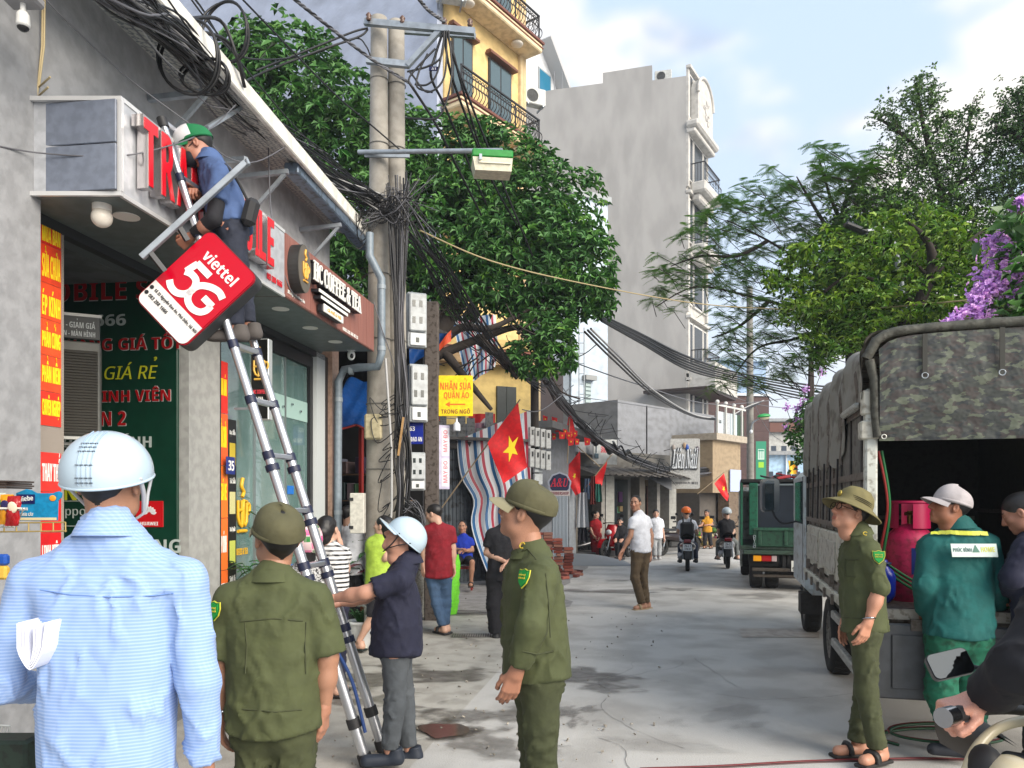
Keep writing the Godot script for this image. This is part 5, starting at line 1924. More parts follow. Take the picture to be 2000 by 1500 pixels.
func build_trees()->void:
	var rng:=RandomNumberGenerator.new()
	rng.seed=77
	var bark:=K(0.20,0.17,0.15,0.9,"stain",1.5,"nplaster",2.0)
	# --- broad dark tree behind the poles,whorled leaves
	var base:=P(812,1240,12.6)
	base.y=0.0
	var t:=thing("broad_leaved_tree","dense dark green tree with whorled leaves behind the twin poles","tree",base)
	var b:=B.new()
	b.tube(spline([base,P(815,900,12.6),P(830,720,12.7),P(868,640,12.8),P(900,560,13.0),P(930,470,13.1)],5),[0.22,0.21,0.21,0.2,0.2,0.19,0.19,0.18,0.18,0.17,0.17,0.16,0.16,0.15,0.15,0.14,0.13,0.12,0.12,0.11,0.11,0.10,0.09,0.08,0.07,0.06],9)
	put(b,"trunk",bark,t)
	for q in [[[830,720,12.7],[780,620,12.7],[720,520,12.6],[650,380,12.4]],[[868,640,12.8],[840,540,13.0],[800,400,13.2],[760,300,13.0]],[[840,700,12.7],[940,660,12.7],[1020,640,12.8],[1090,690,12.7]],[[900,560,13.0],[1000,520,13.1],[1080,480,13.2]],[[850,680,12.7],[900,640,12.5],[960,640,12.4],[1040,600,12.6]],[[720,520,12.6],[690,560,12.5],[675,600,12.4]],[[930,660,12.7],[980,700,12.6],[1010,740,12.6]],[[870,690,12.7],[910,740,12.5],[960,800,12.4]]]:
		b=B.new()
		var pp:=[]
		for e in q:
			pp.append(P(e[0],e[1],e[2]))
		var sp:=spline(pp,5)
		var rr:=[]
		for i in sp.size():
			rr.append(lerpf(0.09,0.025,float(i)/sp.size()))
		b.tube(sp,rr,7)
		put(b,"limb",bark,t)
	b=B.new()
	for i in 70:
		var u:=rng.randf_range(840,1100)
		var v:=rng.randf_range(560,760)
		var p:=P(u,v,rng.randf_range(12.3,13.2))
		var e:=p+V(rng.randf_range(-0.6,0.6),rng.randf_range(-0.45,0.5),rng.randf_range(-0.3,0.3))
		b.tube(spline([p,(p+e)*0.5+V(rng.randf_range(-0.1,0.1),rng.randf_range(-0.1,0.1),0),e],3),rng.randf_range(0.006,0.014),4,false)
	put(b,"twigs",bark,t).set_meta("kind","stuff")
	var lobes:=[[560,170,120,120,12.2],[500,110,60,60,12.0],[470,150,45,50,12.0],[650,240,125,110,12.5],[585,290,70,70,12.4],[760,300,90,110,12.8],[850,330,130,105,13.2],[965,375,140,115,13.4],[1065,430,125,110,13.2],[1125,520,85,85,13.0],[1010,500,140,110,12.9],[870,460,130,110,13.0],[905,560,100,60,12.8],[1060,600,85,55,12.8],[1085,680,45,50,12.6],[1030,700,40,40,12.7],[685,430,95,110,12.5],[660,540,60,70,12.4],[770,520,80,90,13.2],[1160,580,45,45,13.0],[930,270,60,40,13.4]]
	var lm:=leaf_mat(C(0.30,0.48,0.235),C(0.20,0.38,0.10),0.6)
	var me:=leaf_mesh(6,0.155,0.031,0.02,lm,C(1,1,1))
	var all:=[]
	for q in lobes:
		var c:=P(q[0],q[1],q[4])
		var k: float=q[4]/F
		var r:=V(q[2]*k,q[3]*k,minf(q[2],q[3])*k*1.1)
		var n:=int(440.0*r.x*r.y)+34
		for i in n:
			var dir:=V(rng.randf_range(-1,1),rng.randf_range(-1,1),rng.randf_range(-1,1)).normalized()
			var rad:=pow(rng.randf(),0.28)
			if i % 3==0:
				rad=rng.randf_range(0.86,1.08)
			var p:=c+dir*r*rad
			var g:=rng.randf()
			var col:=C(0.75,0.82,0.85).lerp(C(1.35,1.3,0.85),g*g)
			if rng.randf()<0.05:
				col=C(1.9,1.55,0.8)
			all.append([p.z,T(rnd_basis(rng,(dir+V(0,0.8,0.25)).normalized(),0.45,rng.randf_range(0.75,1.25)),p),col,rad])
	# the 300 that show largest and lie outermost become leaves one can pick
	all.sort_custom(func(x,y): return x[0]-x[3]*-1.2>y[0]-y[3]*-1.2)
	var inv:=t.global_transform.affine_inverse()
	var variants:=[]
	for k in 6:
		variants.append(leaf_mesh(5+k % 3,0.14+0.010*k,0.031,0.0+0.02*k,lm,[C(0.8,0.85,0.85),C(1,1,0.9),C(1.25,1.2,0.85),C(0.9,1.0,0.95),C(1.1,1.1,0.9),C(1.5,1.35,0.8)][k]))
	for i in 300:
		share(variants[i % 6],"leaf_whorl",t,inv*all[i][1])
	var xfs:=[]
	var cols:=PackedColorArray()
	for i in range(300,all.size()):
		xfs.append(inv*all[i][1])
		cols.append(all[i][2])
	cloud(t,"foliage",me,xfs,cols)

	# --- flat-topped feathery tree over the street
	var fbase:=V(6.4,0,-14.0)
	var ft:=thing("feathery_tree","feathery flat layered tree reaching left over the street above the trucks","tree",fbase)
	b=B.new()
	b.tube(spline([fbase,V(6.3,2.5,-14.0),P(1660,560,14.0),P(1640,470,14.0),P(1655,380,14.2)],5),[0.2,0.2,0.2,0.19,0.18,0.18,0.17,0.16,0.15,0.14,0.13,0.12,0.11,0.1,0.09,0.08,0.07,0.06,0.05,0.04,0.03],8)
	put(b,"trunk",bark,ft)
	var arms:=[[[1660,560,14.0],[1580,520,14.2],[1500,470,14.4],[1420,430,14.6]],[[1650,500,14.0],[1600,420,14.0],[1570,370,14.1],[1556,345,14.2]],[[1660,580,14.0],[1560,600,14.3],[1470,580,14.6],[1360,560,14.9],[1280,600,15.2]],[[1645,440,14.1],[1620,380,14.1],[1600,310,14.2]],[[1660,620,14.0],[1560,660,14.5],[1480,680,15.0],[1430,740,15.2]],[[1655,380,14.2],[1690,330,14.2],[1720,300,14.2]],[[1500,470,14.4],[1440,500,14.6],[1370,500,14.8],[1310,520,15.0]],[[1500,590,14.5],[1440,640,14.8],[1390,660,15.0]]]
	for q in arms:
		b=B.new()
		var pp:=[]
		for e in q:
			pp.append(P(e[0],e[1],e[2]))
		var sp:=spline(pp,5)
		var rr:=[]
		for i in sp.size():
			rr.append(lerpf(0.042,0.008,float(i)/sp.size()))
		b.tube(sp,rr,6)
		put(b,"limb",bark,ft)
	var fm:=leaf_mat(C(0.41,0.55,0.24),C(0.42,0.58,0.14),0.6)
	var fr:=frond_mesh(0.30,0.085,10,fm,C(1,1,1))
	xfs=[]
	cols=PackedColorArray()
	var tw:=B.new()
	inv=ft.global_transform.affine_inverse()
	var n_cl:=0
	while n_cl<400:
		var u:=rng.randf_range(1265,1740)
		var v:=rng.randf_range(275,770)
		var top: float=lerpf(500,390,(u-1265)/135.0) if u<1400 else lerpf(390,282,(u-1400)/170.0) if u<1570 else lerpf(282,292,(u-1570)/170.0)
		var bot: float=lerpf(640,600,(u-1265)/115.0) if u<1380 else 770.0 if u<1500 else lerpf(770,640,(u-1500)/240.0)
		if v<top or v>bot:
			continue
		if u<1400 and v>540 and rng.randf()<0.5:
			continue
		if rng.randf()<0.35*sin(v*0.055+u*0.01):
			continue
		n_cl+=1
		var d:=lerpf(15.4,13.6,(u-1265)/475.0)+rng.randf_range(-0.7,0.7)
		var c:=P(u,v,d)
		tw.tube(PV([c,c+V(rng.randf_range(0.1,0.55),rng.randf_range(-0.35,-0.1),rng.randf_range(-0.2,0.2))]),0.008,4,false)
		for i in rng.randi_range(7,13):
			var a:=rng.randf()*TAU
			var dir:=V(cos(a),rng.randf_range(-0.35,0.22),sin(a)).normalized()
			var xf:=T(Basis.looking_at(-dir,UP).scaled(Vector3.ONE*rng.randf_range(0.6,1.15)),c+V(rng.randf_range(-0.12,0.12),rng.randf_range(-0.06,0.06),rng.randf_range(-0.12,0.12)))
			xfs.append(inv*xf)
			cols.append(C(0.7,0.8,0.75).lerp(C(1.3,1.25,0.85),pow(rng.randf(),1.5)))
	put(tw,"twigs",bark,ft).set_meta("kind","stuff")
	cloud(ft,"fronds",fr,xfs,cols)

	# --- tall small-leaved trees behind the truck
	var small:=[
		["dark_small_leaved_tree","tall thin small-leaved tree behind the truck, its tuft highest against the sky",8.6,13.2,C(0.30,0.42,0.21),C(0.20,0.30,0.09),0.062,
			[[1795,165,22,20,40],[1780,200,38,30,90],[1815,195,28,30,60],[1725,228,28,14,40],[1745,245,16,14,22],[1770,260,34,30,70],[1800,290,38,40,95],[1830,240,30,25,50],[1848,230,14,10,20],[1895,218,14,16,30],[1880,250,24,22,40],[1850,290,45,40,110],[1780,330,45,30,100],[1830,350,60,40,170],[1900,310,40,34,90],[1755,300,16,20,24],[1870,400,60,50,190],[1760,390,55,40,130],[1940,380,60,60,210],[1820,440,70,50,210],[1930,290,20,20,24]],
			[[[1790,640],[1810,520],[1840,400],[1820,310],[1800,230],[1792,165]],[[1840,400],[1880,330],[1896,220]],[[1825,330],[1770,270],[1715,230]],[[1830,380],[1900,340],[1940,290]]]],
		["dark_small_leaved_tree","dark small-leaved tree at the right edge with a loose tuft pointing left",9.4,12.4,C(0.24,0.36,0.18),C(0.14,0.24,0.07),0.062,
			[[1955,225,18,18,40],[1945,255,16,12,26],[1985,190,22,22,60],[1998,240,30,30,80],[1985,280,26,24,60],[2010,320,60,50,180],[1975,350,50,40,120],[2030,240,60,90,240],[2000,430,70,60,260],[1965,255,12,8,14]],
			[[[2040,640],[2030,450],[2010,320],[1980,260],[1945,250]],[[2015,340],[2000,240],[1988,180]]]],
		["mid_green_tree","mid green dense tree filling the gap over the truck's canopy",7.2,13.8,C(0.42,0.56,0.25),C(0.38,0.54,0.14),0.075,
			[[1700,430,70,50,170],[1760,470,90,60,260],[1850,480,90,70,300],[1680,520,60,50,150],[1740,560,80,60,230],[1830,570,90,60,280],[1640,570,50,50,130],[1930,520,80,70,260],[1690,620,70,40,160],[1790,630,90,40,220],[1900,610,80,40,200],[1620,640,40,36,90],[1600,690,26,30,50],[1650,480,40,40,80]],
			[[[1740,760],[1740,620],[1720,520],[1690,440]],[[1740,620],[1800,540],[1850,470]]]]]
	for q in small:
		var sb:=V((q[7][0][0]-1000.0)/F*q[3],0,-q[3])
		sb.x=(q[8][0][0][0]-1000.0)/F*q[3]
		var o:=thing(q[0],q[1],"tree",sb)
		var first:=true
		for br in q[8]:
			var pp:=[]
			if first:
				pp.append(sb)
			for e in br:
				pp.append(P(e[0],e[1],q[3]))
			b=B.new()
			var sp:=spline(pp,5)
			var rr:=[]
			for i in sp.size():
				rr.append(lerpf(0.12 if first else 0.045,0.012,float(i)/sp.size()))
			b.tube(sp,rr,7)
			put(b,"trunk" if first else "limb",bark,o)
			first=false
		var sm:=leaf_mat(q[4],q[5],0.55)
		var sl:=leaf_mesh(4,q[6]*1.25,q[6]*0.30,0.0,sm,C(1,1,1))
		inv=o.global_transform.affine_inverse()
		xfs=[]
		cols=PackedColorArray()
		var tw2:=B.new()
		for cl in q[7]:
			var c:=P(cl[0],cl[1],q[3])
			var k: float=q[3]/F
			for i in 3:
				tw2.tube(PV([c+V(0,-0.9*cl[3]*k,0),c+V(rng.randf_range(-1,1)*cl[2]*k,rng.randf_range(0.1,0.9)*cl[3]*k,rng.randf_range(-0.2,0.2))]),0.006,4,false)
			for i in int(cl[4]*(1.6 if q[3]<13.5 else 3.6)):
				var dir:=V(rng.randfn(0,0.55),rng.randfn(0,0.55),rng.randfn(0,0.6))
				var p:=c+dir*V(cl[2]*k,cl[3]*k,(cl[2]+cl[3])*0.5*k+0.1)
				xfs.append(inv*T(rnd_basis(rng,UP,0.9,rng.randf_range(0.7,1.3)),p))
				cols.append(C(0.7,0.8,0.8).lerp(C(1.35,1.3,0.9),pow(rng.randf(),1.6)))
		put(tw2,"twigs",bark,o).set_meta("kind","stuff")
		cloud(o,"foliage",sl,xfs,cols)

	# --- bright young foliage in front of it,compound leaves
	var yb:=V(5.0,0,-10.6)
	var yt:=thing("bright_green_tree","bright yellow-green compound-leaved tree just above the truck canopy","tree",yb)
	b=B.new()
	b.tube(spline([yb,V(5.0,3.0,-10.6),P(1810,560,10.6),P(1815,480,10.6),P(1770,430,10.7)],5),[0.13,0.13,0.12,0.12,0.11,0.11,0.1,0.1,0.09,0.09,0.08,0.08,0.07,0.07,0.06,0.05,0.05,0.04,0.03,0.02,0.02],8)
	put(b,"trunk",bark,yt)
	for q in [[[1815,620],[1740,560],[1660,540],[1610,570]],[[1812,560],[1860,500],[1920,450]],[[1815,600],[1900,570],[1960,560]],[[1812,540],[1760,490],[1700,470]]]:
		b=B.new()
		var pp:=[]
		for e in q:
			pp.append(P(e[0],e[1],10.6))
		b.tube(spline(pp,5),0.025,6)
		put(b,"limb",bark,yt)
	var ym:=leaf_mat(C(0.50,0.62,0.25),C(0.50,0.62,0.16),0.5)
	var yf:=leaf_mesh(7,0.115,0.020,0.2,ym,C(1,1,1))
	inv=yt.global_transform.affine_inverse()
	xfs=[]
	cols=PackedColorArray()
	for i in 900:
		var u:=rng.randf_range(1500,2010)
		var v:=rng.randf_range(385,690)
		if v<385+absf(u-1790)*0.42 or v>620+(u-1500)*0.5 or rng.randf()<0.4+0.6*sin(u*0.045+v*0.03)*sin(v*0.05-u*0.02):
			continue
		var c:=P(u,v,10.6+rng.randf_range(-0.9,0.9))
		for k in rng.randi_range(3,7):
			var a:=rng.randf()*TAU
			var dir:=V(cos(a),rng.randf_range(-0.5,0.3),sin(a)).normalized()
			xfs.append(inv*T(rnd_basis(rng,V(0,0.7,0.4),0.7,rng.randf_range(0.6,1.25)),c+dir*rng.randf_range(0.05,0.28)))
			cols.append(C(0.38,0.58,0.55).lerp(C(1.35,1.25,0.9),pow(rng.randf(),1.3)))
	cloud(yt,"fronds",yf,xfs,cols)

	# --- lilac-flowered tree at the right edge,and its far twin behind the truck's cab
	for q in [["lilac flowered tree with broad leaves at the right edge above the canopy",5.4,8.2,[[1945,480,26],[1965,505,26],[1935,545,26],[1955,560,20],[1915,580,20],[1905,605,20],[1870,622,16],[1855,628,10],[1925,612,16],[1990,545,16],[1985,578,14],[1995,405,14],[1990,398,8]],[[1985,610,55],[1990,500,40],[1960,640,40],[2020,560,70],[1975,440,30]],2090],
			["small lilac flowered tree behind the covered truck's cab",11.0,21.0,[[1568,790,9],[1556,800,8],[1536,797,7],[1555,822,6],[1535,836,5],[1605,725,8],[1572,760,7]],[[1560,840,20],[1565,815,18],[1550,855,14],[1560,895,12],[1580,800,20],[1580,870,24]],1590]]:
		var d: float=q[2]
		var pb:=V((q[5]-1000.0)/F*d,0,-d)
		var o:=thing("lilac_tree",q[0],"tree",pb)
		b=B.new()
		b.tube(spline([pb,P(q[5]-5,700,d),P(q[4][0][0]+20,q[4][0][1],d)],5),0.06,8)
		put(b,"trunk",bark,o)
		for e in q[3]:
			b=B.new()
			b.tube(spline([P(q[4][0][0]+15,q[4][0][1],d),P((q[4][0][0]+e[0])*0.5,(q[4][0][1]+e[1])*0.5+6,d),P(e[0],e[1],d)],4),0.009,5)
			put(b,"stem",K(0.35,0.33,0.2,0.8),o)
		var pm:=leaf_mat(C(0.90,0.74,0.95),C(0.6,0.4,0.65),0.7)
		var pe:=leaf_mesh(5,0.034,0.017,-0.2,pm,C(1,1,1))
		inv=o.global_transform.affine_inverse()
		xfs=[]
		cols=PackedColorArray()
		for e in q[3]:
			var c:=P(e[0],e[1],d)
			var r: float=e[2]*d/F
			for i in int(e[2]*4.4)+10:
				var dir:=V(rng.randfn(0,0.5),rng.randfn(0,0.55),rng.randfn(0,0.5))
				xfs.append(inv*T(rnd_basis(rng,UP,1.2,rng.randf_range(0.8,1.4)),c+dir*r))
				cols.append(C(0.8,0.75,0.95).lerp(C(1.3,1.25,1.15),rng.randf()))
		cloud(o,"blossom",pe,xfs,cols)
		var bm:=leaf_mat(C(0.21,0.38,0.12),C(0.14,0.28,0.04),0.4)
		var be:=[]
		for k in 4:
			be.append(leaf_mesh(2,0.17,0.045,0.15+k*0.1,bm,[C(0.8,0.9,0.8),C(1.1,1.1,0.9),C(1.3,1.2,0.9),C(0.95,1,1)][k]))
		for e in q[4]:
			for i in int(e[2]*(0.9 if d<10.0 else 2.2)):
				var c:=P(e[0]+rng.randfn(0,0.6)*e[2],e[1]+rng.randfn(0,0.6)*e[2],d+rng.randf_range(-0.3,0.3))
				share(be[i % 4],"leaf_pair",o,inv*T(rnd_basis(rng,V(0,1,0.4),0.8,rng.randf_range(0.7,1.2)),c))

	# street lamp arm among the leaves
	var sl2:=thing("street_lamp","slim grey street lamp whose dark head shows among the leaves above the truck","street lamp",V(6.35,0,-12.3))
	b=B.new()
	b.tube(spline([V(6.35,0,-12.3),V(6.35,3.6,-12.3),P(1745,476,12.0),P(1690,452,11.9)],5),0.045,8)
	put(b,"pole",K(0.55,0.57,0.60,0.5,"",1,"",1,0.4),sl2)
	b=B.new()
	b.bar(P(1692,454,11.9),P(1650,437,11.9),0.14,0.07,UP,0.02)
	put(b,"lamp_head",K(0.12,0.13,0.14,0.5),sl2)

# ------------------------------------------------------------------ twin poles
func build_pole()->void:
	var o:=thing("twin_utility_poles","twin round concrete utility poles with steel cross-arms in the middle left","utility pole",P(745,1244,9.3))
	var conc:=K(0.60,0.58,0.545,0.9,"stain",0.9,"nplaster",1.2)
	for q in [[741.0,36.0,712.0,770.0,0.0],[775.0,44.0,0.0,0.0,0.12]]:
		var b:=B.new()
		var top:=P(q[0],q[1],9.25+q[4])
		var bot:=V(top.x-0.005,0,top.z)
		var prof:=[]
		for i in 22:
			var f:=i/21.0
			prof.append(W(lerpf(0.185 if q[4]==0.0 else 0.15,0.098,pow(f,0.8)),lerpf(0,top.y,f)))
		prof.append(W(0.0,top.y+0.01))
		b.lathe(prof,A(bot),20)
		put(b,"pole",conc,o)
		for k in 7:
			b=B.new()
			b.ring(T(Basis(RT,PI/2),V(top.x-0.002,2.0+k*0.78,top.z)),lerpf(0.165,0.11,k/6.0) if q[4]==0.0 else lerpf(0.14,0.11,k/6.0),0.006,24,5)
			put(b,"casting_seam",K(0.45,0.44,0.42,0.9),o)
	var st:=galv()
	var b:=B.new()
	b.bar(P(712,43,9.08),P(927,62,8.9),0.06,0.07)
	put(b,"cross_arm",st,o)
	b=B.new()
	b.bar(P(780,60,9.45),P(928,70,9.2),0.05,0.06)
	put(b,"cross_arm",st,o)
	b=B.new()
	b.bar(P(716,118,9.08),P(800,127,9.05),0.06,0.07)
	put(b,"cross_arm",st,o)
	b=B.new()
	b.bar(P(796,128,9.03),P(862,56,8.96),0.05,0.06)
	put(b,"brace",st,o)
	b=B.new()
	b.bar(P(712,303,9.1),P(800,304,9.1),0.03,0.05)
	put(b,"clamp_band",st,o)
	for q in [[720,40],[786,46],[918,52],[868,50]]:
		b=B.new()
		b.lathe([W(0.02,0.0),W(0.035,0.02),W(0.02,0.04),W(0.035,0.06),W(0.015,0.09),W(0,0.1)],A(P(q[0],q[1],9.0)),10)
		put(b,"insulator",K(0.35,0.25,0.2,0.3),o)
	# street lamp with green top on its long arm
	var l:=thing("green_street_lamp","green topped box street lamp on a horizontal pipe from the twin poles","street lamp",P(960,342,8.6))
	b=B.new()
	b.rod(P(700,297,9.1),P(981,294,8.6),0.027,10)
	put(b,"arm",galv(),l)
	var xf:=T(Basis(UP,0.12),P(960,322,8.55))
	fput("lid",K(0.06,0.52,0.16,0.4,"fine",1.0),l,xf,-0.225,0.225,0.02,0.105,-0.16,0.16,0.012)
	b=B.new()
	var a0:=[V(-0.22,0.018,-0.15),V(0.22,0.018,-0.15),V(0.22,0.018,0.15),V(-0.22,0.018,0.15)]
	var a1:=[V(-0.19,-0.115,-0.12),V(0.21,-0.115,-0.12),V(0.21,-0.115,0.12),V(-0.19,-0.115,0.12)]
	for i in 4:
		var j:=(i+1) % 4
		b.face([xf*a0[i],xf*a0[j],xf*a1[j],xf*a1[i]],xf.basis*[V(0,0,-1),V(1,0,0),FW,V(-1,0,0)][i])
	b.face([xf*a1[0],xf*a1[1],xf*a1[2],xf*a1[3]],Vector3.DOWN)
	put(b,"diffuser",K(0.80,0.78,0.69,0.3,"fine",1.0),l)
	fput("clip",galv(),l,xf,-0.15,-0.12,-0.02,0.04,0.161,0.175)
	fput("diffuser_rib",K(0.86,0.84,0.76,0.3),l,xf,-0.15,0.2,-0.045,-0.035,0.142,0.152)
	# small blue plate high on the pole
	var bp:=thing("small_blue_plate","tiny dark blue plate hanging in the cables beside the brace","plate",P(847,134,8.95))
	fput("plate",K(0.05,0.07,0.28,0.4),bp,T(Basis(FW,-0.05),P(847,134,8.95)),-0.055,0.055,-0.025,0.025,-0.005,0.0)
	text(bp,"lettering","A1",A(P(847,134,8.94)),0.05,0.03,0.002,K(0.8,0.8,0.85,0.5))

# ------------------------------------------------------------------ cables
func wire(b: B,pts: Array,r: float,jit:=0.0,rng: RandomNumberGenerator=null)->void:
	var pp:=[]
	for q in pts:
		var p:=P(q[0],q[1],q[2])
		if rng:
			p+=V(rng.randf_range(-jit,jit),rng.randf_range(-jit,jit),rng.randf_range(-jit,jit))
		pp.append(p)
	b.tube(spline(pp,6),r,5,false)

func cable_thing(called: String,label: String,wires: Array,m: Material,base: Vector3)->Node3D:
	var o:=thing(called,label,"cable",base)
	for w in wires:
		var b:=B.new()
		wire(b,w[0],w[1])
		put(b,"cable",m,o)
	return o

func build_cables()->void:
	var rng:=RandomNumberGenerator.new()
	rng.seed=31
	var bk:=K(0.085,0.085,0.095,0.5)
	var gy:=K(0.36,0.36,0.38,0.5)
	var pale:=K(0.66,0.66,0.66,0.5)
	# the loose bundle along the eave
	var o:=thing("cable_bundle","loose bundle of black and grey cables along the patterned eave to the twin poles","cables",P(470,200,6.2))
	for i in 46:
		var b:=B.new()
		var j:=0.04+0.075*rng.randf()
		var e:=rng.randf_range(-26,26)
		wire(b,[[120+e,-95,3.55],[235+e*1.1,-14+rng.randf_range(-12,12),4.1],[345+e,85+rng.randf_range(-16,16),4.95],[470+e*0.9,200+rng.randf_range(-16,22),6.2],[600+e*0.8,305+rng.randf_range(-10,34),7.7],[735+e*0.5,395+rng.randf_range(-14,14),9.05]],rng.randf_range(0.004,0.0095),j,rng)
		put(b,"cable",[bk,bk,gy,bk,bk,bk,pale][i % 7],o)
	# coils hanging off it
	for q in [[371,112,5.2,0.20,0.25,1.2],[440,62,5.6,0.17,0.22,0.4],[402,150,5.25,0.16,0.12,2.0]]:
		var b:=B.new()
		var c:=P(q[0],q[1],q[2])
		for k in 2:
			var pp:=PackedVector3Array()
			for i in 33:
				var a: float=TAU*i/32.0+q[5]
				pp.append(c+V(cos(a)*q[3],sin(a)*q[4],sin(a*2.0+k)*0.03+k*0.02))
			b.tube(pp,0.0115-k*0.002,6)
		put(b,"coil",bk,o)
	for q in [[[360,38,5.2],[430,40,5.5],[462,110,5.6],[478,170,5.8]],[[375,60,5.2],[440,78,5.5],[470,130,5.8],[490,210,6.2]]]:
		var b:=B.new()
		wire(b,q,0.014)
		put(b,"loop",bk,o)
	# knot of wires where it meets the poles
	var kn:=thing("wire_tangle","tangle of thin wires wound round the twin poles at mid height","cables",P(755,420,9.0))
	for i in 44:
		var b:=B.new()
		var a:=rng.randf_range(650,720)
		var v:=rng.randf_range(340,430)
		wire(b,[[a,v,8.6],[700+rng.randf_range(-12,12),v+rng.randf_range(20,60),8.9],[738+rng.randf_range(-12,12),395+rng.randf_range(-15,40),9.0],[770+rng.randf_range(-15,20),395+rng.randf_range(-30,40),8.95],[800+rng.randf_range(-14,60),400+rng.randf_range(-60,90),9.0]],rng.randf_range(0.003,0.006),0.02,rng)
		put(b,"wire",[bk,bk,gy,bk][i % 4],kn)
	# thick bundle down the pole
	var dn:=thing("cable_drop","thick black cable bundle running down the right side of the twin poles","cables",P(790,1000,9.0))
	for i in 42:
		var b:=B.new()
		var e:=rng.randf_range(-13,13)
		var e2:=rng.randf_range(-18,18)
		wire(b,[[776+e*1.8,375+rng.randf_range(-40,30),9.03],[779+e*1.1,500,8.98],[779+e*0.5,640,8.96],[784+e,790,8.96],[790+e2,880,8.95],[790+e2*0.8,960,8.95],[783+e2*0.7,1045+rng.randf_range(-50,40),9.0]],rng.randf_range(0.005,0.011),0.02,rng)
		put(b,"cable",[bk,bk,bk,gy][i % 4],dn)
	for i in 9:
		var b:=B.new()
		var v:=rng.randf_range(730,990)
		var w:=rng.randf_range(20,70)
		wire(b,[[785,v,8.95],[750,v+30,8.95],[785-w,v+10+rng.randf_range(-20,40),8.93],[740,v+70+rng.randf_range(-20,30),8.93],[786,v+45,8.94]],0.006,0.03,rng)
		put(b,"loop",bk,dn)
	for i in 14:
		var b:=B.new()
		wire(b,[[790,960+i*4,8.95],[812,985+rng.randf_range(-10,30),8.95],[826,1015+rng.randf_range(-20,20),8.95],[806,1050+rng.randf_range(-20,10),8.97],[788,1030,9.0]],0.005,0.03,rng)
		put(b,"loop",[bk,gy][i % 2],dn)
	var b2:=B.new()
	b2.tube(PV([P(753,700,8.93),P(765,880,8.93),P(765,990,8.93),P(760,1080,8.95)]),0.014,8)
	put(b2,"grey_conduit",pale,dn)
	b2=B.new()
	b2.bar(P(788,815,8.9),P(778,890,8.9),0.045,0.02)
	put(b2,"timber_batten",K(0.66,0.52,0.34,0.8,"stain",2.0),dn)
	# heavy twisted feeders to the cross-arm and on down through the tree
	var tw:=thing("twisted_feeder","heavy twisted grey feeder cable sloping to the twin poles from above","cable",P(700,90,8.8))
	for k in 3:
		var b:=B.new()
		var pts:=spline([P(565,-10,7.6),P(640,50,8.2),P(725,115,8.9),P(800,162,9.05)],30)
		var pp:=PackedVector3Array()
		for i in pts.size():
			var a:=i*0.55+TAU*k/3.0
			pp.append(pts[i]+V(cos(a)*0.011,sin(a)*0.011,0))
		b.tube(pp,0.0105,5)
		put(b,"strand",[gy,bk,gy][k],tw)
	tw=thing("twisted_feeder","heavy twisted grey feeder cable meeting the cross-arm from the top edge","cable",P(850,30,9.0))
	for k in 3:
		var b:=B.new()
		var pts:=spline([P(805,-20,8.6),P(835,18,8.8),P(868,42,8.95)],24)
		var pp:=PackedVector3Array()
		for i in pts.size():
			var a:=i*0.6+TAU*k/3.0
			pp.append(pts[i]+V(cos(a)*0.012,sin(a)*0.012,0))
		b.tube(pp,0.0115,5)
		put(b,"strand",[gy,bk,gy][k],tw)
	cable_thing("feeder_cable","black feeder cables fanning from the cross-arm down behind the tree crown",[
		[[[868,50,8.95],[875,120,9.0],[900,200,9.6],[960,350,11.0],[1010,440,12.0]],0.016],
		[[[872,50,8.95],[885,110,9.0],[915,190,9.6],[970,330,11.0],[1040,500,12.2]],0.016],
		[[[880,80,8.95],[900,160,9.2],[935,280,10.2],[945,300,10.4]],0.015],
		[[[800,162,9.05],[850,240,9.4],[890,320,10.0],[940,420,11.2]],0.017],
		[[[866,60,8.95],[850,110,8.98],[842,150,9.0],[870,210,9.4],[920,330,10.4],[950,400,11.2]],0.016]],bk,P(880,120,9.0))
	var lp:=thing("cable_loops","looped black jumper cables below the cross-arm brace","cables",P(840,150,9.0))
	for q in [[[868,60,8.9],[862,110,8.9],[835,130,8.9],[795,140,8.9]],[[872,60,8.9],[868,150,8.9],[835,180,8.9],[808,150,8.9],[800,140,8.9]],[[876,60,8.88],[882,150,8.88],[860,225,8.9],[820,232,8.9],[792,230,8.95]],[[835,105,8.9],[818,140,8.9],[815,170,8.9],[845,180,8.9]],[[868,70,8.9],[855,140,8.9],[835,165,8.9],[810,165,8.9]],[[850,95,8.9],[800,150,8.88],[808,172,8.9]]]:
		var b:=B.new()
		wire(b,q,0.012)
		put(b,"loop",bk,lp)
	# pair to the left of the poles
	cable_thing("service_cable","black service cables running left from the pole heads above the eave",[
		[[[718,55,9.1],[690,62,9.0],[620,90,8.6],[500,138,8.0]],0.013],[[[718,58,9.1],[700,72,9.0],[620,100,8.6],[500,148,8.0],[440,190,7.4]],0.013],
		[[[726,120,9.1],[715,90,9.0],[690,75,9.0],[600,108,8.6],[470,110,7.4],[390,10,6.0],[365,-20,5.6]],0.009],
		[[[790,300,9.0],[720,240,8.6],[650,180,8.0],[470,-5,6.6]],0.009],
		[[[745,395,9.05],[650,320,8.2],[560,230,7.2],[420,60,5.8],[360,-20,5.2]],0.007]],bk,P(620,95,8.6))
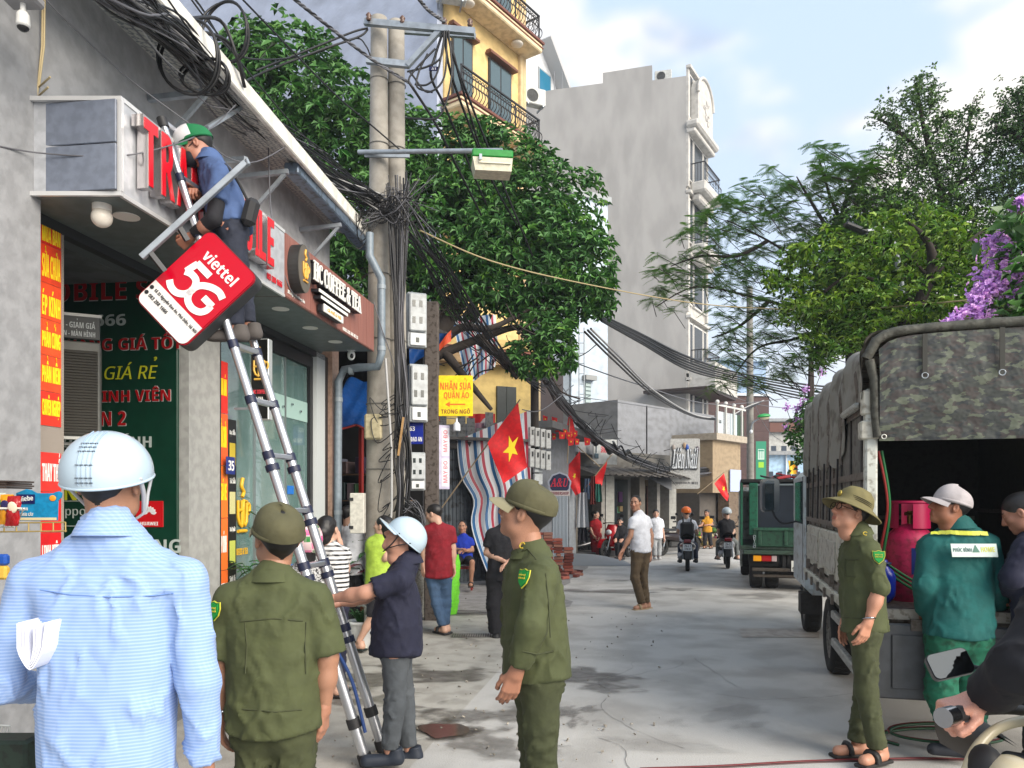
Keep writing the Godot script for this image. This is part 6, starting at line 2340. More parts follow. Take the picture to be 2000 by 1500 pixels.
	# thin pale wires before the shop
	cable_thing("thin_wire","thin grey wires slung across the shop front and the worker",[
		[[[-20,282,4.0],[70,298,4.25],[180,305,4.28],[280,298,4.4],[400,258,4.9],[460,205,5.8]],0.0045],
		[[[90,0,4.0],[160,70,4.2],[260,160,4.6],[380,250,4.9],[440,305,5.1],[500,316,5.6],[560,285,6.8]],0.0045],
		[[[205,0,4.3],[300,95,4.8],[400,200,5.6],[470,222,6.0],[640,300,8.0]],0.0045],
		[[[240,190,4.31],[285,232,4.5],[330,268,4.75]],0.004],
		[[[524,280,7.0],[530,420,6.5],[548,510,6.4],[570,570,6.5],[600,595,6.9]],0.006],
		[[[730,590,8.75],[745,640,8.8],[770,720,8.95],[780,840,8.95]],0.006]],gy,P(300,300,4.5))
	# rope across the street
	cable_thing("rope","pale rope strung from the twin poles across the street to the right trees",[
		[[[820,450,9.05],[960,510,10.0],[1130,552,11.6],[1340,590,13.2],[1480,602,13.8],[1640,606,11.8],[1850,590,9.6],[2010,575,8.6]],0.010]],K(0.62,0.56,0.42,0.8),P(1130,552,11.6))
	# heavy bundles leaving the tree
	var hb:=thing("street_feeders","heavy black feeders sagging over the street from the tree to the covered truck","cables",P(1340,690,17.0))
	for k in 6:
		var b:=B.new()
		wire(b,[[1165+k*2,612+k*3,13.2],[1250+k,652+k*4,15.0],[1345,698+k*5,17.5],[1440,728+k*4,20.0],[1580,752+k*6,22.0],[1700,760+k*6,23.0]],0.028 if k % 2==0 else 0.020)
		put(b,"cable",bk,hb)
	var ms:=thing("sagging_wires","three thin wires sagging from the tree to the far lamp pole","cables",P(1290,800,22.0))
	for k in 3:
		var b:=B.new()
		wire(b,[[1142+k*6,648-k*3,14.0],[1200+k*4,705-k*5,16.5],[1280,775-k*5,20.0],[1360,815-k*2,25.0],[1420,818-k*2,29.0],[1460,800-k*3,32.0],[1492,782,34.0]],0.022)
		put(b,"cable",[bk,bk,pale][k],ms)
	# ragged bundle along the shop row
	var rb:=thing("ragged_cable_bundle","sagging ragged black cable bundle over the open shops, wrapped in torn sheet","cables",P(1200,860,20.0))
	for i in 34:
		var b:=B.new()
		var e:=rng.randf_range(-9,9)
		wire(b,[[1062+e,735+e*2,14.3],[1105+e,795+e,17.0],[1150+e,842+e,19.0],[1200+e,878+e*0.8,21.0],[1260+e,905+e*0.8,23.0],[1312+e,922+e*0.7,24.6],[1370+e,920+e*0.6,26.5],[1440,908+e*0.4,29.0]],rng.randf_range(0.008,0.018),0.09,rng)
		put(b,"cable",[bk,bk,gy][i % 3],rb)
	for q in [[1178,866,60,16],[1215,880,40,12]]:
		var b:=B.new()
		b.sheet(14,6,func(s: float,t: float)->Vector3: return P(q[0]-q[2]*0.5+s*q[2],q[1]-18+s*q[2]*0.55+t*q[3]*(0.7+0.3*sin(s*11.0)),20.6+s*0.6)+V(0,sin(s*17.0)*0.05,sin(t*PI)*0.14))
		put(b,"torn_sheet",K(0.10,0.105,0.105,0.6),rb)
	for i in 20:
		var b:=B.new()
		var u:=rng.randf_range(1060,1300)
		var v:=735+(u-1062)*0.72
		wire(b,[[u,v,18],[u+rng.randf_range(-25,25),v+rng.randf_range(10,40),18.3],[u+rng.randf_range(10,60),v+rng.randf_range(0,45),19]],0.008,0.05,rng)
		put(b,"loop",bk,rb)
	var f2:=thing("tree_side_wires","many thin black wires dropping through the tree's lower twigs to the wooden post","cables",P(930,640,11.5))
	for i in 26:
		var b:=B.new()
		var e:=rng.randf_range(-40,40)
		wire(b,[[800+e*0.3,420+rng.randf_range(-30,60),9.2],[860+e,530+e*0.5,10.3],[930+e,650+e*0.5,11.6],[1000+e*0.5,720+e*0.2,12.8],[1062+e*0.2,742+rng.randf_range(-10,30),14.0]],rng.randf_range(0.005,0.010),0.06,rng)
		put(b,"wire",bk,f2)
	cable_thing("thin_street_wire","thin pale wires crossing before the grey and pale blue houses",[
		[[[1100,700,15],[1250,752,19],[1400,790,25],[1560,775,30]],0.014],[[[1090,770,15],[1200,785,18],[1300,800,22]],0.008],[[[1120,752,16],[1060,800,14],[1020,800,13.5]],0.010],[[[1395,760,30],[1480,790,34],[1570,800,36]],0.016],[[[1440,700,33],[1500,840,38],[1570,880,42]],0.016]],gy,P(1250,752,19))

# ------------------------------------------------------------------ covered truck on the right
func camo_texture()->ImageTexture:
	var w:=512
	var im:=Image.create(w,w,false,Image.FORMAT_RGB8)
	var a:=FastNoiseLite.new()
	a.seed=3
	a.frequency=0.016
	a.fractal_octaves=3
	a.domain_warp_enabled=true
	a.domain_warp_amplitude=24.0
	a.domain_warp_frequency=0.02
	var b:=a.duplicate() as FastNoiseLite
	b.seed=14
	b.frequency=0.015
	var c:=a.duplicate() as FastNoiseLite
	c.seed=25
	c.frequency=0.022
	for y in w:
		for x in w:
			var col:=C(0.30,0.31,0.29)
			if b.get_noise_2d(x,y*1.5)>0.06:
				col=C(0.315,0.275,0.255)
			if c.get_noise_2d(x*0.8,y*1.6+90.0)>0.26:
				col=C(0.22,0.24,0.25)
			if a.get_noise_2d(x,y*1.7)>0.24:
				col=C(0.48,0.50,0.41)
			im.set_pixel(x,y,col)
	return ImageTexture.create_from_image(im)

func wheel(parent: Node3D,xf: Transform3D,r: float,w: float,rim_col: Color,spokes:=0)->void:
	var b:=B.new()
	var turn:=xf*T(Basis(FW,-PI/2),Vector3.ZERO)
	b.lathe([W(r*0.62,-w*0.42),W(r*0.80,-w*0.5),W(r*0.93,-w*0.46),W(r,-w*0.30),W(r,w*0.30),W(r*0.93,w*0.46),W(r*0.80,w*0.5),W(r*0.62,w*0.42),W(r*0.6,0),W(r*0.62,-w*0.42)],turn,28)
	var ty:=put(b,"tyre",K(0.12,0.12,0.12,0.85,"stain",1.5),parent)
	b=B.new()
	for k in 26:
		var a:=TAU*k/26.0
		b.box(xf*T(Basis(RT,a),V(0,cos(a)*r,sin(a)*r)),V(w*0.62,0.012,r*0.1))
	put(b,"tread",K(0.10,0.10,0.10,0.9),ty).set_meta("kind","stuff")
	b=B.new()
	if spokes>0:
		b.ring(xf*T(Basis(UP,PI/2),Vector3.ZERO),r*0.62,0.014,26,6)
		for k in spokes:
			var a:=TAU*k/spokes
			b.bar(xf.origin,xf*V(0,cos(a)*r*0.6,sin(a)*r*0.6),0.03,0.022,xf.basis.x)
		b.cyl(turn*A(V(0,-w*0.5,0)),r*0.17,w,12)
	else:
		b.lathe([W(r*0.62,-w*0.40),W(r*0.45,-w*0.2),W(r*0.2,-w*0.25),W(r*0.15,-w*0.42),W(0.0,-w*0.44)],turn,20)
		b.lathe([W(r*0.62,w*0.40),W(r*0.45,w*0.2),W(r*0.2,w*0.25),W(r*0.15,w*0.42),W(0.0,w*0.44)],turn,20)
	put(b,"rim",mat(rim_col,0.5,"rust",2.0,"",1,0.4),parent)

func build_truck()->void:
	var xf:=frame(V(2.3,0,-5.0),V(0.964,0,0.265),UP)
	var o:=thing("covered_truck","white light truck under a weathered tarpaulin canopy with camouflage rear flap","truck",xf.origin)
	var cream:=K(0.74,0.73,0.68,0.45,"rust",0.7)
	var dkm:=K(0.15,0.14,0.13,0.7,"rust",1.0)
	var rusty:=K(0.42,0.39,0.36,0.6,"rust",1.2,"",1,0.3)
	var W:=1.75
	var LB:=3.65
	# bed
	fput("bed_floor",rusty,o,xf,0.0,W,0.83,0.93,-LB,0.0,0.01)
	fput("bed_sill",K(0.62,0.60,0.56,0.5,"rust",1.5),o,xf,0.0,W,0.86,0.925,0.002,0.035)
	for k in 3:
		var z1:=-0.12-k*1.18
		var sb:=fput("side_board",cream,o,xf,0.0,0.05,0.95,1.36,z1-1.14,z1,0.012)
		fput("pressing",K(0.70,0.69,0.65,0.45,"rust",0.8),sb,xf,-0.012,0.0,1.02,1.28,z1-1.06,z1-0.08,0.01)
		for i in 2:
			fput("latch",rusty,sb,xf,-0.035,-0.001,0.90,1.0,z1-0.22-i*0.66,z1-0.16-i*0.66)
	var sx:=T(Basis(xf.basis*FW,UP,xf.basis*V(-1,0,0)),xf*V(-0.016,1.15,-0.75))
	text(o,"door_lettering","Số 8C",sx,0.42,0.16,0.002,K(0.42,0.46,0.62,0.5))
	fput("side_rail",cream,o,xf,-0.03,0.06,0.80,0.88,-LB,0.0,0.01)
	for k in 7:
		fput("rail_bolt_block",rusty,o,xf,-0.05,-0.031,0.78,0.86,-0.3-k*0.5,-0.24-k*0.5)
	# upper stake sides: posts,rails and grey infill sheets
	fput("corner_post",K(0.76,0.77,0.74,0.45,"rust",1.2),o,xf,0.0,0.075,0.93,2.35,-0.09,0.0,0.012)
	fput("corner_post",K(0.70,0.70,0.66,0.45,"rust",1.2),o,xf,W-0.075,W,0.93,2.35,-0.09,0.0,0.012)
	fput("hinge_block",cream,o,xf,-0.03,0.085,2.02,2.14,-0.10,0.012,0.01)
	fput("hinge_block",cream,o,xf,-0.02,0.08,2.18,2.34,-0.08,0.008,0.01)
	for k in 8:
		fput("stake",dkm if k<3 else rusty,o,xf,0.005,0.045,1.37,2.22,-0.22-k*0.46,-0.17-k*0.46)
	for y in [1.40,1.76,2.20]:
		fput("stake_rail",rusty,o,xf,0.0,0.05,y,y+0.05,-LB,-0.1)
	for k in 7:
		fput("infill_sheet",K(0.40,0.39,0.37,0.7,"rust",0.8),o,xf,0.015,0.03,1.37,2.2,-0.66-k*0.44,-0.23-k*0.44)
	fput("grip_rail",K(0.66,0.66,0.63,0.5,"rust",1.5),o,xf,-0.05,0.0,2.23,2.28,-0.75,-0.16,0.015)
	# far side,front wall of the bed,inner lining
	fput("far_side",dkm,o,xf,W-0.05,W,0.93,2.3,-LB,-0.1)
	fput("front_wall",dkm,o,xf,0.0,W,0.93,2.5,-LB-0.04,-LB)
	fput("inner_rail",rusty,o,xf,W-0.075,W-0.051,1.5,1.54,-LB,-0.1)
	fput("inner_rail",rusty,o,xf,0.1,W-0.1,1.42,1.46,-LB+0.001,-LB+0.03)
	# canopy: tarpaulin over bows,scalloped between them
	var b:=B.new()
	var canopy:=func(s: float,t: float)->Vector3:
		var z:=0.02-t*(LB+0.02)
		var bow:=absf(sin(t*PI*5.0))
		var top:=2.72-0.055*bow+0.0
		var bulge:=-0.02+0.035*(1.0-bow)
		var y0:=1.93+0.05*sin(t*31.0)
		if t<0.26:
			y0=lerpf(2.28,y0,smoothstep(0.2,0.26,t))
		var q:=s*4.0
		var p: Vector3
		if q<1.0:
			p=V(-bulge-0.012+sin(q*6.0+t*60.0)*0.008,lerpf(y0,top-0.10,q),z)
		elif q<1.5:
			var a:=(q-1.0)*PI
			p=V(0.10-cos(a)*(0.10+bulge),top-0.10+sin(a)*0.10,z)
		elif q<2.5:
			var f:=q-1.5
			p=V(lerpf(0.10,W-0.10,f),top+sin(f*PI)*0.025,z)
		elif q<3.0:
			var a:=(q-2.5)*PI
			p=V(W-0.10+sin(a)*(0.10+bulge),top-0.10+cos(a)*0.10,z)
		else:
			p=V(W+bulge,lerpf(top-0.10,1.93,q-3.0),z)
		return xf*p
	b.sheet(40,60,canopy,0.006)
	put(b,"canopy",K(0.52,0.51,0.48,0.75,"rust",0.3,"nfold",1.2,0.0,false,0.6),o)
	for k in 5:
		b=B.new()
		var bow:=PackedVector3Array()
		for i in 33:
			bow.append(canopy.call(i/32.0,0.1+k*0.2)+V(0,-0.035,0))
		b.tube(bow,0.018,5)
		put(b,"canopy_bow",rusty,o)
	for k in 6:
		b=B.new()
		var z:=-1.1-k*0.42
		b.bar(xf*V(-0.02,1.95,z),xf*V(-0.03,1.45,z),0.012,0.012)
		put(b,"tie_strap",black(),o)
	# camouflage rear flap with rolled hem
	b=B.new()
	b.sheet(30,16,func(s: float,t: float)->Vector3:
		var x:=lerpf(0.075,W-0.06,s)
		var yt:=2.665+sin(s*PI)*0.025-0.07*exp(-s*28.0)-0.07*exp(-(1.0-s)*28.0)
		return xf*V(x,lerpf(yt,2.005,t),0.035+sin(s*7.0+t*3.0)*0.012+sin(t*9.0+s*13.0)*0.006+sin(t*PI)*0.02),0.004)
	var cm:=StandardMaterial3D.new()
	cm.albedo_texture=camo_texture()
	cm.uv1_scale=V(1.4,0.7,1)
	cm.albedo_color=C(0.70,0.72,0.74)
	cm.roughness=0.6
	cm.normal_enabled=true
	cm.normal_texture=tex["nfold"]
	cm.normal_scale=0.7
	put(b,"camouflage_flap",cm,o)
	b=B.new()
	var hem:=PackedVector3Array()
	for i in 31:
		var s:=i/30.0
		hem.append(xf*V(lerpf(0.0,W,s),2.70+sin(s*PI)*0.028-0.16*exp(-s*34.0)-0.16*exp(-(1.0-s)*34.0),0.03+0.008*sin(i*2.1)))
	b.tube(hem,0.032,8)
	put(b,"rolled_hem",K(0.27,0.27,0.24,0.7,"rust",1.4,"nfold",4.0,0.0,false,1.0),o)
	b=B.new()
	var edge:=PV([xf*V(0.02,2.53,0.03),xf*V(0.05,2.4,0.03),xf*V(0.055,2.2,0.03),xf*V(0.07,2.03,0.03)])
	b.tube(edge,0.03,7)
	put(b,"rolled_hem",K(0.27,0.27,0.24,0.7,"rust",1.4,"nfold",4.0,0.0,false,1.0),o)
	for x in [0.32,0.75,1.25]:
		fput("flap_strap",K(0.18,0.18,0.16,0.7),o,xf,x,x+0.028,2.42,2.66+0.04*sin(x),0.07,0.078)
		b=B.new()
		b.ring(T(xf.basis,xf*V(x+0.014,2.41,0.075)),0.018,0.004,12,5)
		put(b,"strap_ring",galv(),o)
	for x in [0.10,1.02,1.6]:
		b=B.new()
		b.ring(T(xf.basis,xf*V(x,2.03,0.062)),0.014,0.004,12,5)
		put(b,"eyelet",K(0.75,0.75,0.72,0.4,"",1,"",1,0.5),o)
	# tailgate hanging down
	var tg:=fput("tailgate",K(0.30,0.31,0.325,0.5,"stain",1.2,"",1,0.2),o,xf,0.04,W-0.04,0.36,0.84,0.05,0.085,0.012)
	fput("pressing",K(0.28,0.29,0.305,0.5,"stain",1.2,"",1,0.2),tg,xf,0.14,W-0.14,0.43,0.77,0.0865,0.098,0.01)
	for x in [0.25,0.85,1.45]:
		fput("hinge",rusty,tg,xf,x,x+0.08,0.80,0.87,0.06,0.1)
	# chassis,wheels,mudguards,step bars
	fput("chassis_beam",dkm,o,xf,0.45,0.55,0.5,0.66,-5.2,-0.1)
	fput("chassis_beam",dkm,o,xf,1.2,1.3,0.5,0.66,-5.2,-0.1)
	fput("under_floor",dkm,o,xf,0.1,W-0.1,0.66,0.82,-LB,-0.1)
	for y in [0.36,0.60]:
		fput("side_guard_bar",K(0.62,0.62,0.60,0.5,"rust",1.5),o,xf,0.01,0.06,y,y+0.07,-1.75,-0.35,0.01)
	for z in [-0.5,-1.6]:
		fput("side_guard_post",rusty,o,xf,0.06,0.10,0.34,0.80,z,z+0.05)
	for x in [0.16,1.59]:
		wheel(o,xf*A(V(x,0.36,-2.35)),0.36,0.22,C(0.45,0.44,0.42))
		wheel(o,xf*A(V(x,0.36,-4.75)),0.36,0.20,C(0.45,0.44,0.42))
	b=B.new()
	b.rod(xf*V(0.1,0.36,-2.35),xf*V(1.65,0.36,-2.35),0.05,8)
	put(b,"rear_axle",dkm,o)
	fput("mudguard",black(),o,xf,0.05,0.30,0.70,0.76,-2.75,-1.95,0.01)
	fput("tail_lamp",K(0.6,0.08,0.07,0.3),o,xf,0.08,0.30,0.66,0.75,-0.02,0.03,0.01)
	# cab
	fput("cab",K(0.72,0.76,0.78,0.35,"rust",0.5),o,xf,0.0,W-0.02,0.55,1.98,-5.35,-LB-0.12,0.08)
	fput("cab_window",glass(C(0.3,0.36,0.38),0.6),o,xf,-0.006,0.0,1.35,1.85,-5.0,-4.1)
	fput("door_line",dkm,o,xf,-0.004,0.0,0.7,1.9,-4.06,-4.05)
	fput("cab_step",dkm,o,xf,-0.02,0.2,0.3,0.54,-4.4,-4.1)
	# wing mirror on its arm,to the left of the cab
	b=B.new()
	b.tube(spline([xf*V(0.0,1.36,-4.95),xf*V(-0.14,1.33,-5.0),xf*V(-0.24,1.40,-5.0),xf*V(-0.28,1.5,-5.0)],4),0.014,6)
	put(b,"mirror_arm",black(),o)
	var mx:=T(Basis(UP,deg_to_rad(8)),xf*V(-0.30,1.68,-5.0))
	b=B.new()
	var rr:=PackedVector2Array()
	for q in [[0.05,0.17,0.0],[-0.05,0.17,PI/2],[-0.05,-0.15,PI],[0.05,-0.15,PI*1.5]]:
		for i in 5:
			var a: float=q[2]+PI/2*i/4.0
			rr.append(W(q[0]*1.3+cos(a)*0.055,q[1]+sin(a)*0.055))
	b.prism(rr,0.06,mx)
	var mh:=put(b,"mirror_housing",K(0.40,0.42,0.43,0.25),o)
	b=B.new()
	for i in rr.size():
		rr[i]*=0.88
	b.prism(rr,0.004,mx*T(Basis(UP,0.25),V(0,0,0.012)))
	put(b,"mirror_glass",K(0.8,0.82,0.84,0.03,"",1,"",1,1.0),mh)

	# load: gas bottles,hoses
	var g:=thing("gas_bottle","magenta gas bottle with collar and blue label on the truck bed","gas bottle",xf*V(0.36,0.93,-0.45))
	var gx:=T(Basis(UP,0.2),xf*V(0.36,0.93,-0.45))
	b=B.new()
	b.lathe([W(0.13,0.0),W(0.145,0.03),W(0.155,0.06),W(0.155,0.40),W(0.14,0.46),W(0.09,0.51),W(0.03,0.53),W(0,0.53)],gx,24)
	put(b,"body",K(0.72,0.10,0.32,0.5,"rust",1.5),g)
	b=B.new()
	for k in 3:
		b.sheet(8,2,func(s: float,t: float)->Vector3:
			var a:=k*TAU/3+0.75+s*1.35
			return gx*V(cos(a)*0.125,0.50+t*0.18,sin(a)*0.125),0.005)
	b.ring(gx*T(Basis(RT,PI/2),V(0,0.68,0)),0.125,0.012,20,6)
	put(b,"collar",K(0.70,0.08,0.30,0.4),g)
	b=B.new()
	b.rod(gx*V(0,0.53,0),gx*V(0,0.62,0),0.02,8)
	b.rod(gx*V(-0.04,0.60,0),gx*V(0.06,0.60,0.02),0.014,6)
	put(b,"valve",K(0.45,0.36,0.18,0.35,"",1,"",1,0.8),g)
	b=B.new()
	var lbl:=func(s: float,t: float)->Vector3: return gx*V(sin(-0.62+s*1.25)*0.157,0.19+t*0.18,cos(-0.62+s*1.25)*0.157)
	b.sheet(10,1,lbl)
	put(b,"label",K(0.10,0.16,0.42,0.4),g)
	b=B.new()
	b.sheet(6,1,func(s: float,t: float)->Vector3: return gx*V(sin(-0.3+s*0.6)*0.1585,0.24+t*0.10,cos(-0.3+s*0.6)*0.1585))
	put(b,"label_patch",K(0.75,0.10,0.12,0.4),g)
	text(g,"lettering","BOVES",gx*A(V(0,0.115,0.156)),0.18,0.06,0.006,K(0.86,0.70,0.76,0.5))
	g=thing("gas_bottle","small bright blue gas cylinder lying before the magenta one","gas bottle",xf*V(0.2,0.93,-0.28))
	b=B.new()
	b.lathe([W(0.0,-0.02),W(0.04,0.0),W(0.07,0.04),W(0.075,0.08),W(0.075,0.17),W(0.06,0.21),W(0.03,0.24),W(0.025,0.28),W(0,0.29)],T(xf.basis,xf*V(0.15,0.94,-0.22)),20)
	put(b,"body",K(0.04,0.16,0.62,0.3),g)
	b=B.new()
	b.ring(T(Basis(RT,PI/2),xf*V(0.15,1.20,-0.22)),0.04,0.010,14,5)
	put(b,"cap",K(0.08,0.18,0.35,0.4),g)
	var hs:=thing("red_and_green_hose","red and green twin gas hose lying over the truck bed edge","hose",xf*V(0.9,0.95,-0.3))
	for k in 2:
		for i in 3:
			b=B.new()
			var y:=0.95+i*0.03
			b.tube(spline([xf*V(0.15,y+0.2,-0.3+k*0.03),xf*V(0.5,y,-0.1-i*0.05+k*0.025),xf*V(1.0,y,-0.15+k*0.03),xf*V(1.25,y+0.02,-0.02+k*0.02),xf*V(1.34-i*0.05,y-0.2,0.11+k*0.02),xf*V(1.42,y-0.05,0.02),xf*V(1.5,y+0.02,-0.3)],6),0.009,6)
			put(b,"hose",mat([C(0.55,0.06,0.09),C(0.08,0.40,0.20)][k],0.45),hs)
	for k in 2:
		b=B.new()
		b.tube(spline([xf*V(0.10+k*0.02,1.95,-0.12),xf*V(0.16+k*0.012,1.6,-0.14),xf*V(0.12+k*0.02,1.3,-0.15),xf*V(0.11,1.1,-0.2),xf*V(0.15,0.98,-0.25)],6),0.009,6)
		put(b,"hose",mat([C(0.55,0.10,0.09),C(0.08,0.40,0.20)][k],0.45),hs)
	# hose on the road
	var hr:=thing("hose_on_road","red and green twin hose coiled on the road behind the truck","hose",G(1780,1450))
	for k in 2:
		b=B.new()
		var pp:=[]
		for i in 26:
			var a:=i*0.42+2.6
			var r:=0.42-i*0.004
			pp.append(G(1840,1446)+V(cos(a)*r,0.012+i*0.0028,sin(a)*r*0.52+k*0.022))
		b.tube(spline(pp,3),0.0095,6)
		put(b,"coil",mat([C(0.42,0.07,0.09),C(0.10,0.28,0.17)][k],0.5),hr)
		b=B.new()
		b.tube(spline([G(1250,1502+k*3),G(1400,1497+k*3),G(1560,1488+k*3),G(1690,1484+k*3),G(1830,1482+k*3),G(2010,1490)],6),0.0095,6)
		put(b,"run",mat([C(0.42,0.07,0.10),C(0.22,0.08,0.08)][k],0.5),hr)

# ------------------------------------------------------------------ green dump truck
func build_dump_truck()->void:
	var d:=13.9
	var a:=G(1450,1153)
	var xf:=frame(V((1446-1000)/F*d,0,-d),V(0.96,0,0.28),UP)
	var o:=thing("green_dump_truck","small dirty green dump truck seen from behind in front of the covered truck","truck",xf.origin)
	var gr:=K(0.07,0.36,0.26,0.5,"rust",0.8)
	var old:=K(0.17,0.25,0.20,0.6,"rust",1.0)
	var dk:=K(0.12,0.12,0.12,0.75,"stain",1.0)
	var W:=1.75
	# hopper
	fput("hopper_front",K(0.10,0.12,0.15,0.5,"stain",0.7),o,xf,0.22,W,1.08,1.93,-2.3,-2.25)
	fput("cab_back",K(0.13,0.16,0.20,0.35,"stain",0.6),o,xf,0.2,W-0.1,1.1,1.92,-0.14,-0.10)
	fput("top_rail",dk,o,xf,0.0,W,1.95,2.01,-2.2,0.02,0.012)
	fput("light_strip",K(0.55,0.60,0.62,0.5),o,xf,0.15,W,1.895,1.925,-0.09,-0.05)
	fput("side_panel",gr,o,xf,0.0,0.04,0.80,1.95,-2.3,0.0,0.01)
	fput("side_panel",gr,o,xf,W-0.04,W,0.80,1.95,-2.3,0.0,0.01)
	fput("side_inner",dk,o,xf,0.041,0.05,0.9,1.9,-2.2,-0.02)
	fput("corner_post",gr,o,xf,0.15,0.30,1.0,1.94,-0.06,0.03,0.012)
	fput("corner_post",gr,o,xf,W-0.14,W,0.8,1.94,-0.06,0.03,0.012)
	fput("bed_floor",old,o,xf,0.0,W,0.74,0.82,-2.3,0.03,0.01)
	var tg:=fput("tailgate",K(0.10,0.27,0.19,0.55,"rust",0.9),o,xf,0.22,W-0.02,0.80,1.14,0.035,0.07,0.01)
	for k in 4:
		fput("rib",K(0.12,0.29,0.21,0.55,"rust",0.9),tg,xf,0.30+k*0.44,0.36+k*0.44,0.83,1.11,0.0715,0.095,0.008)
	fput("top_rib",K(0.14,0.32,0.24,0.55,"rust",0.9),tg,xf,0.22,W-0.02,1.09,1.14,0.0965,0.11,0.01)
	fput("tail_sill",old,o,xf,0.05,W,0.66,0.735,-0.02,0.10,0.01)
	for k in 5:
		var b:=B.new()
		b.ring(xf*T(Basis(UP,0.8*k),V(0.24,0.98-k*0.045,0.085)),0.022,0.006,8,4)
		put(b,"chain_link",galv(),tg)
	# under frame
	fput("under_frame",dk,o,xf,0.15,W-0.1,0.45,0.66,-2.3,-0.05)
	fput("under_frame",dk,o,xf,0.5,1.2,0.2,0.45,-2.2,-0.4)
	fput("bumper",K(0.26,0.23,0.20,0.7,"rust",1.2),o,xf,0.20,W-0.05,0.36,0.42,0.02,0.10,0.012)
	fput("bumper",K(0.24,0.21,0.18,0.7,"rust",1.2),o,xf,0.22,W-0.05,0.25,0.30,-0.02,0.06,0.012)
	for x in [0.72,0.80,1.3]:
		fput("hanger",dk,o,xf,x,x+0.06,0.36,0.78,-0.04,0.019)
	fput("lamp_board",dk,o,xf,0.20,0.66,0.52,0.66,0.0,0.03)
	fput("indicator_lamp",K(0.92,0.62,0.05,0.25),o,xf,0.22,0.36,0.535,0.64,0.031,0.06,0.02)
	fput("tail_lamp",K(0.62,0.07,0.09,0.25),o,xf,0.362,0.53,0.535,0.64,0.031,0.06,0.02)
	fput("reversing_lamp",K(0.70,0.62,0.62,0.25),o,xf,0.532,0.62,0.535,0.64,0.031,0.06,0.02)
	var np:=fput("number_plate",K(0.80,0.80,0.77,0.4),o,xf,0.86,1.16,0.37,0.56,0.11,0.12,0.004)
	for q in [["19C",0.505],["948.31",0.42]]:
		var b:=xf*A(V(1.01,q[1],0.123))
		text(o,"plate_lettering",q[0],b,0.14 if q[0]=="19C" else 0.26,0.07,0.003,black())
	for x in [0.28,0.56,1.25,1.52]:
		wheel(o,xf*A(V(x,0.36,-0.55)),0.36,0.23,C(0.30,0.29,0.27))
	fput("axle",dk,o,xf,0.3,1.5,0.3,0.42,-0.6,-0.5)
	fput("mud_flap",dk,o,xf,0.18,0.66,0.42,0.52,-0.15,-0.13)
	# cab beyond the hopper
	fput("cab",K(0.66,0.68,0.66,0.4,"rust",0.6),o,xf,-0.02,W,0.5,1.90,-3.9,-2.36,0.08)
	fput("cab_window",K(0.14,0.17,0.19,0.1),o,xf,0.25,W-0.25,1.2,1.75,-2.359,-2.345)
	wheel(o,xf*A(V(0.12,0.36,-3.1)),0.36,0.2,C(0.30,0.29,0.27))
	wheel(o,xf*A(V(W-0.12,0.36,-3.1)),0.36,0.2,C(0.30,0.29,0.27))
	fput("side_skirt",K(0.55,0.56,0.54,0.5,"rust",1.0),o,xf,0.0,0.04,0.35,0.79,-2.2,-1.0)
	# odds and ends on top
	var ld:=thing("load_of_scrap","heap of red and black odds and ends on top of the green truck","load",xf*V(0.9,2.0,-0.5))
	var rng:=RandomNumberGenerator.new()
	rng.seed=6
	for k in 22:
		var b:=B.new()
		var p:=xf*V(rng.randf_range(0.5,1.7),2.03+rng.randf_range(0.0,0.07),rng.randf_range(-0.9,-0.2))
		b.box(T(Basis.from_euler(V(rng.randf(),rng.randf()*3,rng.randf()*0.4)),p),V(rng.randf_range(0.1,0.5),0.03,0.06),0.008)
		put(b,"stick",mat([C(0.12,0.12,0.12),C(0.6,0.1,0.12),C(0.3,0.3,0.3)][k % 3],0.6),ld)

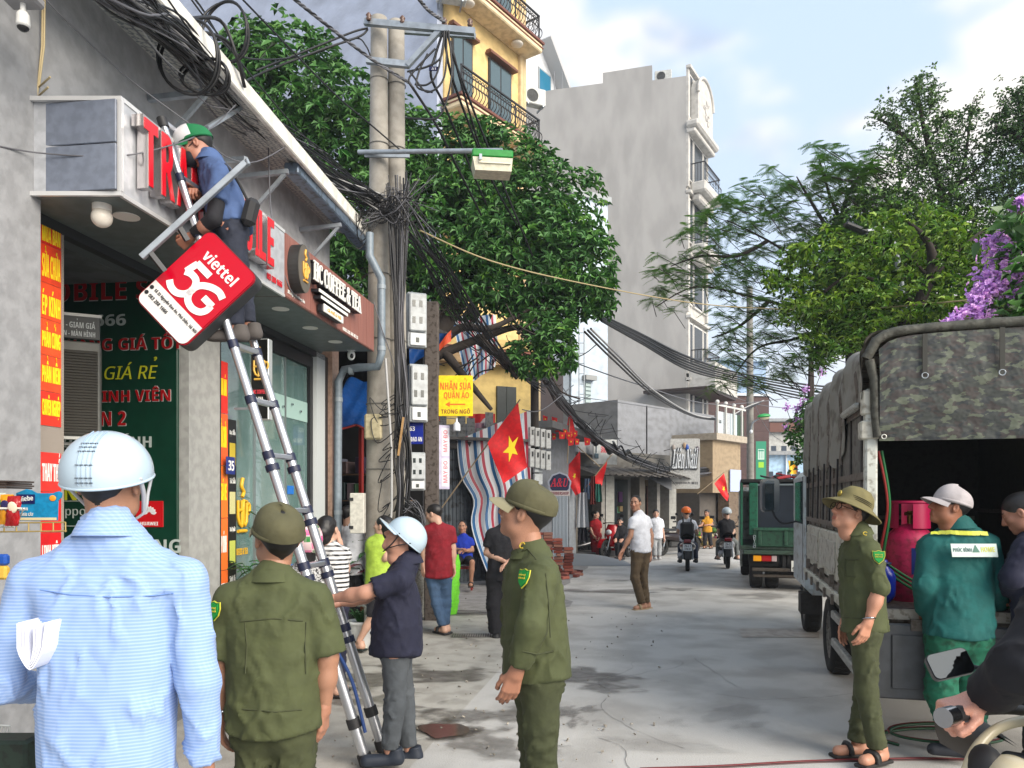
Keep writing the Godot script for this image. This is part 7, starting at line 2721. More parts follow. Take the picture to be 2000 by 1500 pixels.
# ------------------------------------------------------------------ ladder, the sign being taken down
func build_ladder_and_sign()->void:
	var en:=V(0.1322,0,-0.9912)
	var o:=thing("telescopic_ladder","aluminium telescopic ladder leaning on the shop fascia under the worker","ladder",G(722,1497))
	var a0:=P(318,240,4.70)
	var a1:=G(716,1497)+V(0,0.02,0)
	var al:=alu()
	var navy:=K(0.08,0.11,0.22,0.5)
	var n:=9
	for s in 2:
		var off:=en*(0.27 if s==1 else 0.0)+(V(0.02,0,0) if s==1 else Vector3.ZERO)
		for k in n:
			var t0:=k/float(n)*0.78
			var t1:=(k+1)/float(n)*0.78
			if k==n-1:
				t1=1.0
			var b:=B.new()
			b.rod(a0.lerp(a1,t0)+off,a0.lerp(a1,t1)+off,lerpf(0.021,0.034,float(k)/n),14)
			put(b,"rail_section",al,o)
			b=B.new()
			var q:=a0.lerp(a1,t1 if k<n-1 else 0.80)+off
			var dir:=(a1-a0).normalized()
			b.rod(q-dir*0.025,q+dir*0.025,lerpf(0.027,0.041,float(k)/n),14)
			if k>4:
				b.rod(q+dir*0.06,q+dir*0.10,0.042,14)
			put(b,"collar",navy,o)
		var b2:=B.new()
		var dr:=(a1-a0).normalized()
		b2.rod(a0+off-dr*0.03,a0+off+dr*0.03,0.03,14)
		b2.rod(a1+off-dr*0.06,a1+off+dr*0.01,0.044,14)
		b2.rod(a0.lerp(a1,0.93)+off,a0.lerp(a1,0.945)+off,0.042,14)
		put(b2,"end_cap",black(),o)
	for k in n:
		var t:=k/float(n)*0.78
		var b:=B.new()
		b.bar(a0.lerp(a1,t),a0.lerp(a1,t)+en*0.27+V(0.02,0,0),0.05,0.032,UP,0.006)
		put(b,"rung",al,o)
	var bs:=B.new()
	bs.tube(spline([a0.lerp(a1,0.81)+V(0.03,0,0.03),a0.lerp(a1,0.87)+V(0.07,0,0),a0.lerp(a1,0.95)+V(0.06,0,0.03)],6),0.012,6)
	put(bs,"blue_strap",K(0.05,0.2,0.42,0.6),o)

	# steel arm from the wall
	var arm:=thing("sign_bracket","grey steel bracket arm that the tilted red sign hangs from","bracket",P(380,410,4.75))
	var b:=B.new()
	b.bar(P(276,503,4.50),P(480,318,4.60),0.035,0.035,UP,0.003)
	put(b,"arm",galv(),arm)
	b=B.new()
	b.bar(P(292,492,4.51),P(322,530,4.56),0.028,0.028)
	b.bar(P(343,432,4.54),P(366,470,4.58),0.028,0.028)
	put(b,"hanger",K(0.16,0.17,0.19,0.5),arm)
	b=B.new()
	b.rod(P(482,312,4.60),P(486,322,4.59),0.012,8)
	put(b,"bolt",galv(),arm)
	b=B.new()
	b.bar(L(-3.38,6.0,4.25),P(480,310,5.4),0.03,0.03)
	b.bar(P(404,250,5.6),P(470,210,6.1),0.03,0.03)
	put(b,"stay",galv(),arm)

	# the red light box
	var d:=4.60
	var up:=P(405,446,d)-P(269,583,d)
	var rt:=P(501,544,d)-P(405,446,d)
	var nrm:=rt.cross(up).normalized()
	var c:=P(384,563,d)
	var xf:=frame(c,rt,up)*T(Basis(V(0.5,0.8,0).normalized(),deg_to_rad(-6)),Vector3.ZERO)
	var w:=rt.length()*1.05
	var h:=up.length()*1.05
	var s:=thing("red_light_box_sign","tilted red and white telecom light box sign held by the worker on the ladder","box sign",c)
	var rounded:=func(ww: float,hh: float,r: float)->PackedVector2Array:
		var p:=PackedVector2Array()
		for q in [[1,1,0.0],[-1,1,PI/2],[-1,-1,PI],[1,-1,PI*1.5]]:
			for i in 7:
				var a: float=q[2]+PI/2*i/6.0
				p.append(W(q[0]*(ww/2-r)+cos(a)*r,q[1]*(hh/2-r)+sin(a)*r))
		return p
	b=B.new()
	b.prism(rounded.call(w,h,0.055),0.10,xf*A(V(0,0,-0.012)))
	put(b,"case",K(0.20,0.21,0.22,0.45),s)
	b=B.new()
	b.prism(rounded.call(w-0.008,h-0.008,0.052),0.012,xf)
	put(b,"rim",K(0.60,0.0,0.10,0.25),s)
	# face: red above,white below,each its own sheet with rounded ends
	var fw:=w-0.022
	var fh:=h-0.022
	var rp:=PackedVector2Array()
	var wp:=PackedVector2Array()
	var cut:=-fh*0.5+fh*0.265
	for p in rounded.call(fw,fh,0.045):
		(rp if p.y>cut else wp).append(p)
	rp.append(W(-fw/2,cut))
	rp.append(W(fw/2,cut))
	wp.insert(0,W(-fw/2,cut))
	wp.append(W(fw/2,cut))
	rp=Geometry2D.convex_hull(rp)
	wp=Geometry2D.convex_hull(wp)
	rp.remove_at(rp.size()-1)
	wp.remove_at(wp.size()-1)
	b=B.new()
	b.prism(rp,0.004,xf*A(V(0,0,0.006)))
	put(b,"red_face",K(0.72,0.0,0.13,0.22),s)
	b=B.new()
	b.prism(wp,0.004,xf*A(V(0,0,0.006)))
	put(b,"white_face",K(0.84,0.83,0.82,0.3),s)
	var white:=K(0.93,0.91,0.91,0.3)
	text(s,"lettering","viettel",xf*A(V(0.012,h*0.30,0.008)),w*0.60,h*0.12,0.003,white,"bold")
	# the big interlocked 5 and G,drawn as thick strokes
	var stroke:=func(pts: Array,r: float)->void:
		var bb:=B.new()
		var sp:=spline(pts.map(func(p: Vector2)->Vector3: return xf*V(p.x*w*1.02,(p.y-0.035)*h*0.86,0.0075)),7)
		var m:=sp.size()
		for i in m:
			var dd:=(sp[mini(i+1,m-1)]-sp[maxi(i-1,0)]).normalized()
			var sd:=dd.cross(xf.basis.z).normalized()*r
			bb.vert(sp[i]+sd+xf.basis.z*0.003,xf.basis.z)
			bb.vert(sp[i]-sd+xf.basis.z*0.003,xf.basis.z)
			if i>0:
				var k:=i*2
				bb.tri(k-2,k-1,k)
				bb.tri(k,k-1,k+1)
		put(bb,"figure_stroke",white,s)
	var sw:=w*0.048
	stroke.call([W(0.02,0.235),W(-0.10,0.235),W(-0.245,0.235)],sw)
	stroke.call([W(-0.225,0.235),W(-0.245,0.16),W(-0.26,0.085)],sw)
	stroke.call([W(-0.27,0.075),W(-0.18,0.105),W(-0.07,0.09),W(-0.01,0.0),W(-0.04,-0.10),W(-0.14,-0.16),W(-0.25,-0.155),W(-0.33,-0.115)],sw)
	stroke.call([W(0.37,0.16),W(0.26,0.185),W(0.12,0.15),W(0.01,0.07),W(-0.01,-0.04),W(0.05,-0.125),W(0.17,-0.155),W(0.28,-0.125),W(0.33,-0.06),W(0.33,0.015)],sw)
	stroke.call([W(0.35,0.02),W(0.25,0.02),W(0.17,0.02)],sw)
	var ink:=K(0.10,0.10,0.11,0.5)
	text(s,"address","Số 33 Nguyễn Đạo An, Phú Diễn, Hà Nội",xf*A(V(0.02,cut-0.045,0.008)),w*0.84,0.026,0.002,ink,"bold")
	text(s,"phone_number","083 288 1666",xf*A(V(-w*0.2,cut-0.088,0.008)),w*0.36,0.022,0.002,ink,"bold")
	for i in 2:
		b=B.new()
		b.cyl(xf*T(Basis(RT,PI/2),V(-w*0.435,cut-0.045-i*0.043,0.0062)),0.013,0.003,12)
		put(b,"symbol",ink,s)

# ------------------------------------------------------------------ plants, bricks, goods
func plant(parent: Node3D,at: Vector3,n: int,length: float,wide: float,spread: float,height: float,m: Material,sd: int)->void:
	var rng:=RandomNumberGenerator.new()
	rng.seed=sd
	for i in n:
		var a:=rng.randf()*TAU
		var r:=spread*sqrt(rng.randf())
		var base:=at+V(cos(a)*r*0.3,0,sin(a)*r*0.3)
		var tip:=at+V(cos(a)*r,height*rng.randf_range(0.45,1.0),sin(a)*r)
		var b:=B.new()
		b.col=C(0.7,0.8,0.8).lerp(C(1.3,1.25,0.9),rng.randf())
		b.tube(spline([base,base.lerp(tip,0.6)+V(0,height*0.12,0),tip],3),0.004,4,false)
		var dir:=(V(cos(a),rng.randf_range(-0.3,0.5),sin(a))).normalized()
		var side:=dir.cross(UP).normalized()*wide
		var l:=length*rng.randf_range(0.7,1.2)
		b.sheet(2,4,func(s: float,t: float)->Vector3: return tip+dir*l*t+side*(s-0.5)*2.0*sin(minf(t*1.15+0.12,1.0)*PI)+V(0,-0.35*l*t*t+absf(s-0.5)*wide*0.5,0))
		put(b,"leaf",m,parent)

func pot(called: String,label: String,at: Vector3,r: float,h: float,m: Material)->Node3D:
	var o:=thing(called,label,"plant pot",at)
	var b:=B.new()
	b.lathe([W(0.0,0.0),W(r*0.72,0.0),W(r*0.78,0.02),W(r,h*0.9),W(r*1.1,h*0.9),W(r*1.1,h),W(r*0.96,h),W(r*0.9,h*0.9)],A(at),24)
	put(b,"pot",m,o)
	b=B.new()
	b.disc(A(at+V(0,h*0.9,0)),r*0.93,20)
	put(b,"soil",K(0.22,0.17,0.13,0.95,"speck",4.0),o)
	return o

func build_small_things()->void:
	var gl:=leaf_mat(C(0.20,0.38,0.20),C(0.06,0.14,0.04),0.4)
	var gd:=leaf_mat(C(0.14,0.30,0.16),C(0.04,0.10,0.03),0.4)
	var pu:=leaf_mat(C(0.33,0.10,0.17),C(0.12,0.03,0.06),0.4)
	var white:=K(0.82,0.83,0.83,0.4,"stain",1.2)
	var clay:=K(0.45,0.25,0.17,0.8,"stain",1.5)
	var o:=pot("potted_plant","potted leafy plant before the coffee shop glass left of the short-sleeved officer",L(-3.05,6.9,0),0.19,0.5,clay)
	plant(o,L(-3.05,6.9,0.5),46,0.16,0.035,0.36,0.62,gl,1)
	o=pot("potted_plant","tall dark potted plant standing inside behind the coffee shop glass",L(-4.1,7.6,0.16),0.2,0.4,clay)
	plant(o,L(-4.1,7.6,0.56),34,0.5,0.04,0.4,1.3,gd,2)
	o=pot("potted_plant","broad-leaved plant in the dark of the coffee shop's far corner",L(-4.4,8.5,0.16),0.2,0.4,clay)
	plant(o,L(-4.4,8.5,0.56),30,0.4,0.06,0.4,1.1,gd,3)
	o=pot("potted_plant","white tapered plastic pot with low green herbs right of the striped shirt",G(705,1265),0.15,0.30,white)
	plant(o,G(705,1265)+V(0,0.29,0),60,0.05,0.012,0.13,0.14,gl,4)
	o=pot("potted_plant","dark pot with purple and green cordyline leaves behind the white pot",G(712,1250)+V(0.0,0,-0.55),0.2,0.42,clay)
	plant(o,G(712,1250)+V(0,0.42,-0.55),26,0.3,0.05,0.3,0.5,pu,5)
	plant(o,G(712,1250)+V(0,0.42,-0.55),30,0.22,0.05,0.34,0.75,gl,6)
	o=pot("potted_plant","low leafy plant on the pavement beside the seated man",G(895,1132),0.16,0.12,white)
	plant(o,G(905,1132)+V(0,0.12,0),34,0.26,0.06,0.36,0.36,gl,7)
	var tap:=thing("standpipe","white plastic standpipe with bend beside the white plant pot","pipe",G(713,1262))
	var b:=B.new()
	b.tube(PV([G(714,1268),P(714,1186,8.45),P(706,1181,8.45),P(700,1183,8.5)]),0.018,8)
	put(b,"pipe",K(0.74,0.74,0.70,0.4),tap)
	# lime green sack
	var sk:=thing("green_sack","lime green woven sack standing behind the red shirted man","sack",G(877,1198))
	b=B.new()
	b.sheet(20,14,func(s: float,t: float)->Vector3:
		var a:=s*TAU
		var r:=0.17*(1.0-pow(absf(t-0.4)*1.2,3.0))+0.012*sin(a*5+t*9)+0.01*sin(t*40.0)
		return G(875,1199)+V(cos(a)*r*0.8+t*0.06,t*0.85,sin(a)*r))
	put(b,"cloth",K(0.42,0.80,0.16,0.6,"cloth",4.0),sk)
	sk=thing("white_sack","white woven sack leaning at the foot of the square post","sack",G(826,1200))
	b=B.new()
	b.sheet(18,12,func(s: float,t: float)->Vector3:
		var a:=s*TAU
		var r:=0.16*(1.0-pow(absf(t-0.45)*1.3,3.0))+0.014*sin(a*4+t*8)
		return G(824,1203)+V(cos(a)*r*0.7,t*0.8,sin(a)*r))
	put(b,"cloth",K(0.78,0.77,0.73,0.7,"rust",2.5),sk)

	# brick pile
	var bp:=thing("brick_pile","stepped pile of red bricks behind the middle officer","brick pile",G(1090,1122))
	var rng:=RandomNumberGenerator.new()
	rng.seed=12
	var variants:=[]
	for k in 5:
		b=B.new()
		b.box(T(),V(0.205,0.058,0.098),0.007)
		variants.append(b.mesh(mat([C(0.54,0.26,0.21),C(0.42,0.19,0.15),C(0.64,0.36,0.30),C(0.34,0.17,0.15),C(0.60,0.42,0.36)][k],0.9,"speck",3.0)))
	var bd:=16.9
	var count:=0
	for r in 14:
		var left:=1030.0
		var right:=1122.0-maxf(0.0,(r-7.0))*7.5-(r % 2)*2.0
		var u:=left
		while u<right and count<290:
			u+=20.0
			if u>right:
				break
			for layer in (2 if u>right-26.0 or r>6 else 1):
				var p:=P(u+rng.randf_range(-1.5,1.5),0,bd+layer*0.13)
				p.y=0.035+r*0.066
				share(variants[rng.randi() % 5],"brick",bp,T(Basis.from_euler(V(0,rng.randf_range(-0.12,0.12)+(PI/2 if rng.randf()<0.22 else 0.0),rng.randf_range(-0.03,0.03))),p-bp.position))
				count+=1
	for i in 14:
		var p:=G(rng.randf_range(1085,1140),rng.randf_range(1118,1132))+V(0,0.035,0)
		share(variants[i % 5],"brick",bp,T(Basis.from_euler(V(0,rng.randf()*3,0)),p-bp.position))
	var sd:=thing("sand_heap","low heap of grey sand beside the brick pile","sand heap",G(1125,1098))
	b=B.new()
	b.sheet(16,10,func(s: float,t: float)->Vector3:
		var x:=s*2.0-1.0
		var y:=t*2.0-1.0
		return G(1130,1100)+V(x*1.3,0.24*maxf(0.0,(1.0-x*x)*(1.0-y*y))+0.008,y*0.9))
	put(b,"sand",K(0.52,0.54,0.56,0.9,"speck",1.5),sd)

	# snack rack at the left edge
	var rk:=thing("snack_rack","white wire basket rack of snack bags at the left edge","display rack",P(20,1030,2.9))
	b=B.new()
	for i in 10:
		b.rod(P(-30+i*8.5,993,2.85),P(-45+i*8.5,1029,2.95),0.0028,5)
	for v in [[993,42,2.85],[1008,36,2.9],[1029,28,2.95]]:
		b.rod(P(-40,v[0],v[2]),P(v[1],v[0],v[2]),0.004,5)
	put(b,"basket_wires",K(0.82,0.82,0.78,0.4),rk)
	b=B.new()
	for i in 6:
		b.rod(P(8+i*24,1020,3.0),P(8+i*24,1039,3.0),0.003,5)
	b.rod(P(-20,1039,3.0),P(130,1037,3.0),0.003,5)
	b.rod(P(-20,1022,3.0),P(128,1020,3.0),0.003,5)
	put(b,"hook_rail",K(0.76,0.66,0.42,0.4,"",1,"",1,0.6),rk)
	for i in 4:
		b=B.new()
		b.bar(P(-40,940+i*4,3.0),P(42-(i % 2)*4,941+i*4,3.0),0.16,0.006)
		put(b,"tray",K(0.20,0.15,0.12,0.6),rk)
	for i in 4:
		var sb:=thing("snack_bag",["yellow and blue crinkled snack bag first in the wire basket","white and green snack bag second in the wire basket","orange sunflower snack bag in the wire basket","red snack bag at the front of the wire basket"][i],"snack bag",P(-8+i*14,1010,2.9))
		b=B.new()
		b.sheet(8,8,func(s: float,t: float)->Vector3: return P(-26+i*14+s*26+t*-6,960+i*3+t*58,2.9-i*0.012)+V(0,0,0.02*sin(s*PI)*sin(t*PI)+0.003*sin(s*20+t*13)),0.004)
		put(b,"bag",mat([C(0.12,0.26,0.60),C(0.72,0.76,0.74),C(0.86,0.58,0.08),C(0.62,0.07,0.09)][i],0.25,"cloth",5.0),sb)
		b=B.new()
		b.blob(T(Basis(RT,0.2),P(-18+i*14,982+i*3,2.88-i*0.012)),V(0.018,0.022,0.004),12,6)
		put(b,"print",mat([C(0.90,0.80,0.35),C(0.12,0.42,0.20),C(0.12,0.10,0.30),C(0.85,0.8,0.7)][i],0.4),sb)
	var sc:=thing("sweet_box_card","blue shaped card printed with a sweet maker's name above the hook rail","display card",P(75,1018,3.02))
	b=B.new()
	var cx:=A(P(76,988,3.02))
	b.prism(PW([W(-0.09,-0.058),W(0.072,-0.058),W(0.075,0.02),W(0.088,0.035),W(0.09,0.05),W(0.078,0.058),W(0.055,0.05),W(-0.01,0.05),W(-0.03,0.062),W(-0.05,0.066),W(-0.09,0.05)]),0.006,cx)
	put(b,"card",K(0.08,0.50,0.68,0.35,"cloth",6.0),sc)
	fput("name_panel",K(0.06,0.08,0.30,0.4),sc,cx,-0.085,-0.015,0.008,0.045,0.001,0.003)
	text(sc,"lettering","pliebe",cx*T(Basis(FW,0.1),V(-0.05,0.026,0.005)),0.06,0.026,0.002,white)
	text(sc,"lettering","NGON",cx*A(V(-0.06,-0.012,0.003)),0.035,0.012,0.002,white)
	text(sc,"lettering","TRÁI CÂY",cx*A(V(-0.045,-0.032,0.003)),0.05,0.015,0.002,white)
	b=B.new()
	b.blob(cx*A(V(0.055,0.03,0.002)),V(0.014,0.012,0.003),12,5)
	put(b,"print",K(0.90,0.55,0.12,0.4),sc)
	fput("sand_strip",K(0.80,0.74,0.58,0.5),sc,cx,-0.085,0.07,-0.056,-0.046,0.001,0.003)
	var tb:=thing("market_table","dark green table corner with a wire basket at the lower left edge","table",P(10,1500,2.6))
	b=B.new()
	b.abox(V(-2.4,0.0,-2.5),V(P(50,1450,2.4).x,P(50,1448,2.4).y,-2.4),0.01)
	put(b,"top",K(0.10,0.17,0.13,0.6,"rust",1.5),tb)
	b=B.new()
	for i in 6:
		b.rod(P(-20+i*8,1418,2.5),P(-26+i*8,1444,2.5),0.003,5)
	b.rod(P(-30,1416,2.5),P(20,1418,2.5),0.004,5)
	b.rod(P(-30,1442,2.5),P(16,1444,2.5),0.004,5)
	put(b,"wire_basket",K(0.80,0.80,0.78,0.4),tb)
	var bl:=thing("blue_yellow_packet","blue and yellow packet half hidden behind the striped shoulder at the left edge","packet",P(0,1115,2.6))
	fput("packet",K(0.05,0.28,0.62,0.4),bl,A(P(0,1105,2.7)),-0.1,0.02,0.0,0.04,-0.03,0.0,0.008)
	fput("lower_half",K(0.82,0.66,0.25,0.4),bl,A(P(0,1105,2.7)),-0.1,0.02,-0.05,-0.001,-0.03,0.0,0.008)
	# clothes outside the far shop
	for i in 5:
		var u:=1128.0+i*10
		var cl:=thing("hanging_garment",["long black and white patterned dress hung outside the shop","dark skirt hung low outside the shop","blue patterned blouse hung in the shop opening","red patterned scarf hung in the shop opening","teal blouse hung deepest in the shop opening"][i],"garment",P(u,1000,20.4))
		b=B.new()
		var y0: float=[962,1020,935,930,945][i]
		var y1: float=[1030,1058,975,985,980][i]
		var hw: float=[11,9,8,5,7][i]
		b.sheet(8,8,func(s: float,t: float)->Vector3: return P((1138 if i<2 else u)+(s-0.5)*hw*2.0*(0.7+0.4*t),y0+(y1-y0)*t,20.4+(i % 3)*0.1)+V(0,0,sin(s*14)*0.05),0.01)
		put(b,"cloth",mat([C(0.7,0.72,0.75),C(0.10,0.09,0.14),C(0.4,0.48,0.6),C(0.5,0.22,0.2),C(0.2,0.5,0.45)][i],0.8,"rust",5.0),cl)
	# flowers and goods by the far right shop
	var ft:=thing("flower_stall","small stall of flowers and fruit beside the yellow shirted man","stall",G(1400,1073))
	for i in 26:
		b=B.new()
		var p:=G(rng.randf_range(1325,1430),rng.randf_range(1066,1074))+V(0,rng.randf_range(0.1,0.75),-0.6)
		b.blob(A(p),V(0.14,0.11,0.14)*rng.randf_range(0.5,1.1),8,5)
		put(b,"bunch",mat(Color.from_hsv([0.0,0.05,0.28,0.95,0.13][i % 5],rng.randf_range(0.3,0.75),rng.randf_range(0.3,0.75)),0.7),ft)
	fput("crate",K(0.35,0.28,0.2,0.8),ft,A(G(1378,1070)),-0.9,0.9,0.0,0.3,-1.2,-0.4,0.02)

# ------------------------------------------------------------------ motorbikes
# local axes: x right, y up, the bike faces +z
func bike(label: String,xf: Transform3D,body_col: Color,scooter: bool,plate:="")->Node3D:
	var o:=thing("motorbike",label,"motorbike",xf.origin)
	var dk:=K(0.10,0.10,0.11,0.5)
	var paint:=mat(body_col,0.22)
	var r:=0.27
	for z in [-0.62,0.64]:
		wheel(o,xf*A(V(0,r,z)),r,0.10 if z<0.0 else 0.085,C(0.30,0.30,0.31),5)
	var b:=B.new()
	b.sheet(8,14,func(s: float,t: float)->Vector3:
		var z:=lerpf(-0.72,0.12,t)
		var a:=(s-0.5)*PI*1.15
		var w:=0.13-0.03*t
		return xf*V(sin(a)*w,0.76+cos(a)*0.07+0.05*(1.0-t)*0.8-0.05*sin(t*PI),z))
	put(b,"seat",K(0.09,0.09,0.10,0.55),o)
	b=B.new()
	b.sheet(10,14,func(s: float,t: float)->Vector3:
		var z:=lerpf(-0.86,0.22,t)
		var a:=(s-0.5)*PI*1.5
		var w:=0.05+0.11*sin(clampf(t*1.3+0.18,0,1)*PI*0.62)
		return xf*V(sin(a)*w*1.15,0.60-t*0.10+cos(a)*0.17*(0.55+0.45*t),z),0.006)
	put(b,"tail_fairing",paint,o)
	b=B.new()
	if scooter:
		b.sheet(10,12,func(s: float,t: float)->Vector3:
			var a:=(s-0.5)*PI*0.9
			return xf*V(sin(a)*lerpf(0.20,0.13,absf(t-0.55)*1.4),0.34+t*0.62,0.30+cos(a)*0.16-t*0.10+0.08*sin(t*PI)),0.008)
		b.box(xf*A(V(0,0.27,0.10)),V(0.28,0.08,0.5),0.03)
	else:
		b.tube(PV([xf*V(0,0.80,0.36),xf*V(0,0.55,0.22),xf*V(0,0.46,-0.3)]),0.06,8)
		b.sheet(8,8,func(s: float,t: float)->Vector3: return xf*V((s-0.5)*0.5*(1.0-0.4*t),0.80-t*0.48,0.42-absf(s-0.5)*0.3-t*0.05),0.008)
	put(b,"front_fairing",paint,o)
	b=B.new()
	b.sheet(8,10,func(s: float,t: float)->Vector3:
		var a:=lerpf(0.2,2.5,t)
		return xf*V((s-0.5)*0.13,r+sin(a)*(r+0.035),0.64+cos(a)*(r+0.035)),0.006)
	put(b,"front_mudguard",paint,o)
	b=B.new()
	for s in [-0.07,0.07]:
		b.rod(xf*V(s,r,0.64),xf*V(s*0.8,0.78,0.40),0.02,8)
		b.rod(xf*V(s*1.6,r,-0.62),xf*V(s*1.6,0.62,-0.52),0.022,8)
	put(b,"fork",galv(),o)
	b=B.new()
	b.box(xf*A(V(0.0,0.34,-0.15)),V(0.24,0.22,0.42),0.05)
	b.tube(PV([xf*V(0.12,0.28,0.0),xf*V(0.15,0.26,-0.3)]),0.02,8)
	put(b,"engine",K(0.28,0.28,0.28,0.45,"stain",3.0,"",1,0.6),o)
	b=B.new()
	b.tube(PV([xf*V(0.16,0.27,-0.25),xf*V(0.17,0.32,-0.55),xf*V(0.18,0.40,-0.86)]),[0.035,0.055,0.05],10)
	put(b,"exhaust",K(0.45,0.45,0.46,0.3,"",1,"",1,0.8),o)
	b=B.new()
	b.tube(spline([xf*V(-0.34,0.98,0.18),xf*V(-0.14,1.0,0.34),xf*V(0.14,1.0,0.34),xf*V(0.34,0.98,0.18)],5),0.014,7)
	put(b,"handlebar",dk,o)
	for s in [-1.0,1.0]:
		b=B.new()
		b.rod(xf*V(s*0.36,0.98,0.165),xf*V(s*0.25,0.985,0.25),0.019,8)
		put(b,"grip",black(),o)
		b=B.new()
		b.tube(spline([xf*V(s*0.2,1.0,0.30),xf*V(s*0.28,1.12,0.30),xf*V(s*0.32,1.17,0.30)],4),0.007,5)
		b.box(xf*A(V(s*0.34,1.21,0.30)),V(0.12,0.075,0.025),0.02)
		put(b,"mirror",black(0.3),o)
	b=B.new()
	b.blob(xf*A(V(0,0.90 if not scooter else 0.74,0.46)),V(0.10,0.08,0.06),12,8)
	put(b,"headlight",K(0.80,0.82,0.84,0.1),o)
	b=B.new()
	b.box(xf*A(V(0,0.70,-0.85)),V(0.17,0.08,0.06),0.025)
	put(b,"tail_light",K(0.50,0.05,0.06,0.2),o)
	b=B.new()
	b.box(xf*T(Basis(RT,0.2),V(0,0.45,-0.92)),V(0.12,0.30,0.02),0.01)
	put(b,"rear_mudguard",dk,o)
	b=B.new()
	var px:=xf*T(Basis(UP,PI)*Basis(RT,-0.2),V(0,0.56,-0.935))
	b.box(px,V(0.20,0.15,0.006),0.002)
	put(b,"number_plate",K(0.84,0.85,0.86,0.4),o)
	if plate!="":
		var two:=plate.split(" ")
		for k in 2:
			text(o,"plate_lettering",two[k],px*A(V(0,0.034-k*0.068,0.005)),0.14,0.05,0.003,black())
	return o

func build_bikes()->void:
	var at:=func(u: float,v: float,deg: float)->Transform3D: return T(Basis(UP,deg_to_rad(deg)),G(u,v))
	bike("dark parked motorbike beside the brick pile, seen from behind",at.call(1104,1086,-65),C(0.10,0.10,0.12),false)
	bike("second dark motorbike parked behind the brick pile, mostly hidden",at.call(1086,1082,-72),C(0.13,0.12,0.13),false)
	bike("red scooter parked facing the street beside the woman in red",at.call(1206,1090,-40),C(0.66,0.03,0.09),true)
	bike("black scooter ridden away by the rider in the orange helmet",at.call(1343,1111,167),C(0.12,0.12,0.13),true,"29-L1 378.91")
	bike("dark motorbike ridden by the rider in the black shirt beside the green truck",at.call(1419,1106,167),C(0.15,0.12,0.12),false,"29-C1 455.22")
	bike("dark motorbike parked by the white door behind the orange helmet",at.call(1322,1084,120),C(0.14,0.10,0.10),false)
	# the scooter at the right edge in the foreground
	var o:=thing("motorbike","cream scooter at the lower right edge with chrome bar end and mirror","motorbike",V(1.9,0,-1.9))
	var cream:=K(0.78,0.74,0.63,0.25)
	var brown:=K(0.25,0.225,0.20,0.5)
	var b:=B.new()
	b.rod(P(1862,1397,1.72),P(1905,1386,1.78),0.019,14)
	put(b,"grip",black(),o)
	b=B.new()
	b.rod(P(1842,1402,1.70),P(1861,1397.5,1.72),0.0225,18)
	put(b,"bar_end",chrome(),o)
	b=B.new()
	b.tube(spline([P(1905,1386,1.78),P(1980,1385,1.9),P(2060,1400,2.0),P(2200,1405,1.75)],5),0.014,10)
	put(b,"handlebar",black(),o)
	b=B.new()
	b.tube(spline([P(1832,1395,1.78),P(1860,1384,1.84),P(1930,1372,1.9)],4),0.007,8)
	put(b,"brake_lever",alu(),o)
	b=B.new()
	b.tube(spline([P(1960,1395,1.92),P(1950,1340,1.95),P(1920,1308,1.97),P(1890,1302,1.98)],5),0.006,8)
	put(b,"mirror_stem",black(),o)
	var mx:=T(Basis(FW,0.20)*Basis(RT,-0.55)*Basis(UP,-0.12),P(1856,1296,1.98))
	var rr:=PackedVector2Array()
	for q in [[1,1,0.0],[-1,1,PI/2],[-1,-1,PI],[1,-1,PI*1.5]]:
		for i in 5:
			var a: float=q[2]+PI/2*i/4.0
			rr.append(W(q[0]*0.038+cos(a)*0.014,q[1]*0.020+sin(a)*0.014))
	b=B.new()
	b.prism(rr,0.018,mx)
	put(b,"mirror_housing",black(0.4),o)
	for i in rr.size():
		rr[i]*=0.95
	b=B.new()
	b.prism(rr,0.002,mx*A(V(0,0,0.003)))
	put(b,"mirror_glass",K(0.5,0.52,0.53,0.03,"",1,"",1,1.0),o)
	# leg shield and cowl
	b=B.new()
	b.sheet(16,14,func(s: float,t: float)->Vector3:
		var a:=lerpf(2.0,0.2,s)
		var c:=P(2010,1540,1.85)
		return c+V(-cos(PI-a)*0.0+-sin(a)*lerpf(0.13,0.16,t),cos(a-0.9)*lerpf(0.13,0.16,t),-0.12*t),0.006)
	put(b,"cowl",brown,o)
	b=B.new()
	b.tube(spline([P(1885,1515,1.75),P(1905,1465,1.76),P(1945,1425,1.78),P(1998,1408,1.8),P(2060,1404,1.82)],6),0.012,10,true,1.0)
	put(b,"cowl_trim",cream,o)
	b=B.new()
	b.blob(A(P(1975,1520,1.7)),V(0.055,0.05,0.06),18,12)
	put(b,"inner_panel",cream,o)
	b=B.new()
	b.blob(A(P(1925,1510,1.74)),V(0.04,0.065,0.05),18,12)
	put(b,"glove_hatch",black(0.6),o)
	b=B.new()
	b.blob(A(V(1.9,0.62,-1.3)),V(0.16,0.2,0.5),16,10)
	put(b,"body",cream,o)
	for z in [-0.85,-2.1]:
		wheel(o,A(V(1.9,0.24,z)),0.24,0.09,C(0.5,0.5,0.5),5)

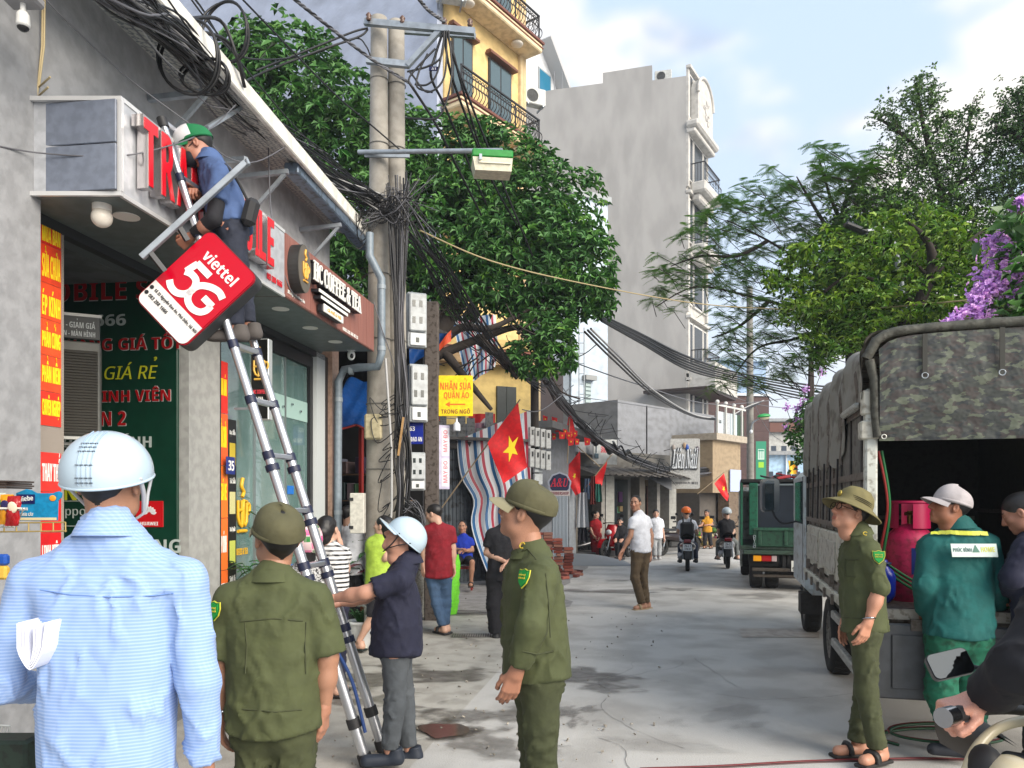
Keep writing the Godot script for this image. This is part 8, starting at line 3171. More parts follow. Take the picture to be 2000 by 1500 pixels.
# ------------------------------------------------------------------ bodies: distance fields meshed as surface nets
# prims: [0, a, b, ra, rb, k, flat] tapered capsule; [1, centre, radii, k, cut] ellipsoid; [2, point, normal] keeps what lies behind the plane
func nets(prims: Array,cell: float)->Array:
	var lo:=Vector3.INF
	var hi:=-Vector3.INF
	for p in prims:
		if p[0]==0:
			var r: float=maxf(p[3],p[4])
			lo=lo.min(p[1]-Vector3.ONE*r).min(p[2]-Vector3.ONE*r)
			hi=hi.max(p[1]+Vector3.ONE*r).max(p[2]+Vector3.ONE*r)
		elif p[0]==1 and not p[4]:
			lo=lo.min(p[1]-p[2])
			hi=hi.max(p[1]+p[2])
	lo-=Vector3.ONE*cell*2.5
	hi+=Vector3.ONE*cell*2.5
	var nx:=int((hi.x-lo.x)/cell)+2
	var ny:=int((hi.y-lo.y)/cell)+2
	var nz:=int((hi.z-lo.z)/cell)+2
	var f:=PackedFloat32Array()
	f.resize(nx*ny*nz)
	f.fill(0.3)
	for p in prims:
		var a: Vector3=p[1]
		var b: Vector3=p[2]
		var mode: int=p[0]
		var k:=0.0
		var m0:=Vector3.ZERO
		var m1:=V(nx,ny,nz)*cell+lo
		var ra:=0.0
		var rb:=0.0
		var cut:=false
		var flat:=0
		var pp:=Vector3.ZERO
		var pn:=UP
		if mode==0:
			ra=p[3]
			rb=p[4]
			k=p[5]
			flat=p[6]
			if flat==2:
				pp=p[7]
				pn=p[8]
			var e:=Vector3.ONE*(maxf(ra,rb)+k+cell*2.0)
			m0=a.min(b)-e
			m1=a.max(b)+e
		elif mode==1:
			k=p[3]
			cut=p[4]
			var e:=b+Vector3.ONE*(k+cell*2.0)
			m0=a-e
			m1=a+e
		else:
			m0=lo
		var i0:=maxi(0,int((m0.x-lo.x)/cell))
		var i1:=mini(nx-1,int((m1.x-lo.x)/cell)+1)
		var j0:=maxi(0,int((m0.y-lo.y)/cell))
		var j1:=mini(ny-1,int((m1.y-lo.y)/cell)+1)
		var k0:=maxi(0,int((m0.z-lo.z)/cell))
		var k1:=mini(nz-1,int((m1.z-lo.z)/cell)+1)
		var ba:=b-a
		var il:=1.0/maxf(ba.length_squared(),0.0000001)
		var ln:=ba.length()
		var mn:=minf(b.x,minf(b.y,b.z))
		for z in range(k0,k1+1):
			for y in range(j0,j1+1):
				var row:=(z*ny+y)*nx
				for x in range(i0,i1+1):
					var q:=V(lo.x+x*cell,lo.y+y*cell,lo.z+z*cell)-a
					var d: float
					if mode==0:
						var t:=q.dot(ba)*il
						var h:=clampf(t,0.0,1.0)
						d=(q-ba*h).length()-(ra+(rb-ra)*h)
						if flat==1:
							d=maxf(d,(t-1.0)*ln)
						elif flat==2:
							d=maxf(d,(q+a-pp).dot(pn))
					elif mode==1:
						d=((q/b).length()-1.0)*mn
					else:
						d=q.dot(b)
					var e:=f[row+x]
					if mode==2:
						f[row+x]=maxf(e,d)
					elif cut:
						var hh:=clampf(0.5-0.5*(e+d)/maxf(k,0.0001),0.0,1.0)
						f[row+x]=lerpf(e,-d,hh)+k*hh*(1.0-hh)
					elif d-e<k:
						if e-d>=k:
							f[row+x]=d
						else:
							var hh:=0.5+0.5*(e-d)/maxf(k,0.0001)
							f[row+x]=e+(d-e)*hh-k*hh*(1.0-hh)
	# one vertex per crossed cell
	var vid:=PackedInt32Array()
	vid.resize(nx*ny*nz)
	vid.fill(-1)
	var vs:=PackedVector3Array()
	var idx:=PackedInt32Array()
	var sy:=nx
	var sz:=nx*ny
	for z in nz-1:
		for y in ny-1:
			var row:=(z*ny+y)*nx
			for x in nx-1:
				var i:=row+x
				var v0:=f[i]
				if v0>cell*2.5 or v0<-cell*2.5:
					continue
				var s0:=v0<0.0
				if s0==(f[i+1]<0.0) and s0==(f[i+sy]<0.0) and s0==(f[i+sz]<0.0) and s0==(f[i+1+sy]<0.0) and s0==(f[i+1+sz]<0.0) and s0==(f[i+sy+sz]<0.0) and s0==(f[i+1+sy+sz]<0.0):
					continue
				var acc:=Vector3.ZERO
				var cnt:=0
				for ed in EDGES:
					var ia: int=i+ed[0]+ed[1]*sy+ed[2]*sz
					var ib: int=i+ed[3]+ed[4]*sy+ed[5]*sz
					var fa:=f[ia]
					var fb:=f[ib]
					if (fa<0.0)!=(fb<0.0):
						var t:=fa/(fa-fb)
						acc+=V(lerpf(ed[0],ed[3],t),lerpf(ed[1],ed[4],t),lerpf(ed[2],ed[5],t))
						cnt+=1
				vid[i]=vs.size()
				vs.append(lo+(V(x,y,z)+acc/cnt)*cell)
				if x==0 or y==0 or z==0:
					continue
				for ax in 3:
					var st: int=[1,sy,sz][ax]
					if s0==(f[i+st]<0.0):
						continue
					var u: int=[sy,sz,1][ax]
					var w: int=[sz,1,sy][ax]
					var q0:=vid[i]
					var q1:=vid[i-u]
					var q2:=vid[i-u-w]
					var q3:=vid[i-w]
					if q1<0 or q2<0 or q3<0:
						continue
					if s0:
						idx.append_array([q0,q2,q1,q0,q3,q2])
					else:
						idx.append_array([q0,q1,q2,q0,q2,q3])
	return [vs,normals(vs,idx),idx]

const EDGES:=[[0,0,0,1,0,0],[0,1,0,1,1,0],[0,0,1,1,0,1],[0,1,1,1,1,1],[0,0,0,0,1,0],[1,0,0,1,1,0],[0,0,1,0,1,1],[1,0,1,1,1,1],[0,0,0,0,0,1],[1,0,0,1,0,1],[0,1,0,0,1,1],[1,1,0,1,1,1]]

func normals(vs: PackedVector3Array,idx: PackedInt32Array)->PackedVector3Array:
	var n:=PackedVector3Array()
	n.resize(vs.size())
	for i in range(0,idx.size(),3):
		var a:=idx[i]
		var b:=idx[i+1]
		var c:=idx[i+2]
		var g:=(vs[c]-vs[a]).cross(vs[b]-vs[a])
		n[a]+=g
		n[b]+=g
		n[c]+=g
	for i in n.size():
		n[i]=n[i].normalized()
	return n

func folds(m: Array,amp: float,sd: int,vert:=0.35)->void:
	var ns:=FastNoiseLite.new()
	ns.seed=sd
	ns.frequency=1.0
	ns.fractal_octaves=2
	var vs: PackedVector3Array=m[0]
	var nn: PackedVector3Array=m[1]
	for i in vs.size():
		var p:=vs[i]
		var q:=V(p.x*15.0+p.y*4.0,p.y*15.0*vert-p.x*3.0,p.z*15.0)
		var e:=pow(maxf(0.0,1.0-absf(ns.get_noise_3dv(q*0.55))*3.2),1.7)
		var k:=smoothstep(-0.15,0.4,ns.get_noise_3dv(p*4.5+V(7,1,3)))
		vs[i]=p+nn[i]*V(1,0.15,1)*amp*(e*(0.25+0.75*k)-0.2*k)
	m[0]=vs
	m[1]=normals(vs,m[2])

var protos:={}

func head_proto(fine: bool)->Array:
	var key:="head%s" % fine
	if protos.has(key):
		return protos[key]
	var p:=[[1,V(0,0.03,-0.015),V(0.074,0.085,0.096),0.02,false],[1,V(0,-0.035,0.022),V(0.059,0.078,0.066),0.03,false],[1,V(0,-0.098,0.058),V(0.024,0.018,0.022),0.025,false],
		[0,V(-0.034,0.024,0.068),V(0.034,0.024,0.068),0.016,0.016,0.015,0],[0,V(0,0.012,0.082),V(0,-0.030,0.103),0.009,0.013,0.012,0],[0,V(-0.012,-0.035,0.092),V(0.012,-0.035,0.092),0.009,0.009,0.008,0]]
	for s in [-1.0,1.0]:
		p.append([1,V(s*0.044,-0.018,0.055),V(0.022,0.02,0.022),0.02,false])
		p.append([1,V(s*0.045,-0.068,0.012),V(0.022,0.03,0.03),0.025,false])
		p.append([1,V(s*0.032,0.004,0.094),V(0.019,0.012,0.018),0.01,true])
		p.append([1,V(s*0.031,0.004,0.071),V(0.014,0.011,0.013),0.003,false])
		p.append([1,V(s*0.078,-0.005,-0.012),V(0.010,0.030,0.018),0.006,false])
		p.append([1,V(s*0.086,-0.003,-0.006),V(0.006,0.016,0.009),0.004,true])
	p.append([0,V(-0.018,-0.062,0.080),V(0.018,-0.062,0.080),0.0075,0.0075,0.006,0])
	p.append([0,V(-0.015,-0.074,0.078),V(0.015,-0.074,0.078),0.008,0.008,0.006,0])
	p.append([0,V(0,-0.04,-0.03),V(0,-0.12,-0.035),0.05,0.052,0.03,0])
	var m:=nets(p,0.0045 if fine else 0.009)
	var cols:=PackedColorArray()
	for v in m[0]:
		var c:=C(1,1,1)
		var x:=absf(v.x)
		if v.z>0.055:
			if absf(v.y-0.029+(x-0.03)*0.1)<0.0055 and x>0.012 and x<0.05:
				c=C(0.13,0.11,0.11)
			elif pow((x-0.031)/0.0155,2.0)+pow((v.y-0.004)/0.0075,2.0)<1.0:
				c=C(0.06,0.06,0.07) if absf(x-0.031)<0.0065 else C(1.5,1.7,1.9)
			elif absf(v.y+0.068)<0.012 and x<0.022 and v.z>0.072:
				c=C(0.85,0.58,0.56)
			elif absf(v.y+0.03)<0.02 and x<0.05:
				c=C(1.06,0.95,0.93)
		cols.append(c)
	m.append(cols)
	protos[key]=m
	return m

func hand_proto(grip: bool)->Array:
	var key:="hand%s" % grip
	if protos.has(key):
		return protos[key]
	var p:=[]
	for i in 4:
		var kn:=V(-0.030+i*0.0195,-0.088+absf(i-2.0)*0.004,0)
		p.append([0,V(-0.016+i*0.011,0.005,0),kn,0.014,0.0115,0.012,0])
		var l: float=[0.66,0.92,1.0,0.9][i]
		var a:=kn
		var ang:=0.35 if not grip else 1.25
		for s in 3:
			var e: Vector3=a+V((i-1.5)*0.002,-cos(ang),sin(ang))*l*[0.040,0.026,0.022][s]
			p.append([0,a,e,0.0098-s*0.0008,0.0092-s*0.001,0.003,0])
			a=e
			ang+=0.30 if not grip else 0.95
	p.append([0,V(0.014,-0.014,0.006),V(0.040,-0.048,0.02),0.016,0.013,0.012,0])
	p.append([0,V(0.040,-0.048,0.02),V(0.046,-0.078,0.03),0.0115,0.0105,0.004,0])
	p.append([0,V(0.046,-0.078,0.03),V(0.040 if grip else 0.044,-0.10,0.042),0.0105,0.0085,0.003,0])
	p.append([0,V(0,0.05,0),V(0,-0.01,0),0.026,0.024,0.02,0])
	protos[key]=nets(p,0.0042)
	return protos[key]

func shoe_proto()->Array:
	if not protos.has("shoe"):
		protos["shoe"]=nets([[0,V(0,0.03,-0.05),V(0,0.026,0.13),0.040,0.043,0.02,0],[0,V(0,0.05,-0.04),V(0,0.10,-0.035),0.044,0.045,0.03,1],[2,V(0,0.0,0),V(0,-1,0)]],0.008)
	return protos["shoe"]

func hair_proto(kind: String)->Array:
	if protos.has(kind):
		return protos[kind]
	var p:=[[1,V(0,0.036,-0.020),V(0.079,0.087,0.101),0.0,false]]
	if kind=="long" or kind=="tail":
		p.append([0,V(0,0.0,-0.07),V(0,-0.12,-0.085),0.075,0.06,0.04,0])
		p.append([0,V(0,-0.12,-0.085),V(0.02,-0.34,-0.10),0.05 if kind=="long" else 0.035,0.02,0.03,0])
	elif kind=="bun":
		p.append([1,V(0,0.01,-0.115),V(0.05,0.05,0.045),0.01,false])
		p.append([0,V(0,0.0,-0.07),V(0,-0.06,-0.07),0.07,0.05,0.03,0])
	else:
		p.append([0,V(0,0.0,-0.045),V(0,-0.045,-0.045),0.056,0.040,0.015,0])
	p.append([1,V(0,-0.055,0.085),V(0.088,0.105 if kind!="balding" else 0.16,0.10),0.012,true])
	for s in [-1.0,1.0]:
		p.append([1,V(s*0.085,-0.02,0.0),V(0.016,0.045,0.03),0.006,true])
		if kind=="short":
			p.append([1,V(s*0.085,-0.060,-0.02),V(0.048,0.066,0.075),0.01,true])
	var m:=nets(p,0.006)
	folds(m,0.004,5,1.0)
	protos[kind]=m
	return m

func visor(b: B,rx: float,rz: float,c: Vector3,reach: float,dip: float)->void:
	b.sheet(14,5,func(s: float,t: float)->Vector3:
		var a:=lerpf(-1.2,1.2,s)
		var k:=cos(a*1.15)
		return c+V(sin(a)*(rx+t*reach*0.15),-dip*t*t-0.012*sin(a)*sin(a)*(1.0+t),cos(a)*rz+t*reach*maxf(k,0.05)),0.004)

func hat(o: Node3D,hx: Transform3D,h: Array)->void:
	var kind: String=h[0]
	var m: Material=h[1]
	var b:=B.new()
	if kind=="helmet":
		b.blob(hx*T(Basis(RT,-0.12),V(0,0.03,-0.012)),V(0.118,0.118,0.132),40,20,-0.16,1.0)
		b.ring(hx*T(Basis(RT,PI/2-0.12),V(0,0.012,-0.010))*T(Basis().scaled(V(1,1.118,1)),Vector3.ZERO),0.1165,0.004,40,6)
		var o2:=put(b,"helmet",m,o)
		if h.size()>2:
			b=B.new()
			visor(b,0.115,0.125,V(0,0.025,-0.01),0.075,0.0)
			b.move(hx)
			put(b,"peak",m,o2)
		b=B.new()
		for s in [-1.0,1.0]:
			b.tube(spline([hx*V(s*0.108,0.03,0.03),hx*V(s*0.092,-0.03,0.03),hx*V(s*0.07,-0.095,0.04),hx*V(0,-0.128,0.05)],4),0.008,5,true,0.5)
			b.tube(spline([hx*V(s*0.108,0.02,-0.06),hx*V(s*0.095,-0.03,-0.01),hx*V(s*0.072,-0.09,0.038)],4),0.007,5,true,0.5)
		put(b,"chin_strap",black() if h.size()>2 else K(0.75,0.76,0.78,0.5),o)
	elif kind=="pith":
		b.lathe([W(0.165,-0.022),W(0.168,-0.018),W(0.125,0.012),W(0.102,0.028),W(0.099,0.06),W(0.088,0.095),W(0.062,0.125),W(0.025,0.138),W(0.0,0.14)],hx*T(Basis(RT,-0.06).scaled(V(0.98,1,1.14)),V(0,0.03,-0.01)),32)
		b.lathe([W(0.165,-0.022),W(0.122,0.007),W(0.095,0.02)],hx*T(Basis(RT,-0.06).scaled(V(0.98,1,1.14)),V(0,0.028,-0.01)),32)
		put(b,"sun_helmet",m,o)
		b=B.new()
		for k in 3:
			b.ring(hx*T(Basis(RT,PI/2-0.06).scaled(V(0.98,1.14,1)),V(0,0.066+k*0.010,-0.012)),0.1035-k*0.0006,0.0028,32,5)
		put(b,"hat_band",K(0.24,0.22,0.12,0.7),o)
		b=B.new()
		b.blob(hx*A(V(0,0.085,0.108)),V(0.02,0.022,0.008),12,6)
		put(b,"badge",K(0.62,0.55,0.25,0.3,"",1,"",1,0.6),o)
	elif kind=="scarf":
		b.blob(hx*T(Basis(RT,0.2),V(0,0.02,-0.03)),V(0.115,0.135,0.13),24,16,-0.7,1.0)
		put(b,"headscarf",m,o)
	else:
		var tall:=0.104 if kind=="cap" else 0.108
		b.sheet(36,12,func(s: float,t: float)->Vector3:
			var a:=s*TAU
			var r:=cos(t*PI*0.5)
			r=pow(r,0.62 if kind=="cap" else 0.85)
			var y:=sin(t*PI*0.5)*tall
			var w:=1.0+0.055*sin(t*PI)*(1.0 if kind=="cap" else 0.2)+0.008*sin(a*7.0+t*5.0)*t
			return hx*(V(0,0.028,-0.014)+V(cos(a)*0.094*r*w,y+0.012*sin(a)*t,sin(a)*0.114*r*w)))
		var ho:=put(b,"cap_crown",m,o)
		b=B.new()
		b.ring(hx*T(Basis(RT,PI/2).scaled(V(0.092,0.112,0.1)),V(0,0.032,-0.014)),1.0,0.011,36,5)
		put(b,"cap_band",m,ho)
		b=B.new()
		visor(b,0.088,0.10,V(0,0.030,-0.012),0.082,0.022)
		b.move(hx)
		put(b,"peak",h[2] if h.size()>2 else m,ho)
		if kind=="trucker":
			b=B.new()
			b.blob(hx*A(V(0,0.055,0.0)),V(0.0965,0.086,0.1165),24,12,-0.3,0.97)
			for i in b.v.size():
				var q:=hx.affine_inverse()*b.v[i]
				if q.z<0.0:
					b.v[i]=hx*V(q.x,q.y,0.0)
			put(b,"front_panel",K(0.80,0.79,0.80,0.7),ho)

func person(S: Dictionary)->Node3D:
	var d: float=S.d
	var jj: Dictionary=S.j
	var J:=func(k: String)->Vector3:
		var q: Array=jj[k]
		return P(q[0],q[1],d+(q[2] if q.size()>2 else 0.0))
	var s: float=S.get("s",1.0)
	var N: Vector3=J.call("N")
	var H: Vector3=J.call("H")
	var sh: Array=[J.call("SL"),J.call("SR")]
	var el: Array=[J.call("EL"),J.call("ER")]
	var wr: Array=[J.call("WL"),J.call("WR")]
	var hp: Array=[J.call("PL"),J.call("PR")]
	var kn: Array=[J.call("KL"),J.call("KR")]
	var an: Array=[J.call("AL"),J.call("AR")]
	var o:=thing("person",S.n,"person",V((hp[0].x+hp[1].x)*0.5,S.get("base",0.0),(hp[0].z+hp[1].z)*0.5))
	var cell: float=S.get("cell",0.013 if d<6.0 else 0.022)
	var sm: Vector3=(sh[0]+sh[1])*0.5
	var pm: Vector3=(hp[0]+hp[1])*0.5
	var dn: Vector3=(pm-sm).normalized()
	var hd: Array=S.get("head",[0.0,0.0,0.0])
	var hx:=T((Basis(UP,deg_to_rad(hd[0]))*Basis(RT,deg_to_rad(hd[1]))*Basis(FW,deg_to_rad(hd[2]))).scaled(Vector3.ONE*S.get("hs",1.0)),H)
	var belly: float=S.get("belly",0.0)
	var torso:=func(g: float,hem: float,k: float,out: Array)->void:
		for i in 2:
			var a: Vector3=sh[i].lerp(sh[1-i],0.29)+dn*0.08*s
			var b: Vector3=hp[i].lerp(hp[1-i],0.20)+dn*(hem+0.02)
			out.append([0,a,b,0.080*s+g,0.090*s+g*1.35+belly*0.3,k,2,pm+dn*hem,dn])
			out.append([0,sm+dn*0.02,sh[i]+dn*0.012,0.058*s+g,0.048*s+g*0.6,k,0])
			out.append([0,N+V(0,-0.01,0),sh[i].lerp(sm,0.3)+V(0,0.005,0),0.05*s+g*0.4,0.052*s+g*0.6,k,0])
		out.append([0,sm+dn*0.10*s,pm+dn*(hem+0.02),0.086*s+g,0.094*s+g*1.35+belly*0.4,k,2,pm+dn*hem,dn])
		if belly>0.0:
			out.append([0,sm.lerp(pm,0.5),pm.lerp(sm,0.12),0.095+belly,0.098+belly,0.08,2,pm+dn*hem,dn])
	# --- skin: one continuous body
	var pr:=[]
	var lf:=0.78 if S.leg[1]>0.5 else 1.0
	var af:=0.84 if S.top[1]>1.2 else 1.0
	torso.call(-0.014,-0.07,0.05,pr)
	pr.append([0,N+dn*0.03,H+hx.basis*V(0,-0.06,-0.03),0.056*s,0.051,0.03,0])
	pr.append([0,hp[0],hp[1],0.078*s,0.078*s,0.05,0])
	for i in 2:
		pr.append([0,sh[i],el[i],0.048*s*af,0.040*s*af,0.025,0])
		pr.append([0,el[i].lerp(wr[i],-0.02),wr[i].lerp(el[i],0.55),0.039*s*af,0.041*s*af,0.02,0])
		pr.append([0,el[i].lerp(wr[i],0.4),wr[i],0.039*s*af,0.026,0.02,0])
		pr.append([0,hp[i],kn[i],0.074*s*lf,0.050*s*lf,0.03,0])
		pr.append([0,kn[i],kn[i].lerp(an[i],0.4),0.049*s*lf,0.051*s*lf,0.02,0])
		pr.append([0,kn[i].lerp(an[i],0.35),an[i],0.050*s*lf,0.033,0.02,0])
	var skin: Color=S.get("skin",C(0.62,0.43,0.33)).srgb_to_linear()
	var b:=B.new()
	b.add(nets(pr,cell*1.15),T(),skin)
	b.add(head_proto(d<7.0),hx,skin)
	var fwd:=Basis(UP,deg_to_rad(S.get("yaw",hd[0])))*FW
	for i in 2:
		var dir: Vector3=(wr[i]-el[i]).normalized()
		var hk:="DL" if i==0 else "DR"
		if S.has(hk):
			dir=(S[hk] as Vector3).normalized()
		var th: Vector3=S.get("TL" if i==0 else "TR",fwd)
		var y:=-dir
		var x:=(th-y*th.dot(y)).normalized()
		var z:=x.cross(y)
		if z.dot(S.get("CL" if i==0 else "CR",sm.lerp(pm,0.8)-wr[i]))<0.0:
			z=-z
		b.add(hand_proto(S.get("grip","").contains("LR"[i])),T(Basis(x,y,z).scaled(Vector3.ONE*S.get("hand",0.96)),wr[i]+dir*0.012),skin*C(1.04,0.97,0.95))
	var toe: Array=S.get("toe",[hd[0],hd[0]])
	var foot: Array=S.get("foot",["shoe",black()])
	var sole:=B.new()
	for i in 2:
		var gx:=T(Basis(UP,deg_to_rad(toe[i])),V(an[i].x,an[i].y-0.085,an[i].z))
		if foot[0]=="shoe":
			sole.add(shoe_proto(),gx)
		else:
			b.add(shoe_proto(),gx*T(Basis().scaled(V(0.86,0.85,0.92)),V(0,0.014,0)),skin)
			sole.box(gx*A(V(0,0.008,0.035)),V(0.092,0.022,0.265),0.008)
			sole.tube(spline([gx*V(-0.045,0.02,0.06),gx*V(-0.032,0.068,0.062),gx*V(0.032,0.068,0.062),gx*V(0.045,0.02,0.06)],4),0.024,6,true,0.45)
	put(b,"body",K(1,1,1,0.5,"fine",14.0,"nweave",6.0,0.0,true,0.12),o)
	put(sole,"footwear",foot[1],o)
	# --- trousers or skirt
	var lg: Array=S.leg
	pr=[]
	var g: float=lg[2]
	var up: Vector3=pm-dn*0.10
	pr.append([0,hp[0].lerp(hp[1],0.15),hp[1].lerp(hp[0],0.15),0.080*s+g,0.080*s+g,0.05,0])
	pr.append([0,hp[0].lerp(hp[1],0.25)-dn*0.10,hp[0].lerp(hp[1],0.1),0.074*s+g,0.078*s+g,0.04,0])
	pr.append([0,hp[1].lerp(hp[0],0.25)-dn*0.10,hp[1].lerp(hp[0],0.1),0.074*s+g,0.078*s+g,0.04,0])
	for i in 2:
		pr.append([0,hp[i].lerp(hp[1-i],0.06),kn[i],0.075*s+g,0.053*s+g,0.03,1 if lg[1]<=0.5 else 0])
		if lg[1]>0.5:
			pr.append([0,kn[i],kn[i].lerp(an[i],lg[1]),0.053*s+g,0.046*s+g*1.15,0.03,1])
	var mm:=nets(pr,cell)
	folds(mm,0.016,int(d*100),1.1)
	b=B.new()
	b.add(mm,T())
	put(b,lg[3] if lg.size()>3 else "trousers",lg[0],o)
	# --- shirt
	var tp: Array=S.top
	pr=[]
	torso.call(tp[3],tp[2],0.045,pr)
	for i in 2:
		var f: float=tp[1]
		var rs: float=0.047*s+tp[3]*0.6
		if f<=1.0:
			pr.append([0,sh[i],sh[i].lerp(el[i],f),rs,rs*1.0+0.006,0.018,1])
		else:
			pr.append([0,sh[i],el[i],rs,rs*0.92,0.018,0])
			pr.append([0,el[i],el[i].lerp(wr[i],f-1.0),rs*0.92,rs*0.74,0.02,1])
	if tp.size()>5:
		pr.append([0,sm,N+dn*-0.015*tp[5],0.066,0.062,0.02,0])
	mm=nets(pr,cell)
	folds(mm,S.get("crease",0.016),int(d*77)+3,0.5)
	b=B.new()
	b.add(mm,T())
	var sho:=put(b,tp[4] if tp.size()>4 else "shirt",tp[0],o)
	o.set_meta("shirt",mm)
	if tp.size()>5 and d<6.0:
		b=B.new()
		var cf:=Basis.looking_at(-fwd,UP)
		b.sheet(24,3,func(q: float,t: float)->Vector3:
			var a:=lerpf(-2.7,2.7,q)+PI
			var r:=0.070*s+0.020*t
			return N+V(0,0.028-t*0.042-0.012*(1.0+cos(a))*0.5,0)+cf*V(sin(a)*r*0.98,0,cos(a)*r*1.0),0.006)
		put(b,"collar",tp[0],sho)
	# --- hair and hat
	if S.get("hair","")!="":
		b=B.new()
		b.add(hair_proto(S.hair),hx)
		put(b,"hair",mat(S.get("haircol",C(0.085,0.075,0.075)),0.5),o)
	if S.has("hat"):
		hat(o,hx,S.hat)
	o.set_meta("hx",hx)
	return o

# the spot on a person's shirt that shows at a picture point, as a frame on the cloth
func seam(o: Node3D,pts: Array,m: Material,r:=0.0035)->void:
	var p:=PackedVector3Array()
	for i in pts.size()-1:
		for k in 5:
			var f:=stick(o,lerpf(pts[i][0],pts[i+1][0],k/5.0),lerpf(pts[i][1],pts[i+1][1],k/5.0))
			p.append(f.origin-f.basis.z*0.0165)
	var b:=B.new()
	b.tube(p,r,5)
	put(b,"seam",m,o)

func stick(o: Node3D,u: float,v: float)->Transform3D:
	var m: Array=o.get_meta("shirt")
	var best:=1e9
	var at:=Vector3.ZERO
	var nn:=Vector3.BACK
	for i in m[0].size():
		var p: Vector3=m[0][i]
		var pu:=1000.0+p.x/-p.z*F
		var pv:=HOR-(p.y-EYE)/-p.z*F
		var e:=W(pu-u,pv-v).length()*-p.z/F
		if e<0.03 and e*2.0-p.z<best:
			best=e*2.0-p.z
			at=p
			nn=m[1][i]
	at=P(u,v,-at.z)
	return frame(at+nn*0.016,UP.cross(nn),nn.cross(UP.cross(nn)))

func shield(o: Node3D,u: float,v: float,h: float)->void:
	var xf:=stick(o,u,v)
	var pts:=PackedVector2Array()
	for q in [[0,0.5],[0.22,0.42],[0.42,0.45],[0.43,0.1],[0.3,-0.25],[0,-0.52],[-0.3,-0.25],[-0.43,0.1],[-0.42,0.45],[-0.22,0.42]]:
		pts.append(W(q[0],q[1])*h)
	for k in 3:
		var b:=B.new()
		var sc:=PackedVector2Array()
		for p in pts:
			sc.append(p*[1.0,0.92,0.80][k])
		b.prism(sc,0.004,xf*A(V(0,0,0.003*k)))
		put(b,"shoulder_badge",mat([C(0.80,0.78,0.25),C(0.05,0.42,0.20),C(0.05,0.55,0.22)][k],0.6),o)
	for k in 2:
		text(o,"badge_lettering",["BẢO VỆ","DÂN PHỐ"][k],xf*A(V(0,h*(0.16-0.16*k),0.0085)),h*0.5,h*0.1,0.002,K(0.80,0.75,0.25,0.6))

func line_texture(called: String,a: Color,b: Color,share_b: float,vertical:=false)->ImageTexture:
	if not tex.has(called):
		var im:=Image.create(64,64,false,Image.FORMAT_RGB8)
		for y in 64:
			for x in 64:
				var q:=(x if vertical else y)/64.0
				im.set_pixel(x,y,b if q<share_b else a)
		tex[called]=ImageTexture.create_from_image(im)
	return tex[called]

func striped_cloth(called: String,a: Color,b: Color,share_b: float,per_m: float)->StandardMaterial3D:
	var m:=StandardMaterial3D.new()
	m.albedo_texture=line_texture(called,a,b,share_b)
	m.uv1_triplanar=true
	m.uv1_scale=Vector3.ONE*per_m
	m.roughness=0.8
	m.rim_enabled=true
	m.rim=0.2
	return m

